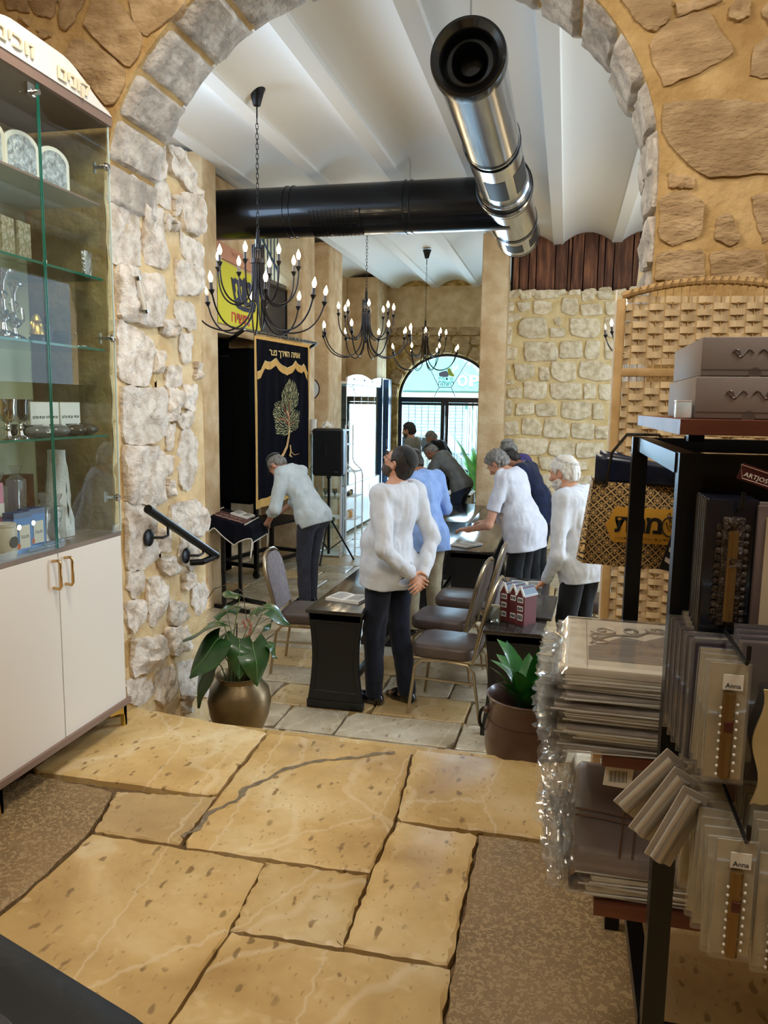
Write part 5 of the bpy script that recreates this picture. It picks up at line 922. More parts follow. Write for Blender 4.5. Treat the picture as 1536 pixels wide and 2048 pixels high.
# ---- loudspeaker on tripod
sp = thing('speaker_stand', 'black tripod speaker stand in front of the glass showcase', 'stand', (-3.0, 9.60, LZ)); bx, by = -2.98, 9.60
obj('pole', MB().tube([(bx, by, LZ+.10), (bx, by, .56)], .018, 12), M_BMET, sp); obj('collar', MB().tube([(bx, by, LZ+.52), (bx, by, LZ+.60)], .028, 12), M_BLACK, sp); obj('knob', MB().tube([(bx, by, -.02), (bx+.05, by-.02, -.02)], .012, 8), M_BLACK, sp)
for k in range(3):
    a = .5+k*2*PI/3; c, s = math.cos(a), math.sin(a); lg = obj('leg', MB().tube([(bx+.03*c, by+.03*s, LZ+.56), (bx+.34*c, by+.34*s, LZ+.015)], .013, 8), M_BMET, sp)
    obj('brace', MB().tube([(bx+.02*c, by+.02*s, LZ+.16), (bx+.19*c, by+.19*s, LZ+.28)], .008, 6), M_BMET, lg); obj('rubber_foot', MB().sphere((bx+.34*c, by+.34*s, LZ+.018), .018, 8, 6), M_BLACK, lg)
ls = thing('loudspeaker', 'black loudspeaker box on the tripod in front of the curtain edge', 'speaker', (bx, by, .5), .15)
obj('cabinet', MB().prism([(-.20, -.17), (.20, -.17), (.15, .16), (-.15, .16)], (0, 0, .56), (1, 0, 0), (0, 1, 0), .60, 0), M_BLACK, ls, world=False) if False else obj('cabinet', MB().rbox((0, .02, .345), (.40, .32, .61), .05, 4), mat('textured black plastic', '101113', rough=.5, bump=.3, scale=60), ls, world=False)
obj('grille', MB().rbox((0, -.145, .345), (.36, .03, .56), .012, 3), mat('black steel grille', '0c0d10', rough=.45, metal=.4, bump=.8, scale=150), ls, world=False)
obj('horn_slot', MB().box((-.02, -.163, .37), (.014, .006, .13)), M_VOID if 'dark vent opening' in MATS else M_BLACK, ls, world=False); obj('pole_socket', MB().tube([(0, 0, .0), (0, 0, .05)], .03, 12), M_BLACK, ls, world=False); obj('badge', MB().box((.12, -.163, .10), (.05, .004, .012)), mat('dull steel', '5a5e62'), ls, world=False)
# ---- white scroll etagere, showcase, white glass cabinets, black cabinet
M_WMET = mat('white painted wire', 'e4e2dd', rough=.4)
et = thing('white_etagere', 'white wire shelf stand with scrolled top beside the loudspeaker', 'shelf', (-3.0, 10.5, LZ)); tiers = (1.10, .90, .53, .18, -.14)
for y_ in (10.30, 10.68):
    obj('post', MB().tube([(-2.96, y_, 1.18), (-2.96, y_, .70), (-2.93, y_, .63), (-2.84, y_, .55), (-2.81, y_, .48), (-2.81, y_, LZ)], .010, 8), M_WMET, et); obj('post', MB().tube([(-3.28, y_, 1.22), (-3.28, y_, LZ)], .010, 8), M_WMET, et)
for z in tiers:
    x1 = -2.96 if z > .6 else -2.81; s_ = obj('wire_shelf', MB().box(((x1-3.28)/2, 10.49, z), (x1+3.28, .38, .008)), M_WMET, et, smooth=0); obj('shelf_lip', MB().tube([(x1, 10.30, z+.015), (x1, 10.68, z+.015)], .006, 6), M_WMET, s_)
for s_ in (-1, 1): obj('scroll', MB().tube([(-2.96, 10.49+s_*(.02+.05*(1-i/16)*math.cos(i*.6)), 1.17+.05*(1-i/16)*math.sin(i*.6)) for i in range(14)], .005, 6), M_WMET, et)
def clutter(x, y, z, cols, n, lab, seed, cat='trinket'):
    rr = random.Random(seed)
    for i in range(n):
        c_ = rr.choice(cols); t = thing('wrapped_gift', lab % ['first', 'second', 'third', 'fourth', 'fifth'][i % 5], cat, (x, y+(i-n/2+.5)*.32/n, z), rr.uniform(0, 3), )
        sx, sz = rr.uniform(.05, .11), rr.uniform(.04, .10); obj('packet', MB().rbox((0, 0, sz/2), (sx, sx*.8, sz), .012), mat('gift '+c_, c_, rough=.4), t, world=False); obj('ribbon', MB().box((0, 0, sz+.001), (sx*.9, .01, .004)).box((0, 0, sz+.004), (.02, .03, .01)), M_WPAINT, t, world=False)
clutter(-3.05, 10.49, .538, ['e8e4de', 'd9cfd6'], 2, 'pale wrapped gift, %s on the third tier of the white wire stand', 1)
clutter(-2.95, 10.49, .188, ['26231f', 'c9a92c', '8d7c2e'], 3, 'dark and yellow packet, %s on the fourth tier of the white wire stand', 2)
clutter(-2.95, 10.49, -.132, ['b44a3c', 'e8e4de', '5e7d5b', 'd8a25a'], 5, 'bright small packet, %s along the lowest tier of the white wire stand', 3)
t = thing('cloth_rose', 'pale pink cloth flower on the white wire stand', 'flower', (-3.02, 10.36, .54)); [obj('petal', MB().sphere((.03*math.cos(a), .03*math.sin(a), .03), .03, 8, 6, sq=(1, .6, 1)), mat('blush petal', 'e3cfd3', rough=.8), t, world=False) for a in (0, 1.26, 2.5, 3.8, 5.0)]; obj('heart', MB().sphere((0, 0, .04), .02, 8, 6), mat('blush heart', 'cfb0b6'), t, world=False)
sc = thing('glass_showcase', 'tall glass showcase with white posts behind the tripod', 'showcase', (-3.2, 9.98, LZ))
for x in (-3.39, -2.90):
    for y_ in (9.88, 10.12): obj('post', MB().box((x, y_, .23), (.025, .025, 1.66)), M_WMET, sc, smooth=0)
for z in (-.58, -.2, .2, .62, 1.06): obj('shelf', MB().box((-3.145, 10.0, z), (.49, .24, .012)), M_WMET if z in (-.58, 1.06) else G_SH, sc, smooth=0)
obj('glass_front', MB().box((-3.145, 9.875, .23), (.47, .004, 1.6)), G_CLR, sc, smooth=0); obj('mirror_side', MB().box((-2.895, 10.0, -.1), (.004, .22, .95)), mat('mirror', 'dfe8ee', rough=.03, metal=1), sc, smooth=0)
for i, (x, z) in enumerate(((-3.3, .21), (-3.15, .21), (-3.02, .21), (-3.25, -.19), (-3.05, -.19))):
    t = thing('silver_vessel', 'small silver vessel, number %s inside the glass showcase' % ['one', 'two', 'three', 'four', 'five'][i], 'vessel', (x, 10.0, z)); obj('bowl', MB().lathe([(.02, 0), (.01, .02), (.012, .04), (.035, .07), (.04, .11), (.03, .11)], (0, 0, 0), 14), M_SILV, t, world=False); obj('rim', MB().lathe([(.038, .108), (.042, .112), (.038, .115)], (0, 0, 0), 14, capb=False, capt=False), M_GOLD, t, world=False)
vs_ = thing('white_vase', 'waisted white vase on the glass showcase next to the curtain', 'vase', (-3.33, 9.98, 1.066)); obj('vase_body', MB().lathe([(.05, 0), (.055, .01), (.045, .09), (.05, .17), (.055, .185), (.045, .185), (.04, .1), (.01, .02)], (0, 0, 0), 20), M_WPAINT, vs_, world=False); obj('vase_rim', MB().lathe([(.054, .183), (.058, .188), (.054, .192)], (0, 0, 0), 20, capb=False, capt=False), M_WPAINT, vs_, world=False)
ln = thing('white_lantern', 'small white house shaped lantern among flowers on the showcase', 'lantern', (-3.13, 9.98, 1.066)); 
for dx in (-.045, .045):
    for dy in (-.045, .045): obj('corner_post', MB().box((dx, dy, .055), (.01, .01, .10)), M_WPAINT, ln, world=False)
obj('lantern_base', MB().box((0, 0, .005), (.11, .11, .01)), M_WPAINT, ln, world=False); obj('lantern_roof', MB().lathe([(.078, .105), (.075, .115), (.02, .165), (.006, .17)], (0, 0, 0), 4), M_WPAINT, ln, world=False); obj('roof_ring', MB().tube([(.012*math.cos(a), 0, .18+.012*math.sin(a)) for a in [2*PI*k/10 for k in range(10)]], .002, 5, closed=True), M_WPAINT, ln, world=False); obj('candle', MB().lathe([(.02, .01), (.02, .06), (.002, .06)], (0, 0, 0), 12), M_PAPER, ln, world=False)
fw_ = thing('flower_garland', 'low garland of white flowers and grey green leaves on the showcase', 'garland', (-3.05, 9.93, 1.066)); rd = random.Random(9)
for i in range(26): p = (rd.uniform(-.26, .16), rd.uniform(-.05, .05)); obj('flower' if i % 3 == 0 else 'leaf', MB().sphere((p[0], p[1], rd.uniform(.012, .05)), rd.uniform(.012, .02), 7, 5, sq=(1, 1, .7 if i % 3 == 0 else .35)), M_WPAINT if i % 3 == 0 else mat('sage leaf', '66705c', rough=.7), fw_, world=False)
def white_vitrine(y0, y1, lab, n=3):
    t = thing('white_vitrine', lab, 'cabinet', (-3.6, (y0+y1)/2, LZ)); x0, x1 = -3.85, -3.33
    obj('body', MB().box(((x0+x1)/2-.01, (y0+y1)/2, LZ+.42), (x1-x0-.03, y1-y0, .74)), M_WPAINT, t, smooth=0); obj('top', MB().box(((x0+x1)/2, (y0+y1)/2, 1.80), (x1-x0+.02, y1-y0, .04)), M_WPAINT, t, smooth=0); obj('back_panel', MB().box((x0, (y0+y1)/2, .98), (.02, y1-y0, 1.62)), mat('grey mirror back', '56626a', rough=.12, metal=.7), t, smooth=0)
    cr_ = [(y0, 1.82)]+[(y0+(y1-y0)*i/40, 1.85+.07*abs(math.sin(PI*n/2*i/40))**.8+.03) for i in range(41)]+[(y1, 1.82)]
    obj('crown', MB().prism(cr_, (x1-.01, 0, 0), (0, 1, 0), (0, 0, 1), .03), M_WPAINT, t)
    obj('lettering', text_mb('תורטק דובכל תבש', .07, (x1+.021, (y0+y1)/2, 1.86), (0, 1, 0), (0, 0, 1), ext=.002, fit=(y1-y0)*.7), mat('pale grey print', 'b5b1a8'), t)
    k = int(round((y1-y0)/.42)); w_ = (y1-y0)/k
    for i in range(k):
        a = y0+i*w_; d = obj('glass_door', MB().box((x1, a+w_/2, .98), (.006, w_-.008, 1.58)), G_CLR, t, smooth=0); obj('door_edge', MB().box((x1+.001, a+.003, .98), (.009, .008, 1.58)), M_WMET, d, smooth=0)
        d = obj('door', MB().box((x1, a+w_/2, LZ+.42), (.018, w_-.006, .72)), M_WPAINT, t, smooth=0); obj('handle', MB().tube([(x1+.01, a+.05, LZ+.70), (x1+.03, a+.05, LZ+.69), (x1+.03, a+.05, LZ+.60), (x1+.01, a+.05, LZ+.59)], .005, 6), M_GOLD, d)
    for z in (.50, .85, 1.2, 1.5): obj('shelf', MB().box(((x0+x1)/2, (y0+y1)/2, z), (x1-x0-.04, y1-y0, .008)), G_SH, t, smooth=0)
    for y_ in (y0+.05, y1-.05): obj('foot', MB().box((x1-.04, y_, LZ+.025), (.04, .04, .05)), M_GOLD, t, smooth=0)
white_vitrine(11.62, 13.86, 'long white vitrine with wavy crown along the left wall near the far door', 3)
bc = thing('black_tall_cabinet', 'tall narrow black cabinet with bluish sheen left of the arched door', 'cabinet', (-3.6, 14.1, LZ)); obj('body', MB().box((-3.58, 14.42, .68), (.50, .75, 2.55)), M_BMET, bc, smooth=0); obj('door', MB().box((-3.26, 14.035, .68), (.11, .02, 2.5)).box((-3.44, 14.035, .68), (.2, .02, 2.5)), mat('door with painted blue sheen', '46638c', rough=.18, metal=.6), bc, smooth=0); obj('oval_emblem', MB().tube([(-3.26+.035*math.cos(a), 14.02, 1.25+.12*math.sin(a)) for a in [2*PI*k/16 for k in range(16)]], .006, 6, closed=True), M_BLACK, bc); obj('handle', MB().tube([(-3.23, 14.02, .85), (-3.23, 14.0, .84), (-3.23, 14.0, .70), (-3.23, 14.02, .69)], .008, 6), M_CHROME, bc)  # bluish reflection on the black door is put into its base colour
# desks at the far end
t = thing('cloth_covered_table', 'small far table under a white cloth beside the plastered pillar', 'table', (-1.56, 11.8, LZ)); obj('tabletop', MB().box((-1.56, 11.82, .115), (.42, .60, .03)), M_TTOP, t, smooth=0)
for x in (-1.74, -1.38):
    for y_ in (11.56, 12.08): obj('leg', MB().box((x, y_, -.24), (.04, .04, .71)), M_FRAME, t, smooth=0)
tc_ = thing('white_tablecloth', 'white cloth draped over the small far table', 'tablecloth', (-1.56, 11.8, .13)); obj('cloth', MB().grid(24, 20, lambda a, b: (-1.79+.46*a, 11.50+.64*b, .137-.10*max(0, .06-a)*8-.32*max(0, .05-b)*20*(1)*(.9+.1*math.sin(a*20)))), mat('cream cloth', 'dcd5c4', rough=.85), tc_, smooth=60, solid=.003); obj('hem', MB().tube([(-1.79+.46*i/20, 11.497, -.175+.012*math.sin(i*2)) for i in range(21)], .004, 5), mat('cream cloth', 'dcd5c4'), tc_)
t = thing('black_desk', 'black cloth fronted desk under the hands of the man in the grey polo', 'desk', (-2.15, 11.2, LZ)); obj('tabletop', MB().box((-2.22, 11.35, .20), (.62, .9, .03)), M_TTOP, t, smooth=0); obj('front_panel', MB().box((-2.22, 10.93, -.20), (.60, .02, .78)), M_TBL, t, smooth=0)
for x in (-2.5, -1.94): obj('side_panel', MB().box((x, 11.35, -.20), (.02, .84, .78)), M_TBL, t, smooth=0)
open_book('open white book on the black desk at the far end', (-2.08, 11.12, .216), .3, .12, .17)
ph = thing('mobile_phone', 'pale mobile phone held up by the young man at the far door', 'phone', (-2.76, 12.24, .70), .1); obj('phone_body', MB().rbox((0, 0, 0), (.012, .075, .15), .004, ry=-.9), M_WPAINT, ph, world=False); obj('screen', MB().box((.0065, 0, .003), (.001, .066, .135), ry=-.9), mat('phone screen', 'cfe4f0', rough=.1, emit='cfe8ff', estr=.8), ph, world=False)
# ---- potted plants on the steps
M_ANT = mat('glossy dark leaf', '1d3a1c', '2f5a2a', rough=.32, scale=7, coat=.3); M_STEM = mat('plant stem', '5e6b3a', '7b8550', rough=.6)
M_VEIN = mat('pale vein', '6f9a62', rough=.5)
def heart_leaf(tip_dir, base, L, m, par, roll=0, seed=0):
    d = Vector(tip_dir).normalized(); s = d.cross(Vector((0, 0, 1))).normalized(); s = (s+Vector((0, 0, roll))).normalized(); n_ = s.cross(d)
    mb = MB(); N_ = 12
    def w_(t): return L*.54*(math.sin(PI*min(1, (t+.22)/1.22))**.75)*(1-.55*max(0, t-.25)**1.2)
    rows = []
    for i in range(N_+1):
        t = i/N_; c = Vector(base)+d*L*(t-.0)-Vector((0, 0, 1))*L*.35*t*t; row = []
        for k in range(-3, 4):
            q = k/3; back = .22*L*(abs(q)**1.5)*(1-t)**3; row.append(c+s*w_(t)*q*(1 if t < 1 else 0)-d*back-n_*(.18*L*q*q*.35)+n_*.01*math.sin(7*t+seed))
        rows.append(row)
    mb.add([p for r in rows for p in r], [(7*i+k, 7*i+k+1, 7*i+k+8, 7*i+k+7) for i in range(N_) for k in range(6)]); o = obj('leaf', mb, m, par, smooth=60)
    obj('leaf_vein', MB().tube([rows[i][3]-n_*0+n_*.0015 for i in range(N_)], [.0022*(1-i/N_)+.0006 for i in range(N_)], 4), M_VEIN, o); return rows[0][3]
def pot_plant(name, lab, loc, prof, m, handles=False):
    t = thing(name, lab, 'potted plant', loc); pb = obj('pot', MB().lathe(prof, loc, 40, capt=False), m, t); mr_ = max(p[1] for p in prof); obj('soil', MB().lathe([(.002, mr_*.72), (prof[-1][0]*1.15, mr_*.72)], loc, 24, capb=False, capt=False), mat('soil', '2a1d13'), t); return t, pb
bz = mat('aged bronze pot', '6b5a3e', '857251', rough=.36, metal=.65, scale=5, bump=.15, bscale=30)
c = (-1.628, 3.66, -.315)
tL, pb = pot_plant('anthurium_pot', 'round aged bronze pot with dark heart shaped leaves at the foot of the jamb', c, [(.09, 0), (.11, .01), (.155, .12), (.168, .20), (.155, .265), (.125, .30), (.118, .315), (.122, .335), (.128, .34), (.118, .342), (.108, .32), (.10, .28), (.10, .22)], bz)
for k, (dx, dy, dz, tx, ty, tz, L) in enumerate([(-.02, -.14, .36, -.95, -.25, -.12, .21), (-.03, -.16, .28, -.5, -.7, -.5, .20), (.0, .02, .46, -.5, .2, .2, .13), (-.12, -.12, .17, -.25, -.2, -1, .21), (.10, -.05, .24, .25, -.25, -.8, .17), (.03, -.06, .26, .2, -.5, -.75, .16), (.13, .05, .40, .95, .1, -.25, .14), (-.10, .08, .34, -.3, .6, .3, .15), (.14, .02, .30, .4, .1, .6, .09), (-.10, .0, .24, -.7, .1, -.5, .12), (-.08, -.07, .20, -.3, -.6, -.8, .14), (.05, .08, .36, .3, .5, .3, .10), (.17, .0, .22, .6, .0, -.6, .07)]):
    b = Vector((c[0]+dx, c[1]+dy, c[2]+.30+dz)); root_ = Vector((c[0]-.03+dx*.12, c[1]+dy*.2, c[2]+.26)); heart_leaf((tx, ty, tz), b, L, M_ANT, tL, roll=(.3 if k % 2 else -.15), seed=k)
    mid = root_.lerp(b, .55)+Vector((-.02*math.copysign(1, dx), 0, .03)); obj('stem', MB().tube([root_, mid, b], [.004, .0035, .0025], 6), M_STEM, tL)
obj('support_stick', MB().tube([(c[0]-.02, c[1], c[2]+.25), (c[0]-.01, c[1], c[2]+.62)], .004, 6), mat('dark stick', '3a3426'), tL)
cb = mat('brown glazed pot', '4a342b', '5d4438', rough=.3, scale=5, coat=.2)
c = (-.115, 3.56, -.30)
tR, pb = pot_plant('peace_lily_pot', 'wide brown glazed pot with a ring handle and pointed green leaves beside the packets', c, [(.14, 0), (.165, .02), (.195, .14), (.20, .22), (.185, .30), (.178, .36), (.19, .40), (.196, .405), (.188, .41), (.172, .38), (.165, .34), (.165, .25)], cb)
obj('ring_handle', MB().tube([(c[0]-.195-.028*math.sin(a), c[1]-.03, c[2]+.28+.055*math.cos(a)) for a in [2*PI*k/16 for k in range(16)]], .008, 8, closed=True), M_BMET, pb); obj('handle_lug', MB().sphere((c[0]-.19, c[1]-.03, c[2]+.325), .018, 10, 8), cb, pb)
M_LILY = mat('peace lily leaf', '1f5a24', '2f7a30', rough=.3, scale=8, coat=.3); rd = random.Random(14)
for i in range(26):
    a = rd.uniform(0, 2*PI); blade((c[0]+rd.uniform(-.04, .06), c[1]+rd.uniform(-.04, .04), c[2]+.33), a, rd.uniform(.24, .42), rd.uniform(.030, .048), rd.uniform(.85, 1.5), M_LILY, tR, rd.uniform(.6, 1.6))
blade((c[0]+.06, c[1], c[2]+.28), -.2, .50, .066, 1.35, M_LILY, tR, .5); blade((c[0]+.02, c[1]-.02, c[2]+.28), 2.4, .40, .05, 1.25, M_LILY, tR, .6)
t = thing('dried_sprig', 'dried sprig hanging from the stones beside the reading stand', 'sprig', (XL+.01, 3.9, .4)); obj('stem', MB().tube([(XL+.0, 3.93, .33), (XL+.04, 3.96, .40), (XL+.14, 3.99, .44), (XL+.20, 4.0, .38), (XL+.22, 4.0, .22)], .0025, 5), mat('dry stem', '4a3a2a', rough=.8), t)
for k in range(9): obj('dried_leaf', MB().sphere((XL+.215+rd.uniform(-.015, .03), 4.0, .22-k*.012), .010, 6, 5, sq=(1, .4, 1.4)), mat('dried leaf', '8a8f5a' if k % 2 else 'b07a6a', rough=.8), t)

# ------------------------------------------------------------------ chandeliers and ducts
M_BRZ = mat('gunmetal', '2c2a2c', rough=.35, metal=.9); M_SLV = mat('candle sleeve', '4a4547', rough=.35, metal=.5)
M_BULB = mat('lit candle bulb', 'fff2d8', emit='ffdca0', estr=22); M_OFF = mat('unlit bulb', 'efe7d5', rough=.1)
def smoothp(P, k=4):
    out = []
    for i in range(len(P)-1):
        p0, p1, p2, p3 = (P[max(0, min(len(P)-1, j))] for j in (i-1, i, i+1, i+2))
        for q in range(k):
            t = q/k; out.append(tuple(.5*(2*b+(c-a)*t+(2*a-5*b+4*c-d)*t*t+(3*b-a-3*c+d)*t**3) for a, b, c, d in zip(p0, p1, p2, p3)))
    return out+[P[-1]]
def chandelier(lab, x, y, rot, zr=2.53, ztop=3.80, only=None, off=()):
    t = thing('chandelier', lab, 'chandelier', (x, y, zr), rot, 'candle bulb chandeliers along the hall')
    zt = ztop-zr
    obj('ceiling_cup', MB().lathe([(.014, zt-.135), (.028, zt-.13), (.036, zt-.10), (.052, zt-.045), (.066, zt-.012), (.066, zt)], (0, 0, 0), 20), M_BMET, t, world=False)
    obj('drop_rod', MB().tube([(0, 0, zt-.13), (0, 0, zt-.22)], .006, 8), M_BMET, t, world=False)
    zc = zt-.22; k = 0
    while zc > .255:
        ps = []; L = .044
        for i in range(10):
            a = 2*PI*i/10; u = .010*math.cos(a); v = math.sin(a)*.010+(.013 if math.sin(a) > 0 else -.013)
            ps.append((u, 0, zc-L/2+v) if k % 2 else (0, u, zc-L/2+v))
        obj('chain_link', MB().tube(ps, .0024, 5, closed=True), M_BMET, t, world=False); zc -= .036; k += 1
    obj('hook', MB().tube([(.014*math.cos(a), 0, .245+.014*math.sin(a)) for a in [2*PI*i/12 for i in range(12)]], .003, 5, closed=True), M_BRZ, t, world=False)
    obj('hub', MB().lathe([(.002, .235), (.014, .232), (.016, .12), (.044, .115), (.046, .10), (.002, .098)], (0, 0, 0), 18), M_BRZ, t, world=False)
    obj('collar', MB().lathe([(.053, -.002), (.058, .0), (.058, .034), (.053, .036), (.02, .034), (.02, .0)], (0, 0, 0), 24), M_BRZ, t, world=False)
    n = 8
    for tier in (0, 1):
        for i in range(n):
            a = 2*PI*i/n+(.39 if tier else 0); c, s = math.cos(a), math.sin(a)
            if tier == 0: pr = [(.046, .10), (.046, 0), (.047, -.14), (.075, -.25), (.135, -.305), (.205, -.305), (.265, -.265), (.305, -.19), (.32, -.10), (.322, -.045)]
            else: pr = [(.043, .14), (.043, -.05), (.043, -.22), (.06, -.36), (.12, -.46), (.22, -.515), (.32, -.51), (.41, -.47), (.48, -.39), (.515, -.31), (.523, -.285)]
            arm = obj('arm', MB().tube([(r*c, r*s, z) for r, z in smoothp(pr)], .0068, 8), M_BRZ, t, world=False); r, z = pr[-1]; p = (r*c, r*s, z)
            tl = .12*tier
            q = Matrix.Translation(p) @ Matrix.Rotation(tl, 4, Vector((-s, c, 0)))
            def sub(nm, prof, m, nn=12): mb = MB(); mb.m = q; mb.lathe(prof, (0, 0, 0), nn); obj(nm, mb, m, arm, world=False)
            sub('cup', [(.005, -.018), (.010, -.008), (.024, .020), (.022, .021), (.010, .004)], M_BMET)
            sub('candle_sleeve', [(.0125, .004), (.0125, .072), (.002, .073)], M_SLV)
            sub('bulb', [(.007, .072), (.013, .084), (.0175, .098), (.0165, .112), (.010, .128), (.004, .142), (.001, .150)], M_OFF if (tier, i) in off else M_BULB, 12)
    obj('finial', MB().lathe([(.004, -.36), (.012, -.34), (.006, -.32), (.006, -.05)], (0, 0, 0), 12), M_BRZ, t, world=False)
    pl = bpy.data.lights.new('bulb_glow', 'POINT'); pl.energy = 8; pl.color = (1, .82, .56); pl.shadow_soft_size = .2
    po = bpy.data.objects.new('bulb_glow', pl); COL.objects.link(po); po.parent = t; po.location = (0, 0, .05)
    return t
c1 = chandelier('nearest of the candle bulb chandeliers, hanging in front of the black duct and ark', -2.385, 5.8, .1, ztop=3.815, off=((1, 3),))
def chand_copy(lab, x, y, rot, zt=0):
    r = dup(c1, (x, y, 2.53), rot, lab)
    return r
chand_copy('second chandelier from the front, behind the black duct before the rubble patch', -2.32, 8.9, .35)
chand_copy('farthest of the chandeliers, in front of the arched window', -2.18, 12.0, .2)
chand_copy('chandelier mostly hidden by the wicker screen, one bulb showing against the stone wall', .89, 8.9, .12)

M_DUCTB = mat('black enamelled duct', '14161b', rough=.28, metal=.6, coat=.3); DZc = 3.375
db = thing('black_duct', 'wide black round air duct crossing under the ceiling', 'duct', (-2.2, 7.7, DZc))
obj('pipe', MB().lathe([(.243, -3.99), (.243, -.60)], (0, 7.7, DZc), 48, 'X'), M_DUCTB, db)
for x in (-2.82, -2.755, -1.61, -1.548): obj('seam_band', MB().lathe([(.2425, x-.010), (.2515, x-.006), (.2515, x+.006), (.2425, x+.010)], (0, 7.7, DZc), 48, 'X', False, False), M_DUCTB, db)
def patch(cx, cy, cz, axis, s0, s1, a0, a1, r, n=10):
    mb = MB(); f = (lambda s, a: (s, cy+r*math.cos(a), cz+r*math.sin(a))) if axis == 'X' else (lambda s, a: (cx+r*math.cos(a), s, cz+r*math.sin(a)))
    mb.grid(2, n, lambda s, t: f(s0+(s1-s0)*s, a0+(a1-a0)*t)); return mb
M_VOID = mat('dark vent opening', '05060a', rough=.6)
gr = obj('grille', patch(0, 7.7, DZc, 'X', -2.54, -2.02, math.radians(190), math.radians(262), .248), M_VOID, db)
for i in range(15): a = math.radians(192+68*i/14); obj('slat', MB().box((-2.28, 7.7+.255*math.cos(a), DZc+.255*math.sin(a)), (.51, .004, .014), rx=a), M_DUCTB, gr, smooth=0)
for i in range(13): x = -2.53+.0417*i; obj('grille_bar', MB().tube([(x, 7.7+.262*math.cos(a), DZc+.262*math.sin(a)) for a in [math.radians(190+72*k/8) for k in range(9)]], .003, 4), M_DUCTB, gr)
obj('hanger', MB().tube([(-1.58, 7.7, DZc+.24), (-1.58, 7.7, 3.84)], .006, 6), M_CHROME, db)
M_STEEL = mat('brushed steel duct', 'c2c3c5', 'a4a6aa', rough=.22, metal=1, scale=3, stretch=(8, .5, 8))
dc = thing('steel_duct', 'shiny stepped steel air duct with a black capped end pointing at the arch', 'duct', (-.62, 6, DZc)); cx, cz_ = -.62, DZc
def seg(nm, prof, m=None): obj(nm, MB().lathe(prof, (cx, 0, cz_), 56, 'Y', False, False), m or M_STEEL, dc)
seg('pipe', [(.198, 4.60), (.200, 4.62), (.200, 5.90), (.206, 5.92), (.206, 5.95), (.200, 5.97), (.200, 6.0)])
seg('vent_section', [(.206, 5.99), (.206, 7.02)]); seg('stepped_collar', [(.206, 7.0), (.222, 7.02), (.222, 7.08), (.234, 7.10), (.234, 7.17), (.246, 7.19), (.246, 7.28), (.238, 7.30), (.238, 7.34)])
seg('pipe', [(.230, 7.32), (.230, 8.30), (.237, 8.32), (.237, 8.36), (.230, 8.38)]); seg('vent_section', [(.226, 8.36), (.226, 9.1), (.232, 9.12), (.232, 9.17), (.21, 9.18), (.0, 9.18)])
for y in (5.91, 6.0, 7.03, 7.11, 7.20, 7.31, 8.31, 8.37, 9.12): obj('ring_gasket', MB().lathe([(.2365 if y > 7 else .2065, y-.006), (.2415+(0.008 if 7.1 < y < 7.3 else 0) if y > 7 else .2115, y), (.2365 if y > 7 else .2065, y+.006)], (cx, 0, cz_), 56, 'Y', False, False), M_BMET, dc)
for a in (200, 268, 336):
    obj('vent_opening', patch(cx, 0, cz_, 'Y', 6.30, 6.82, math.radians(a-24), math.radians(a+24), .208), M_VOID, dc)
    obj('vent_opening', patch(cx, 0, cz_, 'Y', 8.60, 8.95, math.radians(a-24), math.radians(a+24), .228), M_VOID, dc)
seg('end_cap', [(.0, 4.75), (.055, 4.75), (.060, 4.66), (.085, 4.60), (.092, 4.585), (.098, 4.60), (.105, 4.64), (.130, 4.64), (.138, 4.60), (.150, 4.565), (.160, 4.575), (.195, 4.545), (.212, 4.55), (.216, 4.57), (.216, 4.63), (.198, 4.64)], mat('black cap plastic', '0b0c10', rough=.25, coat=.3))
obj('hanger', MB().tube([(cx, 4.62, cz_+.2), (cx, 4.62, 3.84)], .006, 6), M_CHROME, dc)
obj('hanger', MB().tube([(cx, 7.6, cz_+.2), (cx, 7.6, 3.84)], .006, 6), M_CHROME, dc)

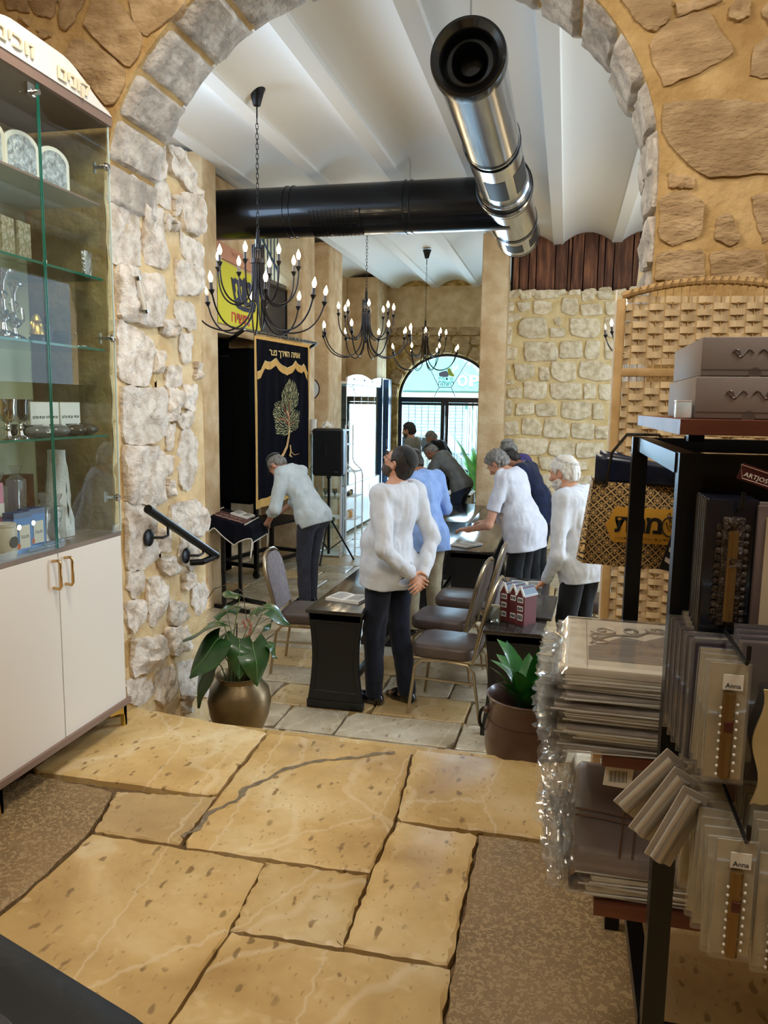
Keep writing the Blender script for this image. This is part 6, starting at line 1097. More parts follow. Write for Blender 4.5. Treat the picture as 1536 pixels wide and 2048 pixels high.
# ------------------------------------------------------------------ figures: one continuous surface per body, grown from a distance field
_lat = np.random.RandomState(4).rand(32, 32, 32).astype(np.float32)*2-1
def vn(X, Y, Z, f):
    x, y, z = X*f, Y*f, Z*f; i, j, k = np.floor(x).astype(int), np.floor(y).astype(int), np.floor(z).astype(int)
    x, y, z = x-i, y-j, z-k; x, y, z = (t*t*(3-2*t) for t in (x, y, z)); o = 0
    for a in (0, 1):
        for b in (0, 1):
            for c in (0, 1):
                o = o+_lat[(i+a) & 31, (j+b) & 31, (k+c) & 31]*(x if a else 1-x)*(y if b else 1-y)*(z if c else 1-z)
    return o
class SDF:
    def __init__(s, lo, hi, h):
        s.h = h; s.lo = np.array(lo, float); n = np.ceil((np.array(hi)-s.lo)/h).astype(int)+1; s.n = n
        s.F = np.full(n, .2, np.float32); s.ax = [s.lo[i]+h*np.arange(n[i]) for i in range(3)]
    def _sub(s, lo, hi):
        a = np.clip(np.floor((np.array(lo)-s.lo)/s.h).astype(int), 0, s.n-1); b = np.clip(np.ceil((np.array(hi)-s.lo)/s.h).astype(int)+1, 1, s.n)
        sl = tuple(slice(a[i], max(b[i], a[i]+1)) for i in range(3))
        return sl, np.meshgrid(*[s.ax[i][sl[i]].astype(np.float32) for i in range(3)], indexing='ij')
    def _mix(s, sl, d, k, op):
        f = s.F[sl]
        if op == 'add':
            hh = np.clip(.5+.5*(f-d)/k, 0, 1); s.F[sl] = f*(1-hh)+d*hh-k*hh*(1-hh)
        elif op == 'sub':
            hh = np.clip(.5-.5*(f+d)/k, 0, 1); s.F[sl] = f*(1-hh)-d*hh+k*hh*(1-hh)
    def cap(s, a, b, ra, rb=None, k=.02, op='add'):
        rb = ra if rb is None else rb; a, b = np.array(a, float), np.array(b, float); m = max(ra, rb)+k+.03
        sl, (X, Y, Z) = s._sub(np.minimum(a, b)-m, np.maximum(a, b)+m); d = b-a; L = max(d@d, 1e-9)
        t = np.clip(((X-a[0])*d[0]+(Y-a[1])*d[1]+(Z-a[2])*d[2])/L, 0, 1)
        D = np.sqrt((X-a[0]-t*d[0])**2+(Y-a[1]-t*d[1])**2+(Z-a[2]-t*d[2])**2)-(ra+(rb-ra)*t)
        s._mix(sl, D, k, op); return s
    def ell(s, c, r, R=None, k=.02, op='add'):
        c = np.array(c, float); m = max(r)+k+.03; sl, (X, Y, Z) = s._sub(c-m, c+m); X, Y, Z = X-c[0], Y-c[1], Z-c[2]
        if R is not None:
            R = np.array(R); X, Y, Z = (R[0, i]*X+R[1, i]*Y+R[2, i]*Z for i in range(3))
        q = np.sqrt((X/r[0])**2+(Y/r[1])**2+(Z/r[2])**2)+1e-6; q2 = np.sqrt((X/r[0]**2)**2+(Y/r[1]**2)**2+(Z/r[2]**2)**2)+1e-6
        s._mix(sl, q*(q-1)/q2, k, op); return s
    def clip(s, p, n, inv=False, rad=None):
        """keep only the side of the plane the normal points away from; rad limits it to a ball"""
        n = np.array(n, float); n /= np.linalg.norm(n); X, Y, Z = np.meshgrid(*[a.astype(np.float32) for a in s.ax], indexing='ij')
        D = (X-p[0])*n[0]+(Y-p[1])*n[1]+(Z-p[2])*n[2]
        if rad: D = np.minimum(D, rad-np.sqrt((X-p[0])**2+(Y-p[1])**2+(Z-p[2])**2))
        s.F = np.maximum(s.F, D.astype(np.float32)); return s
    def folds(s, amp, f=7, st=(1, 1, 1), seed=0, fine=.35):
        m = np.abs(s.F) < amp*2.5+.01; I = np.nonzero(m); X, Y, Z = (s.ax[i][I[i]] for i in range(3))
        wx = vn(X+seed, Y, Z, 4)*.06; n1 = vn((X+wx)*st[0]+seed, (Y+wx)*st[1], (Z+wx)*st[2], f); n2 = vn(X*st[0]+seed*2, Y*st[1]+wx, Z*st[2], f*2.3)
        s.F[I] += (amp*(.5-np.abs(n1)*1.6)+amp*fine*(.5-np.abs(n2)*1.6)).astype(np.float32); return s
    def mesh(s):
        F = s.F; F[0], F[-1] = .1, .1; F[:, 0], F[:, -1] = .1, .1; F[:, :, 0], F[:, :, -1] = .1, .1
        S_ = F < 0; nx, ny, nz_ = F.shape
        c = [S_[a:nx-1+a, b:ny-1+b, g:nz_-1+g] for a in (0, 1) for b in (0, 1) for g in (0, 1)]
        any_ = np.logical_or.reduce(c); all_ = np.logical_and.reduce(c); I = np.argwhere(any_ & ~all_)
        idx = np.full((nx-1, ny-1, nz_-1), -1, np.int64); idx[tuple(I.T)] = np.arange(len(I))
        acc = np.zeros((len(I), 3)); cnt = np.zeros(len(I)); O = [(a, b, g) for a in (0, 1) for b in (0, 1) for g in (0, 1)]
        for p in range(8):
            for q in range(p+1, 8):
                if sum(abs(O[p][t]-O[q][t]) for t in range(3)) != 1: continue
                fa = F[tuple((I+O[p]).T)]; fb = F[tuple((I+O[q]).T)]; m = (fa < 0) != (fb < 0); t = np.where(m, fa/(fa-fb+1e-12), 0)
                pt = np.array(O[p])+t[:, None]*(np.array(O[q])-np.array(O[p])); acc[m] += pt[m]; cnt[m] += 1
        V = s.lo+(I+acc/cnt[:, None])*s.h; Q = []
        for ax_ in range(3):
            u, v = [(1, 2), (2, 0), (0, 1)][ax_]; sa = [slice(None)]*3; sb = [slice(None)]*3; sa[ax_] = slice(0, -1); sb[ax_] = slice(1, None)
            A, B = S_[tuple(sa)], S_[tuple(sb)]
            for flip, M in ((0, A & ~B), (1, ~A & B)):
                E = np.argwhere(M); E = E[(E[:, u] > 0) & (E[:, v] > 0)]
                du = np.zeros(3, int); du[u] = 1; dv = np.zeros(3, int); dv[v] = 1
                q = np.stack([idx[tuple(E.T)], idx[tuple((E-du).T)], idx[tuple((E-du-dv).T)], idx[tuple((E-dv).T)]], 1)
                q = q[(q >= 0).all(1)]; Q.append(q[:, ::-1] if flip else q)
        Q = np.concatenate(Q)
        me = bpy.data.meshes.new('m'); me.vertices.add(len(V)); me.vertices.foreach_set('co', V.astype(np.float32).ravel())
        me.loops.add(Q.size); me.loops.foreach_set('vertex_index', Q.ravel().astype(np.int32)); me.polygons.add(len(Q))
        me.polygons.foreach_set('loop_start', np.arange(0, Q.size, 4, dtype=np.int32)); me.polygons.foreach_set('use_smooth', np.ones(len(Q), bool))
        me.update(calc_edges=True); return me
def put(name, sdf, m, parent, label=None, smooth_it=1):
    me = sdf.mesh(); me.name = name
    if smooth_it and len(me.vertices):
        b = bmesh.new(); b.from_mesh(me)
        for _ in range(smooth_it): bmesh.ops.smooth_vert(b, verts=b.verts, factor=.5, use_axis_x=True, use_axis_y=True, use_axis_z=True)
        b.to_mesh(me); b.free()
    me.materials.append(m); o = bpy.data.objects.new(name, me); COL.objects.link(o); o.parent = parent
    if label: o['label'] = label
    return o
def V3(*a): return np.array(a, float)
def rotx(a): c, s = math.cos(a), math.sin(a); return np.array([[1, 0, 0], [0, c, -s], [0, s, c]])
def rotz(a): c, s = math.cos(a), math.sin(a); return np.array([[c, -s, 0], [s, c, 0], [0, 0, 1]])
def roty(a): c, s = math.cos(a), math.sin(a); return np.array([[c, 0, s], [0, 1, 0], [-s, 0, c]])
M_SKIN = mat('skin', 'c08a6c', 'cf9c80', rough=.55, scale=14, bump=.1, bscale=90); M_SKIN2 = mat('skin darker', '8f5f45', 'a87558', rough=.55, scale=14, bump=.1, bscale=90)
M_HAIRB = mat('hair black', '17120f', '2a211b', rough=.6, scale=60, bump=.6, bscale=90, stretch=(1, 1, .4))
M_HAIRG = mat('hair grey', '5b5853', '8c8882', rough=.6, scale=50, bump=.6, bscale=90, stretch=(1, 1, .4))
M_HAIRW = mat('hair white', 'bdb9b2', 'e4e1dc', rough=.6, scale=50, bump=.6, bscale=90, stretch=(1, 1, .4))
M_SHOE = mat('black shoe leather', '0c0b0c', rough=.25, coat=.3)
M_KIPB = mat('black velvet cap', '08080a', rough=.9, sheen=.3); M_KIPG = mat('grey knitted cap', '6d6a68', '9b9896', rough=.9, scale=80)
M_KIPW = mat('white crocheted cap', 'e6e0d2', 'cfc8b8', rough=.95, scale=90, bump=.5, bscale=120)
def cloth(name, c, c2=None): return mat(name, c, c2 or c, rough=.85, scale=12, bump=.25, bscale=40, sheen=.1, spec=.2)

def hand(sd, w, d, n, side, curl=.5, scale=1.0, spread=1.0):
    """w wrist, d direction of the hand, n palm normal, side +1 puts the thumb on d x n"""
    w = np.array(w, float); d = np.array(d, float); d /= np.linalg.norm(d); n = np.array(n, float); n -= d*(n@d); n /= np.linalg.norm(n); t = np.cross(d, n)*side; s_ = scale
    sd.cap(w, w+d*.02*s_, .026*s_, .026*s_, k=.015)
    R = np.stack([t, d, n], 1); sd.ell(w+d*.055*s_, (.038*s_, .048*s_, .017*s_), R, k=.012)
    for i, (o, L) in enumerate(((.031, .068), (.0105, .078), (-.0105, .073), (-.031, .056))):
        b = w+d*(.088-.006*(i == 3))*s_+t*o*s_*spread; a1 = curl*.55; a2 = curl*1.5
        p1 = b+(d*math.cos(a1)+n*math.sin(a1))*L*.5*s_+t*o*.12*s_; p2 = p1+(d*math.cos(a2)+n*math.sin(a2))*L*.5*s_
        sd.cap(b-d*.02*s_, b, .0105*s_, .0098*s_, k=.006); sd.cap(b, p1, .0098*s_, .0088*s_, k=.003); sd.cap(p1, p2, .0088*s_, .0072*s_, k=.003)
    b = w+d*.025*s_+t*.030*s_; p1 = b+(d*.72+t*.6+n*.25)*.042*s_; p2 = p1+(d*.9+t*.1+n*.4*(1+curl))*.030*s_
    sd.cap(b-t*.01*s_, p1, .014*s_, .0108*s_, k=.010); sd.cap(p1, p2, .0105*s_, .0085*s_, k=.004)

def person(label, loc, yaw, H=1.75, lean=0, bend=0, head=(0, 0, 0), arms=None, shirt=None, hem=.80, sleeve='long', trousers=None, skin=None, hair=None, hairkind='short',
           beard=None, cap=None, belly=0, feet=((.11, 0), (-.11, 0)), pelvis=(0, 0), glasses=False, res=.008, collar=True, shoes=M_SHOE, wide=1.0, seed=1, hands=True, legs_h=True, tuck=False, cap_r=.088, stripe=None, capband=None):
    """joints in the figure's own frame: x right, y forwards, z up, metres; lean bends at the hips, bend adds to it at the chest"""
    root = thing('person', label, 'person', loc, yaw); q = H/1.75; skin = skin or M_SKIN
    P0 = V3(pelvis[0], pelvis[1], .95*q); L1, L2 = rotx(-lean), rotx(-lean-bend)
    P1 = P0+L1@V3(0, 0, .16*q); P2 = P1+L2@V3(0, 0, .18*q); P3 = P2+L2@V3(0, 0, .20*q)
    sh = {s_: P2+L2@V3(s_*.175*wide*q, -.01, .145*q) for s_ in (1, -1)}
    Hn = L2@rotz(head[2])@rotx(head[0])@roty(head[1]); nb = P3+L2@V3(0, .005, -.01*q); hc = nb+L2@V3(0, .012, .05*q)+Hn@V3(0, .035, .095*q)
    hips = {s_: P0+V3(s_*.095*wide, 0, -.03) for s_ in (1, -1)}; ank, knee = {}, {}
    for s_, ft in ((1, feet[0]), (-1, feet[1])):
        ank[s_] = V3(ft[0], ft[1], .085); mid = (hips[s_]+ank[s_])/2; knee[s_] = mid+V3(0, .025, .02)
    A = arms or {}
    el, wr, hd, hn = {}, {}, {}, {}
    for s_ in (1, -1):
        e, w_, d_, n_ = A.get(s_, (V3(s_*.25, -.02, 1.13), V3(s_*.27, .05, .88), V3(0, .15, -1), V3(-s_, 0, 0)))[:4]
        el[s_], wr[s_], hd[s_], hn[s_] = V3(*e), V3(*w_), V3(*d_), V3(*n_)
    allp = np.array([P0, P3, hc+V3(0, 0, .16), hc, nb]+[x for dct in (sh, el, wr, hips, ank, knee) for x in dct.values()]+[wr[s_]+hd[s_]/np.linalg.norm(hd[s_])*.2 for s_ in (1, -1)])
    lo = allp.min(0)-.19; hi = allp.max(0)+.19; lo[2] = -.02
    def torso(sd, g=0, bl=0, chest=True):
        sd.ell(P0+V3(0, -.005, 0), (.168*wide+g, .118+g+bl*.5, .13+g), L1, k=.05); sd.ell(P1+L1@V3(0, bl*.6, -.02), (.150*wide+g+bl*.4, .110+g+bl, .15+g), L1, k=.06)
        sd.ell(P2+L2@V3(0, .0+bl*.2, .03), (.168*wide+g, .112+g+bl*.3, .19*q+g), L2, k=.06); sd.cap(sh[1]-(sh[1]-sh[-1])*.12, sh[-1]+(sh[1]-sh[-1])*.12, .062+g, k=.06); sd.cap(P3-L2@V3(0, .0, .05), nb, .075+g, .060+g*.5, k=.05)
        for s_ in (1, -1): sd.cap(nb-L2@V3(0, .01, .03), sh[s_]*.75+nb*.25-L2@V3(0, 0, .02), .048+g*.8, .052+g*.8, k=.06)
    # ---- body
    sd = SDF(lo, hi, res); torso(sd, -.006, belly*.9)
    sd.cap(nb-L2@V3(0, 0, .03), nb+(hc-nb)*.62, .058, .052, k=.03)
    for s_ in (1, -1):
        sd.cap(sh[s_], el[s_], .050, .040, k=.02); sd.cap(el[s_], wr[s_], .040, .027, k=.015)
        sd.cap(hips[s_], knee[s_], .082, .056, k=.03); sd.cap(knee[s_], ank[s_]+V3(0, 0, .0), .054, .038, k=.02); sd.cap(ank[s_]-V3(0, .02, .035), ank[s_]+V3(0, .11, -.05), .035, .03, k=.02)
        if hands: hand(sd, wr[s_], hd[s_], hn[s_], s_ if A.get(s_) is None or len(A[s_]) < 5 else A[s_][4], curl=.55 if len(A.get(s_, ())) < 6 else A[s_][5])
    def hp(x, y, z): return hc+Hn@V3(x, y, z)
    sd.ell(hp(0, -.012, .03), (.076, .096, .088), Hn, k=.02); sd.ell(hp(0, .022, -.03), (.060, .070, .085), Hn, k=.025); sd.ell(hp(0, .062, -.088), (.026, .022, .020), Hn, k=.03)
    sd.ell(hp(0, .075, .028), (.048, .018, .010), Hn, k=.015); sd.cap(hp(0, .088, .012), hp(0, .112, -.028), .007, .0125, k=.008); sd.ell(hp(0, .100, -.031), (.018, .012, .009), Hn, k=.006)
    for s_ in (1, -1):
        sd.ell(hp(s_*.031, .094, .008), (.017, .012, .011), Hn, k=.012, op='sub'); sd.ell(hp(s_*.038, .066, -.02), (.022, .02, .018), Hn, k=.015)
        sd.ell(hp(s_*.077, -.008, -.008), (.010, .019, .031), Hn@roty(s_*.12)@rotx(.15), k=.006); sd.ell(hp(s_*.086, .0, -.006), (.006, .009, .014), Hn, k=.004, op='sub')
        sd.ell(hp(s_*.031, .080, .006), (.0125, .0125, .0115), Hn, k=.002)
    sd.ell(hp(0, .089, -.056), (.022, .010, .005), Hn, k=.004); sd.ell(hp(0, .087, -.066), (.019, .010, .006), Hn, k=.004)
    put('body', sd, skin, root, smooth_it=1)
    cr = max(res, .0075)
    # ---- trousers and shoes
    sd = SDF(lo, hi, cr); sd.ell(P0+V3(0, -.01, 0), (.178*wide, .13+belly*.5, .14), L1, k=.05)
    for s_ in (1, -1):
        sd.cap(hips[s_]+V3(0, -.01, 0), knee[s_], .098, .074, k=.03); sd.cap(knee[s_], ank[s_]+V3(0, -.005, .0), .074, .062, k=.02); sd.ell(hips[s_]+V3(0, -.06, -.02), (.085, .075, .09), k=.03)
    sd.folds(.008, 6, (1.3, 1.3, .6), seed+5, .5); top = P0+L1@V3(0, 0, .10); sd.clip(top, L1@V3(0, 0, 1)); sd.clip((0, 0, .055), (0, 0, -1))
    tr = put('trousers', sd, trousers, root)
    if tuck:
        sd = SDF(lo, hi, cr); sd.ell(P0+V3(0, -.01, 0), (.184*wide, .137+belly*.5, .145), L1, k=.05); sd.ell(P1+L1@V3(0, belly*.4, -.02), (.160*wide+belly*.3, .122+belly*.8, .15), L1, k=.06); sd.clip(top+L1@V3(0, 0, .012), L1@V3(0, 0, 1)); sd.clip(top-L1@V3(0, 0, .022), L1@V3(0, 0, -1)); put('belt', sd, M_BLACK, root)
    for s_ in (1, -1):
        s2 = SDF(ank[s_]-V3(.08, .12, .1), ank[s_]+V3(.08, .24, .08), .006); a = ank[s_]
        s2.cap(a+V3(0, -.045, -.045), a+V3(s_*.01, .09, -.052), .036, .042, k=.02); s2.cap(a+V3(s_*.01, .08, -.055), a+V3(s_*.012, .165, -.066), .040, .022, k=.03); s2.cap(a+V3(0, -.02, -.03), a+V3(0, -.02, .01), .044, .045, k=.02)
        s2.clip((0, 0, .006), (0, 0, -1)); s2.clip(a+V3(0, 0, .012), (0, 0, 1)); put('shoe', s2, shoes, root)
    # ---- shirt
    g = .016; sd = SDF(lo, hi, cr); torso(sd, g, belly)
    hemz = V3(*P0)+L1@V3(0, 0, (hem-.95)*q)
    if not tuck:
        sd.ell(P0+L1@V3(0, -.02, -.03), (.190*wide, .158+belly*.5, .17), L1, k=.04)
        sd.cap(P0+L1@V3(.075*wide, 0, -.02), hemz+L1@V3(.08*wide, 0, -.02), .122+belly*.5, .128+belly*.5, k=.06); sd.cap(P0+L1@V3(-.075*wide, 0, -.02), hemz+L1@V3(-.08*wide, 0, -.02), .115+belly*.5, .112+belly*.5, k=.06)
    else: sd.cap(P1+V3(-.05, 0, -.03), P1+V3(.05, 0, -.03), .135+belly, k=.05)
    for s_ in (1, -1):
        if sleeve == 'long': sd.cap(sh[s_], el[s_], .066, .060, k=.03); sd.cap(el[s_], wr[s_]-(wr[s_]-el[s_])*.03, .060, .043, k=.02)
        elif sleeve == 'rolled': sd.cap(sh[s_], el[s_], .066, .062, k=.03); sd.cap(el[s_], el[s_]+(wr[s_]-el[s_])*.45, .060, .056, k=.02)
        else: sd.cap(sh[s_], sh[s_]+(el[s_]-sh[s_])*.72, .066, .068, k=.03)
    sd.folds(.014, 5.0, (1, 1, .8), seed, .2); sd.folds(.007, 11, (1.1, 1.1, .45), seed+7, .5)
    sd.clip(hemz, L1@V3(0, .0, -1)) if not tuck else sd.clip(top-L1@V3(0, 0, .0), L1@V3(0, 0, -1))
    sd.clip(nb+L2@V3(0, -.0, .012), L2@V3(0, .35, 1), rad=.13)
    for s_ in (1, -1):
        if sleeve == 'short': e = sh[s_]+(el[s_]-sh[s_])*.70; dd = el[s_]-sh[s_]
        elif sleeve == 'rolled': e = el[s_]+(wr[s_]-el[s_])*.44; dd = wr[s_]-el[s_]
        else: e = wr[s_]-(wr[s_]-el[s_])*.02; dd = wr[s_]-el[s_]
        dd = dd/np.linalg.norm(dd); sd.clip(e, dd, rad=.10)
    so_ = put('shirt', sd, shirt, root)
    def inv_ring(c, d, r, w_, nm, m, par):
        ax_ = Vector(d).normalized(); mb = MB(); u = ax_.orthogonal().normalized(); v = ax_.cross(u); pts = []
        for i in range(18): pts.append(Vector(c)+u*r*math.cos(2*PI*i/18)+v*r*math.sin(2*PI*i/18))
        mb.tube(pts, w_, 6, closed=True); return obj(nm, mb, m, par, world=False)
    if collar:
        s3 = SDF(nb-.16, nb+.16, .006); s3.cap(nb-L2@V3(0, -.005, .025), nb+L2@V3(0, -.004, .028), .080, .066, k=.01); s3.cap(nb-L2@V3(0, -.005, .09), nb+L2@V3(0, .004, .09), .060, .056, k=.004, op='sub')
        s3.clip(nb+L2@V3(0, 0, .026), L2@V3(0, .35, 1)); s3.clip(nb-L2@V3(0, 0, .02), L2@V3(0, .1, -1)); put('collar', s3, shirt, root)
    if stripe is not None:
        inv_ring(nb+L2@V3(0, 0, .014), L2@V3(0, .3, 1), .074, .004, 'collar_stripe', stripe, root)
        for s_ in (1, -1): inv_ring(sh[s_]+(el[s_]-sh[s_])*.68, el[s_]-sh[s_], .070, .004, 'sleeve_stripe', stripe, root)
    if sleeve == 'long':
        for s_ in (1, -1):
            s3 = SDF(wr[s_]-.09, wr[s_]+.09, .005); dv = (wr[s_]-el[s_])/np.linalg.norm(wr[s_]-el[s_]); s3.cap(wr[s_]-dv*.05, wr[s_]+dv*.02, .045, .040, k=.004); s3.clip(wr[s_]+dv*.012, dv); s3.clip(wr[s_]-dv*.048, -dv); put('cuff', s3, shirt, root)
    # ---- hair, beard, cap, glasses
    hr_ = SDF(hc-.17, hc+.17, .005)
    if hair:
        t_ = {'short': .007, 'full': .016, 'buzz': .003, 'curly': .02}[hairkind]
        hr_.ell(hp(0, -.014, .032), (.076+t_, .096+t_, .088+t_), Hn, k=.02); hr_.cap(hp(0, -.06, -.03), hp(0, -.055, -.06), .055+t_*.6, .045+t_*.4, k=.03)
        hr_.folds(t_*.5, 22, (1, 1, .5), seed, .8)
        hr_.clip(hp(0, .052, .045), Hn@V3(0, 1, -.55)); hr_.clip(hp(0, -.03, -.075), Hn@V3(0, 0, -1)); hr_.clip(hp(0, .02, -.012), Hn@V3(0, .85, -.75))
        for s_ in (1, -1): hr_.ell(hp(s_*.085, -.002, -.015), (.034, .027, .042), Hn, k=.004, op='sub')
        put('hair', hr_, hair, root)
        for s_ in (1, -1): obj('eyebrow', MB().tube([tuple(hp(s_*.014, .096, .030)), tuple(hp(s_*.032, .097, .035)), tuple(hp(s_*.052, .084, .028))], [.003, .0038, .002], 6), hair if hair is not M_HAIRW else M_HAIRG, root, world=False)
    if beard:
        bd = SDF(hc-.17, hc+.17, .005); bd.ell(hp(0, .026, -.05), (.0645, .071, .077), Hn, k=.02); bd.ell(hp(0, .060, -.090), (.029, .026, .026), Hn, k=.03)
        bd.folds(.006, 24, (1, 1, .6), seed+2, .8); bd.clip(hp(0, .06, -.045), Hn@V3(0, .28, 1)); bd.clip(hp(0, -.006, -.04), Hn@V3(0, -1, .25)); bd.ell(hp(0, .098, -.06), (.020, .016, .010), Hn, k=.004, op='sub')
        bd.cap(hp(-.03, .092, -.047), hp(.03, .092, -.047), .008, k=.006); put('beard', bd, beard, root)
    if cap:
        cp = SDF(hc-.2, hc+.2, .005); back = rotx(math.radians(28)); Rc = Hn@back; cc = hp(0, -.014, .034)
        cp.ell(cc, (.090, .110, .104), Hn, k=.01); cp.clip(cc+Rc@V3(0, 0, .062 if cap_r < .09 else .045), Rc@V3(0, 0, -1)); co = put('kippah', cp, cap, root)
        if capband is not None:
            cb = SDF(hc-.2, hc+.2, .005); cb.ell(cc, (.0925, .1125, .1065), Hn, k=.01); o_ = .045; cb.clip(cc+Rc@V3(0, 0, o_+.006), Rc@V3(0, 0, -1)); cb.clip(cc+Rc@V3(0, 0, o_+.024), Rc@V3(0, 0, 1)); put('patterned_band', cb, capband, co)
    if glasses:
        gm = MB()
        for s_ in (1, -1):
            pts = [tuple(hp(s_*(.033+.024*math.cos(2*PI*i/14)), .109, .006+.017*math.sin(2*PI*i/14))) for i in range(14)]; gm.tube(pts, .0022, 5, closed=True)
            gm.tube([tuple(hp(s_*.057, .107, .012)), tuple(hp(s_*.080, .06, .012)), tuple(hp(s_*.085, -.005, .010)), tuple(hp(s_*.084, -.03, -.008))], .002, 5)
        gm.tube([tuple(hp(-.01, .111, .010)), tuple(hp(.01, .111, .010))], .002, 5); obj('glasses', gm, M_BLACK, root, world=False)
    return root, dict(hp=hp, wr=wr, hd=hd)
C_WHITE = cloth('white shirt cotton', 'c3c6cd', 'cfd2d8'); C_NAVY = cloth('dark navy trousers', '11141f', '191d2b'); C_DARK = cloth('black trousers', '0f1013', '17181c'); C_GREYT = cloth('slate trousers', '2b2c35', '363743')
C_BEIGE = cloth('stone coloured trousers', '9a8d74', 'b0a389'); C_BLUE = cloth('light blue shirt cotton', '7f9cd0', '8faadb'); C_TEE = cloth('white tee', 'c0c1c9', 'cccdd4'); C_GT = cloth('grey tee', '77756f', '868379')
C_POLO = cloth('grey polo', '5d5f5f', '6b6d6c'); C_BT = cloth('black tee', '0f1114', '1a1d22'); C_PUR = cloth('purple polo', '32285c', '3f3270'); C_NP = cloth('navy polo', '11182d', '1a2440'); C_JEAN = cloth('dark jeans', '161d2b', '242f45')
C_WHITE2 = cloth('faded white shirt', 'b3bcbe', 'c3cbcd')

def wristwatch(d, s_, m):
    pass
# man looking up, hands clasped behind the back
person('man in white shirt and black cap looking up with hands clasped behind his back', (-1.13, 5.03, LZ), math.radians(64), H=1.80, lean=-.10, bend=-.02, head=(.42, 0, .12),
       arms={1: ((.27, -.16, 1.14), (.07, -.235, .925), (-.55, -.10, -.30), (.3, .9, -.2), 1, .5), -1: ((-.26, -.17, 1.14), (-.055, -.225, .955), (.55, -.10, -.45), (-.2, -1, -.2), -1, .9)},
       shirt=C_WHITE, hem=.82, trousers=C_NAVY, hair=M_HAIRB, hairkind='short', beard=mat('short dark beard', '3a302a', '5c5048', rough=.8, scale=70), cap=M_KIPB, belly=.05, feet=((.085, -.10), (-.085, .05)), glasses=True, res=.006, wide=1.04, seed=3)
person('man in light blue shirt and beige trousers seen from behind with head bowed', (-1.17, 6.70, LZ), math.radians(42), H=1.72, lean=.12, bend=.14, head=(-.45, 0, .1),
       arms={1: ((.24, .05, 1.14), (.14, .27, 1.05), (-.3, .6, .2), (0, .3, -1)), -1: ((-.24, .05, 1.14), (-.10, .27, 1.05), (.3, .6, .2), (0, .3, -1))},
       shirt=C_BLUE, hem=.78, trousers=C_BEIGE, skin=M_SKIN2, hair=M_HAIRB, hairkind='buzz', cap=M_KIPB, belly=.03, feet=((.11, 0), (-.11, .04)), res=.008, seed=9)
person('grey-haired man in white shirt and slate trousers bending to the cloth covered lectern', (-2.50, 7.33, LZ), math.radians(74), H=1.74, lean=.38, bend=.28, head=(-.42, 0, 0), pelvis=(0, -.05),
       arms={1: ((.22, .28, 1.06), (.15, .44, .93), (-.1, .8, -.1), (0, 0, -1)), -1: ((-.25, .22, 1.02), (-.18, .36, .86), (.1, .6, -.4), (0, .5, -1))},
       shirt=C_WHITE2, hem=.84, sleeve='rolled', trousers=C_GREYT, hair=M_HAIRG, hairkind='buzz', cap=M_KIPB, belly=.01, feet=((.09, .02), (-.09, -.03)), glasses=True, res=.007, seed=12)
r_, k_ = person('young man in grey tee standing by the far window and holding up a phone', (-2.38, 12.2, LZ), math.radians(78), H=1.80, lean=0, bend=.03, head=(-.12, 0, 0),
       arms={1: ((.25, .06, 1.16), (.12, .30, 1.18), (-.1, .8, .25), (-1, 0, .2)), -1: ((-.25, .03, 1.14), (-.10, .32, 1.22), (.1, .8, .35), (1, 0, .2))},
       shirt=C_GT, hem=.86, sleeve='short', trousers=C_JEAN, hair=M_HAIRB, hairkind='full', beard=mat('short dark beard', '3a302a'), res=.010, collar=False, seed=15)
person('man in grey polo bent over the far desk with a hand at his mouth', (-1.52, 11.10, LZ), math.radians(76), H=1.74, lean=.45, bend=.35, head=(-.25, 0, 0), pelvis=(0, -.08),
       arms={1: ((.20, .34, 1.02), (.02, .56, 1.14), (-.1, .5, .8), (0, -1, .3)), -1: ((-.24, .34, .98), (-.2, .55, .80), (.1, .8, -.1), (0, 0, -1))},
       shirt=C_POLO, hem=.86, sleeve='short', trousers=C_JEAN, skin=M_SKIN2, hair=M_HAIRG, hairkind='buzz', cap=M_KIPB, res=.010, seed=19, tuck=False)
r6, k6 = person('man in black tee with sunglasses on his head looking down behind the grey polo', (-2.0, 13.1, LZ), math.radians(70), H=1.72, lean=.15, bend=.2, head=(-.4, 0, 0),
       shirt=C_BT, hem=.82, sleeve='short', trousers=C_DARK, skin=M_SKIN2, hair=M_HAIRG, hairkind='buzz', glasses=False, res=.011, collar=False, seed=23)
sg = MB(); h6 = k6['hp']
for s_ in (1, -1): sg.tube([tuple(h6(s_*.085, -.01, .03)), tuple(h6(s_*.075, .05, .095)), tuple(h6(s_*.03, .062, .108)), tuple(h6(0, .063, .108))], [.004, .005, .010, .004], 6)
obj('sunglasses', sg, M_BLACK, r6, world=False)
r7, k7 = person('broad man in white tee with grey hair reading a book at the long tables', (-.36, 7.22, LZ), math.radians(70), H=1.74, lean=.16, bend=.22, head=(-.42, 0, 0), pelvis=(0, -.02),
       arms={1: ((.26, .22, 1.0), (.20, .45, .93), (-.2, .9, -.1), (-.1, 0, -1), 1, .7), -1: ((-.28, .20, .98), (-.20, .45, .90), (.1, .9, -.05), (.1, 0, -1), -1, .7)},
       shirt=C_TEE, hem=.74, sleeve='short', trousers=C_DARK, hair=M_HAIRG, hairkind='curly', cap=M_KIPG, belly=.075, wide=1.12, res=.007, collar=False, seed=27)
person('man in purple polo half hidden behind the navy polo', (-.38, 9.15, LZ), math.radians(68), H=1.76, lean=.15, bend=.25, head=(-.3, 0, 0),
       shirt=C_PUR, hem=.82, sleeve='short', trousers=C_DARK, skin=M_SKIN2, hair=M_HAIRG, hairkind='buzz', cap=M_KIPG, res=.011, seed=31)
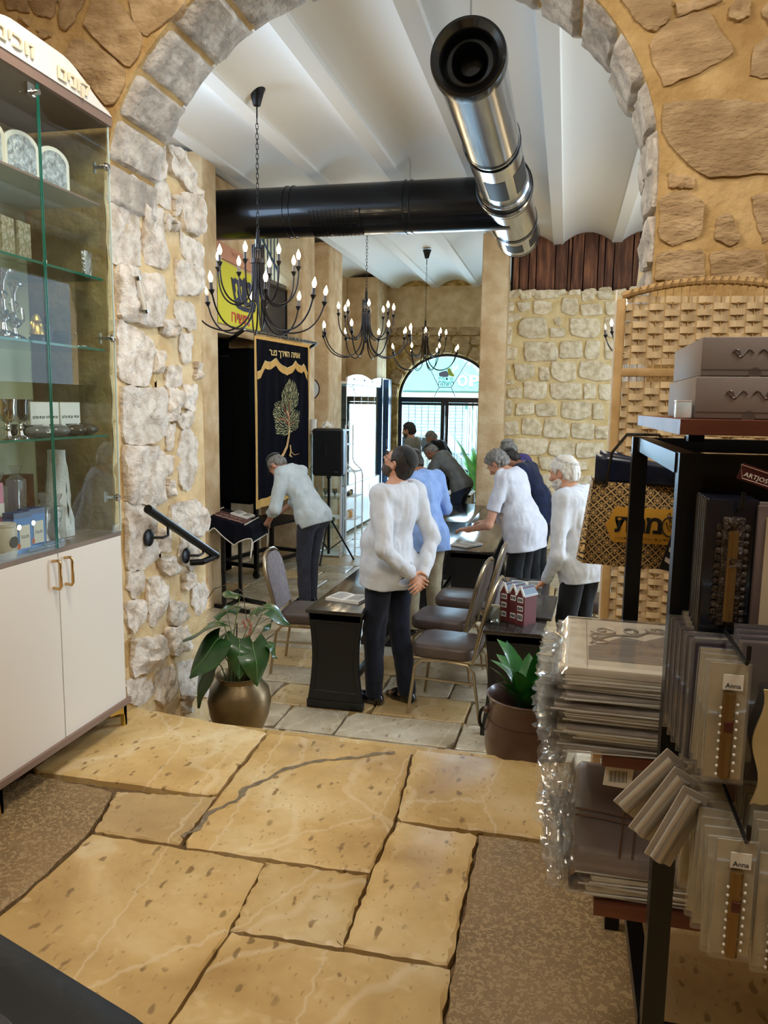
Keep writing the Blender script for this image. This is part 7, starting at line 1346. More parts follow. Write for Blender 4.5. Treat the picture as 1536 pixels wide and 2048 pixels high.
person('man in navy polo with white trim bowing with folded arms by the stone wall', (-.22, 8.30, LZ), math.radians(72), H=1.76, lean=.15, bend=.42, head=(-.35, 0, 0),
       arms={1: ((.24, .20, 1.02), (-.02, .33, .98), (-1, .1, .1), (0, -1, 0)), -1: ((-.25, .18, 1.0), (.04, .30, .93), (1, .1, .1), (0, -1, 0))},
       shirt=C_NP, hem=.82, sleeve='short', trousers=C_DARK, skin=M_SKIN2, hair=M_HAIRB, hairkind='buzz', cap=M_KIPB, res=.009, seed=35, stripe=C_TEE, belly=.02)
person('white-haired bearded man in white shirt leaning a hand on the dark table', (.15, 5.78, LZ), math.radians(58), H=1.72, lean=.12, bend=.08, head=(-.05, 0, .12),
       arms={-1: ((-.25, .04, 1.00), (-.19, .16, .80), (-.2, .5, -.55), (.1, -.3, -1), -1, .5), 1: ((.27, -.16, 1.04), (.22, -.20, .84), (0, -.1, -1), (-1, 0, 0))},
       shirt=C_WHITE, hem=.80, trousers=C_DARK, hair=M_HAIRW, hairkind='full', beard=M_HAIRW, cap=M_KIPW, cap_r=.10, capband=mat('grey knitted pattern', '8d8b8c', 'd9d6d0', rough=.9, scale=120), belly=.01, res=.007, seed=41)

# ------------------------------------------------------------------ wicker screen
M_WICK = mat('pale wood veneer strip', 'b79f78', 'd4bd94', rough=.7, scale=9, stretch=(3, 1, .6), rnd=.10); M_WICK2 = mat('wicker frame', 'bb9a66', 'a5834f', rough=.7, scale=14, rnd=.05)
def wicker_screen(lab, loc, rz):
    t = thing('wicker_screen', lab, 'screen', loc, rz); HW = .312; n_ = 45
    for par_ in (0, 1):
        pass
    mesh = []
    for par_ in (0, 1):
        mb = MB(); per = .052
        def fn(s, b): x = -HW+.03+(2*HW-.06)*s; w_ = math.sin(PI*x/per+par_*PI); return (x, .0065*w_, (b-.5)*.023*(1-.12*abs(w_)))
        mb.grid(n_*2, 2, fn); o = obj('strip', mb, M_WICK, t, world=False, smooth=60); o.location = (0, 0, .06+par_*.0205); mesh.append(o)
    z = .101; k = 0; rr = random.Random(4)
    while z < 1.84:
        if not (1.555 < z < 1.60):
            o = mesh[k % 2].copy(); COL.objects.link(o); o.parent = t; o.location = (rr.uniform(-.003, .003), 0, z+rr.uniform(-.002, .002)); o.rotation_euler = (rr.uniform(-.05, .05), rr.uniform(-.004, .004)*(1 if z < 1.75 else 4), 0)
        z += .0205; k += 1
    def az(x): return 1.835+.050*(1-(x/HW)**2)
    for i in range(-11, 12): x = i*.026; obj('stake', MB().box((x, 0, (az(x)+.05)/2+(.012 if i % 3 == 0 and abs(i) < 9 else 0)), (.003, .004, az(x)-.04)), M_WICK2, t, world=False, smooth=0)
    for sx in (-1, 1): obj('frame_post', MB().rbox((sx*(HW-.014), 0, .91), (.030, .026, 1.84), .008), M_WICK2, t, world=False)
    obj('arched_top', MB().tube([(-HW+.014+(2*HW-.028)*i/24, 0, az(-HW+.014+(2*HW-.028)*i/24)) for i in range(25)], .013, 8), M_WICK2, t, world=False)
    for z in (1.578, .045): obj('rail', MB().rbox((0, 0, z), (2*HW-.03, .024, .028), .006), M_WICK2, t, world=False)
    for i in range(22): x = -HW+.04+i*.026; obj('wrapping', MB().box((x, 0, az(x)), (.004, .029, .03), ry=.5), mat('dark wrapping', '8f6f40', rough=.8), t, world=False, smooth=0)
    obj('white_edge', MB().box((-HW-.004, .012, .93), (.006, .006, 1.86)), M_WPAINT, t, world=False, smooth=0)
    return t
wicker_screen('woven pale wood folding screen with arched top leaning before the right jamb', (.468, 2.86, 0), 0)

# ------------------------------------------------------------------ black display rack with wooden shelves
rk = thing('display_rack', 'black metal display rack with brown wooden shelves in the right foreground', 'rack', (.6, 1.7, 0))
M_OAK = mat('brown wood shelf', '5b2f1c', '7a4630', rough=.45, scale=5, stretch=(.5, 4, 4)); M_RB = mat('black rack steel', '08090c', rough=.35, metal=.3)
for x, y in ((.205, 1.37), (1.05, 1.37), (.19, 2.10), (1.05, 2.10)): obj('post', MB().box((x, y, .69), (.038, .038, 1.38)), M_RB, rk, smooth=0)
for y in (1.37, 2.10):
    for z in (1.362, .30): obj('cross_bar', MB().box((.62, y, z), (.86, .034, .034)), M_RB, rk, smooth=0)
for x in (.20, 1.05):
    for z in (1.362, .30): obj('side_bar', MB().box((x, 1.735, z), (.034, .70, .034)), M_RB, rk, smooth=0)
obj('display_panel', MB().box((.64, 1.385, 1.27), (.83, .010, .16)), M_RB, rk, smooth=0)
for z in (1.125, .905): obj('hook_rail', MB().box((.63, 1.37, z), (.84, .02, .02)), M_RB, rk, smooth=0)
for x in (.30, .62): obj('spacer', MB().box((x, 1.95, 1.395), (.035, .035, .035)), M_RB, rk, smooth=0)
obj('top_shelf', MB().box((.62, 1.66, 1.424), (.89, .74, .024)), M_OAK, rk, smooth=0); 
obj('shelf', MB().box((.55, 1.80, .763), (.90, .60, .022)), M_OAK, rk, smooth=0); obj('shelf', MB().box((.56, 1.78, .445), (.92, .56, .026)), M_OAK, rk, smooth=0)
M_BX = mat('taupe gift carton', '81766f', '8b8079', rough=.6, scale=3); M_BXS = mat('taupe gloss print', '5a4f4a', rough=.3)
for i, (x0, y0, z0, h, lab) in enumerate(((.207, 1.38, 1.437, .069, 'wide taupe gift box lying on the top shelf under the other box'), (.216, 1.40, 1.508, .064, 'wide taupe gift box on top of the other box'))):
    t = thing('gift_box', lab, 'box', (x0+.2, y0+.17, z0)); b = obj('carton', MB().rbox((0, 0, h/2), (.40, .34, h), .004, 2), M_BX, t, world=False)
    obj('lid_line', MB().box((0, -.1705, h*.16), (.396, .001, .0015)), M_BXS, t, world=False, smooth=0)
    cxo = -.2+.085+.0*i; pts = []
    for s_ in (-1, 1):
        obj('scroll_print', MB().tube([(cxo+s_*(.004+.030*t_), -.1712, h*.58+.006*math.sin(t_*PI*2.2)*(1 if s_ > 0 else 1)) for t_ in [k/20 for k in range(21)]], .0012, 5), M_BXS, t, world=False)
        obj('scroll_print', MB().tube([(cxo+s_*(.030+.007*math.cos(a)*(1-a/9)), -.1712, h*.58+.007*math.sin(a)*(1-a/9)) for a in [k*.45 for k in range(15)]], .001, 5), M_BXS, t, world=False)
    obj('thumb_notch', MB().lathe([(.0, 0), (.010, 0)], (cxo+.0, -.1708, .004), 20, 'Y', False, False), M_BXS, t, world=False)
t = thing('small_box', 'small shiny pale blue box on the corner of the top shelf', 'box', (.190, 1.385, 1.437)); obj('carton', MB().rbox((0, 0, .014), (.024, .03, .027), .002, 2), mat('pearly foil', 'bfd3dc', 'e8efef', rough=.2, scale=30, coat=.5), t, world=False); obj('lid_edge', MB().box((0, 0, .0285), (.0245, .0305, .002)), M_WPAINT, t, world=False, smooth=0)
# gift bag with lattice pattern
def lattice():
    m = bpy.data.materials.new('black and gold lattice'); m.use_nodes = True; nt = m.node_tree; N = nt.nodes; L = nt.links; b = N['Principled BSDF']
    def M_(op, a, c=None, d=None):
        n = N.new('ShaderNodeMath'); n.operation = op
        for k, q in enumerate((a, c, d)):
            if q is None: continue
            if isinstance(q, (int, float)): n.inputs[k].default_value = q
            else: L.new(q, n.inputs[k])
        return n.outputs[0]
    tc = N.new('ShaderNodeTexCoord'); sp_ = N.new('ShaderNodeSeparateXYZ'); L.new(tc.outputs['Object'], sp_.inputs[0]); X, Y, Z = sp_.outputs
    X = M_('ADD', X, M_('MULTIPLY', Y, .6)); f = 1/.043
    u = M_('FRACT', M_('ADD', M_('MULTIPLY', M_('ADD', X, Z), f), 50)); v = M_('FRACT', M_('ADD', M_('MULTIPLY', M_('SUBTRACT', X, Z), f), 50))
    a = M_('ABSOLUTE', M_('SUBTRACT', u, .5)); c = M_('ABSOLUTE', M_('SUBTRACT', v, .5))
    mx = M_('MAXIMUM', a, c); mn = M_('MINIMUM', a, c); line = M_('GREATER_THAN', mx, .435)
    arm = M_('MULTIPLY', M_('LESS_THAN', mn, .035), M_('LESS_THAN', mx, .36)); dg = M_('MULTIPLY', M_('LESS_THAN', M_('ABSOLUTE', M_('SUBTRACT', a, c)), .045), M_('LESS_THAN', mx, .30))
    ring = M_('LESS_THAN', M_('ABSOLUTE', M_('SUBTRACT', M_('ADD', a, c), .40)), .035); kk = M_('MAXIMUM', M_('MAXIMUM', line, arm), M_('MAXIMUM', dg, ring))
    x = N.new('ShaderNodeMix'); x.data_type = 'RGBA'; x.inputs[6].default_value = (*lin('15110d'), 1); x.inputs[7].default_value = (*lin('c6a468'), 1); L.new(kk, x.inputs[0]); L.new(x.outputs[2], b.inputs['Base Color']); b.inputs['Roughness'].default_value = .5; return m
M_LAT = lattice(); M_BAGN = mat('navy plastic lining', '080c18', '101a30', rough=.3, scale=6)
bg = thing('shopping_bag', 'black and gold lattice shopping bag with a yellow emblem hanging behind the rack post', 'bag', (.21, 2.32, 1.0))
def bagf(s, t_, y0=0): return (.085+.265*s-.018*(1-t_)*(1-s), 2.30+y0+.006*math.sin(7*s+2*t_), 1.0+.245*t_-.004*math.sin(3*s))
obj('front_panel', MB().grid(16, 12, bagf), M_LAT, bg, smooth=60); obj('back_panel', MB().grid(10, 6, lambda s, t_: bagf(s, t_, .10)), M_LAT, bg, smooth=60)
obj('gusset', MB().grid(8, 12, lambda s, t_: (.085-.018*(1-t_)-.014*math.sin(PI*s)*(1.3-t_), 2.30+.10*s, 1.0+.245*t_+.01*s)), M_LAT, bg, smooth=60); obj('gusset', MB().grid(8, 12, lambda s, t_: (.35+.01*math.sin(PI*s), 2.30+.10*s, 1.0+.245*t_)), M_LAT, bg, smooth=60)
for k in range(5): obj('navy_liner', MB().grid(8, 6, lambda s, t_: (.088+.012*k*(1-s)+.255*s, 2.296+.016*k+.008*math.sin(5*s+k), 1.235+(.088-.012*k*s+.012*math.sin(k*2.1)-.035*s)*t_)), M_BAGN, bg, smooth=60, solid=.002)
lg = obj('yellow_panel', MB().prism([(.126, 1.118), (.150, 1.172), (.345, 1.170), (.345, 1.068), (.146, 1.070)], (0, 2.2935, 0), (1, 0, 0), (0, 0, 1), .001), mat('ochre print', 'c28f2a', rough=.5), bg, smooth=0)
M_INKB = mat('black print', '0d0b0a', rough=.5)
for ch_, x, f_ in (('ת', .172, .042), ('ח', .218, .034), ('מ', .258, .044)): obj('lettering', text_mb(ch_, .07, (x, 2.2920, 1.122), (1, 0, 0), (0, 0, 1), ext=.0006, fit=f_, bold=.03), M_INKB, lg)
obj('oval_emblem', MB().tube([(.301+.021*math.cos(a), 2.291, 1.122+.028*math.sin(a)) for a in [2*PI*k/24 for k in range(24)]], .0022, 5, closed=True), M_INKB, lg)
obj('flame_emblem', MB().tube([(.301+.010*math.sin(a)*math.sin(a/2), 2.291, 1.142-.020*math.cos(a/2)) for a in [2*PI*k/20 for k in range(20)]], .0009, 4, closed=True), M_INKB, lg); obj('v_emblem', MB().tube([(.291, 2.291, 1.134), (.301, 2.291, 1.108), (.311, 2.291, 1.134)], .0014, 4), M_INKB, lg)
obj('lettering', text_mb('הנותמו תורפס תשדקה', .010, (.235, 2.2920, 1.082), (1, 0, 0), (0, 0, 1), ext=.0004, fit=.16), mat('brown print', '6b4a12', rough=.6), lg)
st = thing('striped_strap', 'black strap end with cream stripes hanging beside the rack post', 'strap', (.29, 2.22, 1.0))
obj('strap', MB().prism([(.270, 1.013), (.318, 1.005), (.330, 1.20), (.322, 1.20)], (0, 2.22, 0), (1, 0, 0), (0, 0, 1), .006), M_BLACK, st, smooth=0)
for k in range(5): z = 1.025+.028*k; x0 = .283+.009*k; obj('stripe', MB().prism([(x0, z+.012), (.318, z-.012), (.320, z+.004), (x0+.002, z+.024)], (0, 2.2135, 0), (1, 0, 0), (0, 0, 1), .001), mat('cream stripe', 'cfc8b4', rough=.7), st, smooth=0)
for s_ in (0, 1): obj('handle', MB().tube([(.12+.19*s_, 2.296, 1.23), (.13+.16*s_, 2.25, 1.33), (.16+.08*s_, 2.14, 1.385), (.20, 2.10, 1.386)], .004, 6), M_BLACK, bg)
obj('loop', MB().tube([(.320, 2.22, 1.195), (.318, 2.16, 1.32), (.30, 2.11, 1.384)], .003, 6), M_BLACK, st)
# hanging packs on hooks
names = 'one two three four five six seven eight nine ten eleven twelve thirteen fourteen fifteen sixteen seventeen eighteen nineteen'.split()
PLA = glass('clear blister plastic', (.90, .89, .87), refl=2.0, rough=.06, haze=.06); M_CRD = mat('cream pearl insert', 'b5a98c', 'cbbf9f', rough=.4, scale=30); M_PRL = mat('pearl', 'efece4', rough=.2, coat=1); M_ROD = mat('antique brass', '8a6f45', rough=.35, metal=.8)
M_DBL = mat('deep navy case', '10131d', rough=.25, coat=.4); M_MAUVE = mat('dark mauve case', '2c2630', '3b3440', rough=.3, scale=5, coat=.3)
def hook(x, z, y1, par=rk):
    return obj('hook', MB().tube([(x, 1.37, z), (x, y1, z-.004), (x, y1-.006, z+.004), (x, y1-.006, z+.022)], .0032, 8), M_RB, par)
for x, z, y1 in ((.262, 1.308, 1.235), (.252, 1.118, 1.085), (.258, .890, 1.035), (.34, 1.118, 1.09), (.36, .890, 1.04), (.40, 1.30, 1.24), (.30, .885, 1.25)): hook(x, z, y1)
def mezuzah_pack(i, lab, group):
    t = thing('ornate_case_pack', lab, 'package', (.256, 1.345-.017*i, 1.105), .0+.03*math.sin(i*2), group)
    obj('blister', MB().rbox((-.003, 0, .105), (.078, .012, .215), .012, 4), M_DBL, t, world=False); return t
for i in range(6): mp_ = mezuzah_pack(i, 'dark pack on the top hook behind the bronze case, %s from the back' % ['one', 'two', 'three', 'four', 'five', 'six'][i], 'ornate case packs on the top left hook')
mp_['label'] = 'front dark pack with an ornate bronze lettered case on the top hook'
M_ORN = mat('dark bronze relief', '37302c', '5a5048', rough=.35, metal=.7, scale=60, bump=1, bscale=90)
obj('bronze_case', MB().rbox((0, -.010, .10), (.034, .012, .170), .008, 3), M_ORN, mp_, world=False); rdm_ = obj('rod', MB().tube([(0, -.018, .025), (0, -.018, .165)], .0075, 10), M_ROD, mp_, world=False); obj('finial', MB().sphere((0, -.014, .178), .009, 10, 8), M_ORN, mp_, world=False)
obj('lettering', text_mb('ש', .022, (0, -.0268, .118), (1, 0, 0), (0, 0, 1), ext=.001, fit=.012, bold=.03), M_ORN, rdm_, world=False)
for k in range(13): 
    for s_ in (-1, 1): obj('leaf_relief', MB().sphere((s_*.019, -.010, .025+.012*k), .006, 6, 5, sq=(1, .7, 1)), M_ORN, rdm_, world=False)
def frame_pack(i):
    t = thing('framed_pack', 'framed cream picture pack at the right edge on the top hooks, %s' % ['behind', 'in front'][i], 'package', (.345, 1.30-.05*i, 1.11)); obj('frame', MB().rbox((0, 0, .10), (.115, .010, .20), .004, 2), mat('mauve frame', '6d5f5c', rough=.5), t, world=False); obj('picture', MB().box((0, -.006, .10), (.090, .002, .165)), mat('cream card dull', 'b7a78c', 'c6b79b', rough=.6, scale=8), t, world=False, smooth=0)
frame_pack(0); frame_pack(1)
t = thing('price_label', 'dark red hang tag with white lettering above the framed packs', 'tag', (.272, 1.20, 1.357), 0); obj('tag_card', MB().box((0, 0, 0), (.05, .001, .024), ry=.32), mat('maroon tag', '471418', rough=.4), t, world=False, smooth=0); obj('lettering', text_mb('ARTJOS', .009, (-.002, -.0012, -.002), (.95, 0, -.31), (.31, 0, .95), ext=.0004, fit=.034, bold=.01), M_PAPER, t, world=False); obj('tag_border', MB().tube([(-.023, -.001, .017), (.020, -.001, .003), (.023, -.001, -.016), (-.020, -.001, -.003)], .0006, 4, closed=True), mat('pink line', 'd9b7a8', rough=.5), t, world=False)
def pearl_pack(x, y, z, lab, group, front=False, tilt=0):
    t = thing('pearl_pack', lab, 'package', (x, y, z), 0, group); t.rotation_euler = (0, tilt, 0)
    obj('blister', MB().rbox((0, 0, -.085), (.056, .008, .175), .008, 3), PLA, t, world=False); obj('insert_card', MB().box((0, .002, -.083), (.049, .001, .166)), M_CRD, t, world=False, smooth=0)
    if front:
        obj('rod', MB().tube([(.0, -.008, -.160), (.0, -.008, -.038)], .0085, 10), M_ROD, t, world=False); obj('label', MB().box((.004, -.006, -.024), (.026, .001, .022)), M_PAPER, t, world=False, smooth=0)
        obj('lettering', text_mb('Anna', .010, (.004, -.0068, -.029), (1, 0, 0), (0, 0, 1), ext=.0003, fit=.020, bold=.01), M_INKB, t, world=False); obj('medallion', MB().rbox((0, -.0165, -.085), (.012, .003, .015), .003), mat('dark red enamel', '4a1a14', rough=.3), t, world=False)
        for k in range(9):
            for s_ in (-1, 1): obj('pearl', MB().sphere((s_*.0105, -.013, -.155+.012*k+(.006 if s_ > 0 else 0)), .0022, 6, 5), M_PRL, t, world=False)
    return t
gs = ('packs hanging on the middle hook', 'packs hanging on the lower hook', 'packs on the lower right hook')
base = pearl_pack(.232, 1.34, 1.115, 'rearmost clear and cream pack on the middle hook', gs[0])
for i in range(1, 11): dup(base, (.232+.0007*i, 1.34-.021*i, 1.112-.002*i), (0, .03*math.sin(i), .04*math.sin(i*3)), 'clear and cream pack %s from the back on the middle hook' % names[i], gs[0])
pearl_pack(.236, 1.105, 1.105, 'front pearl studded pack on the middle hook with white label', gs[0], True)
base = pearl_pack(.240, 1.30, .900, 'rearmost clear and cream pack on the lower hook', gs[1])
for i in range(1, 12): dup(base, (.232+.0010*i, 1.30-.021*i, .892-.002*i), (0, .05*math.sin(i*1.7), .06*math.sin(i*3)), 'clear and cream pack %s from the back on the lower hook' % names[i], gs[1])
pearl_pack(.250, 1.045, .880, 'front pearl studded pack on the lower hook with white label', gs[1], True)
base = pearl_pack(.335, 1.30, .895, 'rearmost clear and cream pack on the lower right hook', gs[2])
for i in range(1, 10): dup(base, (.325-.002*i, 1.30-.025*i, .885), (0, 0, .05*math.sin(i*3)), 'clear and cream pack %s from the back on the lower right hook' % names[i], gs[2])
pearl_pack(.305, 1.05, .865, 'white rimmed pearl pack cut by the right edge on the lower right hook', gs[2], True)
def mauve_pack(i, n_):
    t = thing('mauve_case_pack', 'dark mauve rounded case pack left of the pearl packs, number %s from the back' % ['one', 'two', 'three', 'four', 'five'][i], 'package', (.226+.003*i, 1.345-.032*i, 1.045), .05*math.sin(i*2)); obj('case', MB().rbox((0, 0, -.035), (.075, .016, .190), .016, 4), M_MAUVE, t, world=False); obj('blister_rim', MB().rbox((0, -.006, -.035), (.082, .003, .198), .016, 4), PLA, t, world=False)
    if i == n_-1: obj('price_sticker', MB().box((.012, -.0105, -.048), (.018, .001, .013), ry=-.35), M_PAPER, t, world=False, smooth=0)
for i in range(5): mauve_pack(i, 5)
for i in range(7):
    t = thing('dark_case_pack', 'dark mauve pack hanging at the right edge, number %s from the back' % ['one', 'two', 'three', 'four', 'five', 'six', 'seven'][i], 'package', (.318-.004*i, 1.34-.03*i, 1.02), 0); obj('case', MB().rbox((0, 0, 0), (.075, .014, .21), .010, 3), M_MAUVE, t, world=False); obj('blister_rim', MB().rbox((0, -.007, 0), (.08, .002, .214), .010, 3), PLA, t, world=False)
t = thing('scroll_plate', 'cream scroll shaped plate on the dark packs at the right edge', 'plate', (.305, 1.13, .985)); obj('plate', MB().prism([(-.022+.006*math.sin(k*.55), -.085+.165*k/16) for k in range(17)]+[(.04, .08)]+[(.04-.07*k/12, -.085-.006*abs(math.sin(k*1.3))) for k in range(12)], (0, 0, 0), (1, 0, 0), (0, 0, 1), .004), mat('cream parchment plate', 'b7a06c', 'c8b37e', rough=.5, scale=10), t, world=False); obj('script_mark', MB().tube([(.005, -.006, .02), (.012, -.006, .03), (.014, -.006, .0)], .0014, 5), M_INKB, t, world=False)
M_PAL = mat('satin grey film tube', '8f8578', 'a89e90', rough=.28, scale=6, coat=.5)
for i, (x, y, z, a) in enumerate(((.198, 1.22, .900, .66), (.208, 1.18, .893, .52), (.218, 1.14, .886, .40))):
    t = thing('rolled_pack', 'satin grey pack swinging out to the left on the lower hook, %s from the left' % ['first', 'second', 'third', 'fourth'][i], 'package', (x, y, z)); t.rotation_euler = (.0, a, 0); obj('sleeve', MB().rbox((-.01, 0, -.055), (.042, .005, .125), .004, 2), M_PAL, t, world=False); obj('tube', MB().tube([(-.014, -.008, -.112), (-.012, -.008, .0)], .011, 12), mat('silvery tube', 'b3aca0', rough=.22, metal=.6), t, world=False)
# ------------------------------------------------------------------ stacks of wrapped table linen
M_LIN = mat('cream linen', 'cfc7b4', 'ded7c5', rough=.75, scale=20); M_LING = mat('grey linen', '9d9690', 'aea7a0', rough=.7, scale=20); M_SILVL = mat('silver embroidery', 'a49d92', rough=.45, metal=.3)
FILM2 = glass('crinkled package film', (.95, .945, .93), refl=1.8, rough=.10, haze=.05)
def crumple(mbf, amp, f, seed):
    mbf.v = [(x+amp*nz(x+seed, y, z, f), y+amp*nz(x, y+seed, z, f), z+amp*.5*nz(x, y, z+seed, f)) for x, y, z in mbf.v]; return mbf
def linen_pack(W, D, H, m, seed):
    t = thing('wrapped_tablecloth', 'x', 'package', (0, 0, 0)); rr = random.Random(seed)
    mb = MB().rbox((0, 0, H/2), (W-.03, D-.02, H), .008, 2); obj('folded_cloth', mb, m, t, world=False)
    fl_ = MB(); fl_.grid(30, 14, lambda a, b: (-W/2+W*a-.012*(a < .06), -D/2+D*b, H+.0015+.0035*nz(a*9, b*9, seed)-(.006 if b < .05 or b > .95 else 0)))
    fl_.grid(30, 4, lambda a, b: (-W/2+W*a, -D/2-.003+.003*nz(a*16, b*3, seed), H*b+.001*nz(a*20, b*9, seed))); fl_.grid(4, 24, lambda a, b: (-W/2-.028*(1-a)*(1+.5*nz(b*12, seed)), -D/2+D*b, H*.5+H*.45*nz(b*14, a*3, seed)))
    obj('film_wrap', fl_, FILM2, t, world=False, smooth=50); obj('zip_seal', MB().tube([(-W/2+.01, -D/2-.003, H*.5), (0, -D/2-.004, H*.5+.002*nz(seed, 1)), (W/2, -D/2-.003, H*.5)], .0016, 4), mat('clear seal', 'd9dad8', rough=.2), t, world=False); return t
kinds = [linen_pack(.40, .34, .0085, M_LIN, 1), linen_pack(.42, .36, .007, M_LING, 2), linen_pack(.38, .33, .010, mat('ivory linen', 'd8d0bb', rough=.75), 3)]
z = .776; rr = random.Random(12); n_st = 19; first = [True]*3
names_ = 'one two three four five six seven eight nine ten eleven twelve thirteen fourteen fifteen sixteen seventeen eighteen nineteen'.split()
for i in range(n_st):
    k = rr.choice((0, 1, 2)); H = (.0085, .007, .010)[k]; loc = (.215+rr.uniform(-.012, .014), 1.685+rr.uniform(-.015, .015), z); rot = (rr.uniform(-.012, .012), rr.uniform(-.01, .01), rr.uniform(-.07, .07)); lab = 'wrapped tablecloth %s from the bottom in the upper stack' % names[i]
    if first[k]: t = kinds[k]; t.location = loc; t.rotation_euler = rot; t['label'] = lab; t['group'] = 'wrapped tablecloths in the upper stack'; first[k] = False
    else: t = dup(kinds[k], loc, rot, lab, 'wrapped tablecloths in the upper stack')
    z += H-.0004
ZT = z
tp = thing('wrapped_tablecloth', 'top wrapped tablecloth with silver scroll embroidery on a grey panel', 'package', (.225, 1.70, ZT), -.02)
obj('folded_cloth', MB().rbox((0, 0, .009), (.42, .37, .018), .01, 3), mat('cream linen bright', 'dcd4c2', 'e6dfcf', rough=.7, scale=20), tp, world=False)
obj('grey_panel', MB().prism([(-.155, -.13), (.20, -.13), (.20, .08), (.06, .05), (.02, .09), (-.035, .03), (-.08, .05), (-.11, .01), (-.155, -.04)], (0, 0, .0), (1, 0, 0), (0, 1, 0), .0192), mat('grey silk panel', '857d78', '9b938c', rough=.4, scale=14, stretch=(1, 6, 1)), tp, world=False, smooth=0)
def sc_(cx_, cy_, r, a0, turns, s=1): return [(cx_-.10+r*(1-t_*.8)*math.cos(a0+s*turns*2*PI*t_), cy_+r*(1-t_*.8)*math.sin(a0+s*turns*2*PI*t_), .0205) for t_ in [k/26 for k in range(27)]]
for cx_, cy_, r, a0, tn, s in ((-.02, .085, .032, 3.6, 1.3, 1), (.045, .10, .030, 0, 1.2, -1), (-.025, -.0, .026, 1.5, 1.2, 1), (-.03, .04, .022, 4.0, 1.1, -1), (.13, -.10, .024, 2.6, 1.2, 1), (.10, -.09, .018, .5, 1.1, -1), (.10, .12, .026, 3.0, 1.1, 1), (.16, .07, .02, 1.0, 1.0, -1)): obj('scroll_embroidery', MB().tube(sc_(cx_, cy_, r, a0, tn, s), .0022, 5), M_SILVL, tp, world=False)
obj('scroll_embroidery', MB().tube([(-.15, -.02, .0205), (-.13, .02, .0205), (-.1, .055, .0205), (-.05, .06, .0205), (-.02, .10, .0205), (.04, .09, .0205), (.1, .12, .0205)], .0024, 5), M_SILVL, tp, world=False); obj('seam_line', MB().box((-.158, 0, .0185), (.0015, .36, .001)), M_SILVL, tp, world=False, smooth=0)
obj('lettering', text_mb('תבש דובכל', .04, (.03, .125, .019), (1, 0, 0), (0, 1, 0), ext=.0012, fit=.09, bold=.01), M_SILVL, tp, world=False)
obj('film_wrap', crumple(MB().grid(40, 34, lambda a, b: (-.225+.45*a, -.20+.40*b, .0222 if .03 < b < .97 and .04 < a else .006)), .0022, 26, 3), FILM2, tp, world=False, smooth=60)
# flaring film edges at the left of the stack
fe = thing('loose_film', 'crumpled clear film edges flaring from the left side of the upper stack', 'film', (.0, 1.6, .85))
for k in range(11): obj('film_flap', MB().grid(10, 22, lambda a, b: (.02-(.045+.03*abs(nz(k, b*3)))*a+.010*nz(a*4, b*6, k), 1.53+.30*b, .795+.0150*k+.022*(a-.3)*nz(b*5, k, 3)+.012*a*(k % 3-1))), FILM2, fe, smooth=60)
# lower stack
zz = .459; kinds2 = [linen_pack(.42, .30, .012, mat('brown taupe linen', '7c6a5e', '8d7b6e', rough=.7, scale=20), 5), linen_pack(.40, .30, .012, M_LIN, 6)]
for i in range(5):
    k = i % 2; lab = 'wrapped tablecloth %s from the bottom in the lower stack' % names[i]; loc = (.255+rr.uniform(-.02, .02), 1.67+rr.uniform(-.01, .01), zz); rot = (0, 0, rr.uniform(-.06, .06))
    if i < 2: t = kinds2[k]; t.location = loc; t.rotation_euler = rot; t['label'] = lab; t['group'] = 'wrapped tablecloths in the lower stack'
    else: t = dup(kinds2[k], loc, rot, lab, 'wrapped tablecloths in the lower stack')
    zz += .0118
bp_ = thing('wrapped_tablecloth', 'top mauve brown wrapped tablecloth with ribbon lines on the lower stack', 'package', (.26, 1.68, zz+.004), -.03)
obj('folded_cloth', MB().grid(24, 20, lambda a, b: (-.205+.41*a, -.165+.33*b, .022+.05*b+.010*math.sin(b*3)+.006*nz(a*3, b*3, 2)-.02*(a < .02)-.03*(b < .03))), mat('mauve brown satin', '83736c', '958680', rough=.4, scale=6), bp_, world=False, smooth=60, solid=.004)
obj('cloth_side', MB().rbox((0, 0, .012), (.40, .32, .024), .01, 3), mat('mauve brown satin', '83736c'), bp_, world=False)
M_RIB = mat('brown cord line', '6e4f38', rough=.5)
for x in (-.11, -.085): obj('ribbon_line', MB().tube([(x+.02*t_, -.163+.2*t_, .0275+.055*(.2*t_/.33)+.008*math.sin(.6*t_*3)+.004) for t_ in [k/10 for k in range(11)]], .0022, 5), M_RIB, bp_, world=False)
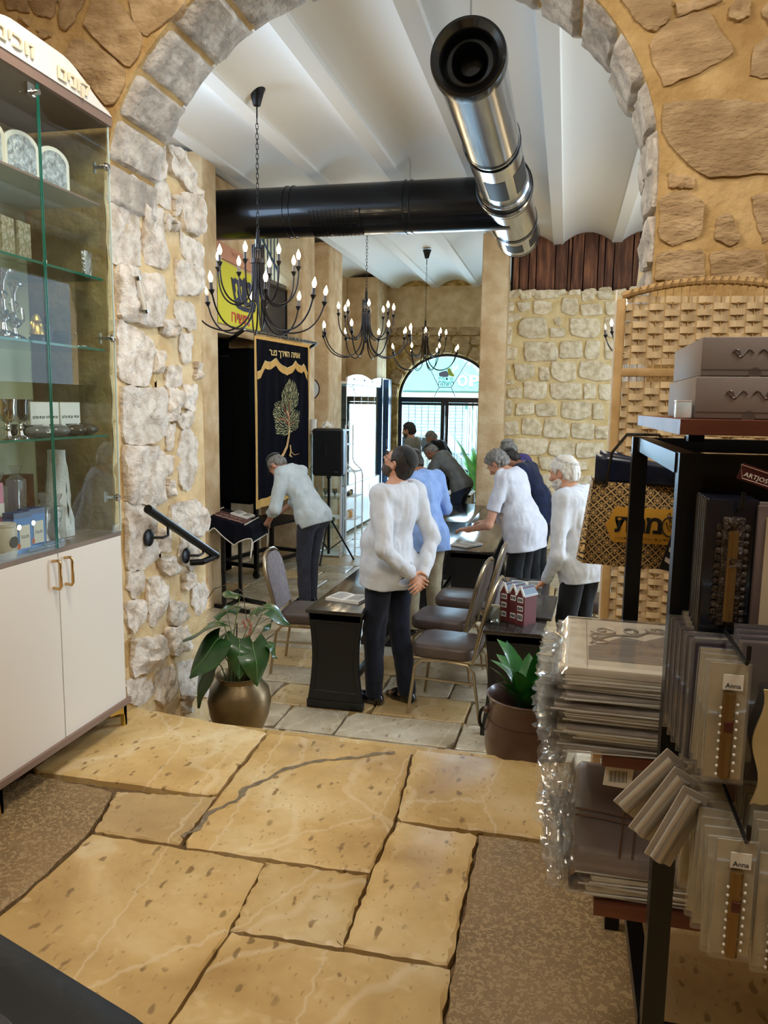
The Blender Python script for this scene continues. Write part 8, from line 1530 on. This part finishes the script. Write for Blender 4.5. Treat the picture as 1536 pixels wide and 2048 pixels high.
for y in (-.06, -.04): obj('ribbon_line', MB().tube([(-.2+.27*t_, y-.02*t_, .0275+.05*((y+.165)/.33)+.010*math.sin((y+.165)/.33*3)+.003+.004*nz(t_*3, 1)) for t_ in [k/10 for k in range(11)]], .0022, 5), M_RIB, bp_, world=False)
obj('film_wrap', crumple(MB().grid(40, 30, lambda a, b: (-.23+.46*a, -.18+.36*b, .030+.05*b+.010*math.sin(b*3)-(.03 if b < .04 or a < .04 else 0))), .004, 22, 8), FILM2, bp_, world=False, smooth=60); obj('white_slip', MB().box((.06, -.172, .002), (.05, .001, .008), ry=.1), M_PAPER, bp_, world=False, smooth=0)
fe = thing('loose_film', 'bright crinkled film mass sticking out left of the lower stack', 'film', (.0, 1.6, .55))
for k in range(9): obj('film_flap', MB().grid(14, 26, lambda a, b: (.055-(.05+.045*abs(nz(k, b*2))+.02*b)*a+.012*nz(a*5, b*7, k), 1.52+.24*b+.012*nz(a*9, b*7, k), .485+.020*k+.06*b+.03*(a-.3)*nz(b*6, k, 3)+.007*nz(a*6, b*8, k+4))), FILM2, fe, smooth=40)
t = thing('barcode_card', 'small card with a barcode tucked between the two shelves', 'card', (.135, 1.53, .72), .1); obj('card', MB().box((0, 0, 0), (.055, .001, .045), ry=.1), M_PAPER, t, world=False, smooth=0); bcm = MB()
for k in range(14): bcm.box((-.018+.0026*k, -.001, .0), (.0012 if k % 3 else .0004, .0005, .024))
obj('barcode', bcm, M_INKB, t, world=False, smooth=0, kind='stuff')
# black leather bag at the bottom left corner
M_LEA = mat('soft black leather', '0a0a0c', '101014', rough=.5, scale=6, bump=.1, bscale=60, spec=.3)
hb = thing('leather_bag', 'soft black leather bag with a stud fastened tab in the lower left corner', 'bag', (-.815, .635, .42), -.32)
obj('body', MB().rbox((0, 0, .165), (.86, .46, .33), .13, 8), M_LEA, hb, world=False, smooth=60)
tb_ = obj('tab', MB().rbox((.17, .03, .333), (.15, .15, .014), .035, 5), mat('dark grey leather', '1d1c1e', rough=.45), hb, world=False, smooth=60); obj('stud', MB().sphere((.125, .072, .345), .013, 14, 8, sq=(1, 1, .6)), M_CHROME, tb_, world=False)
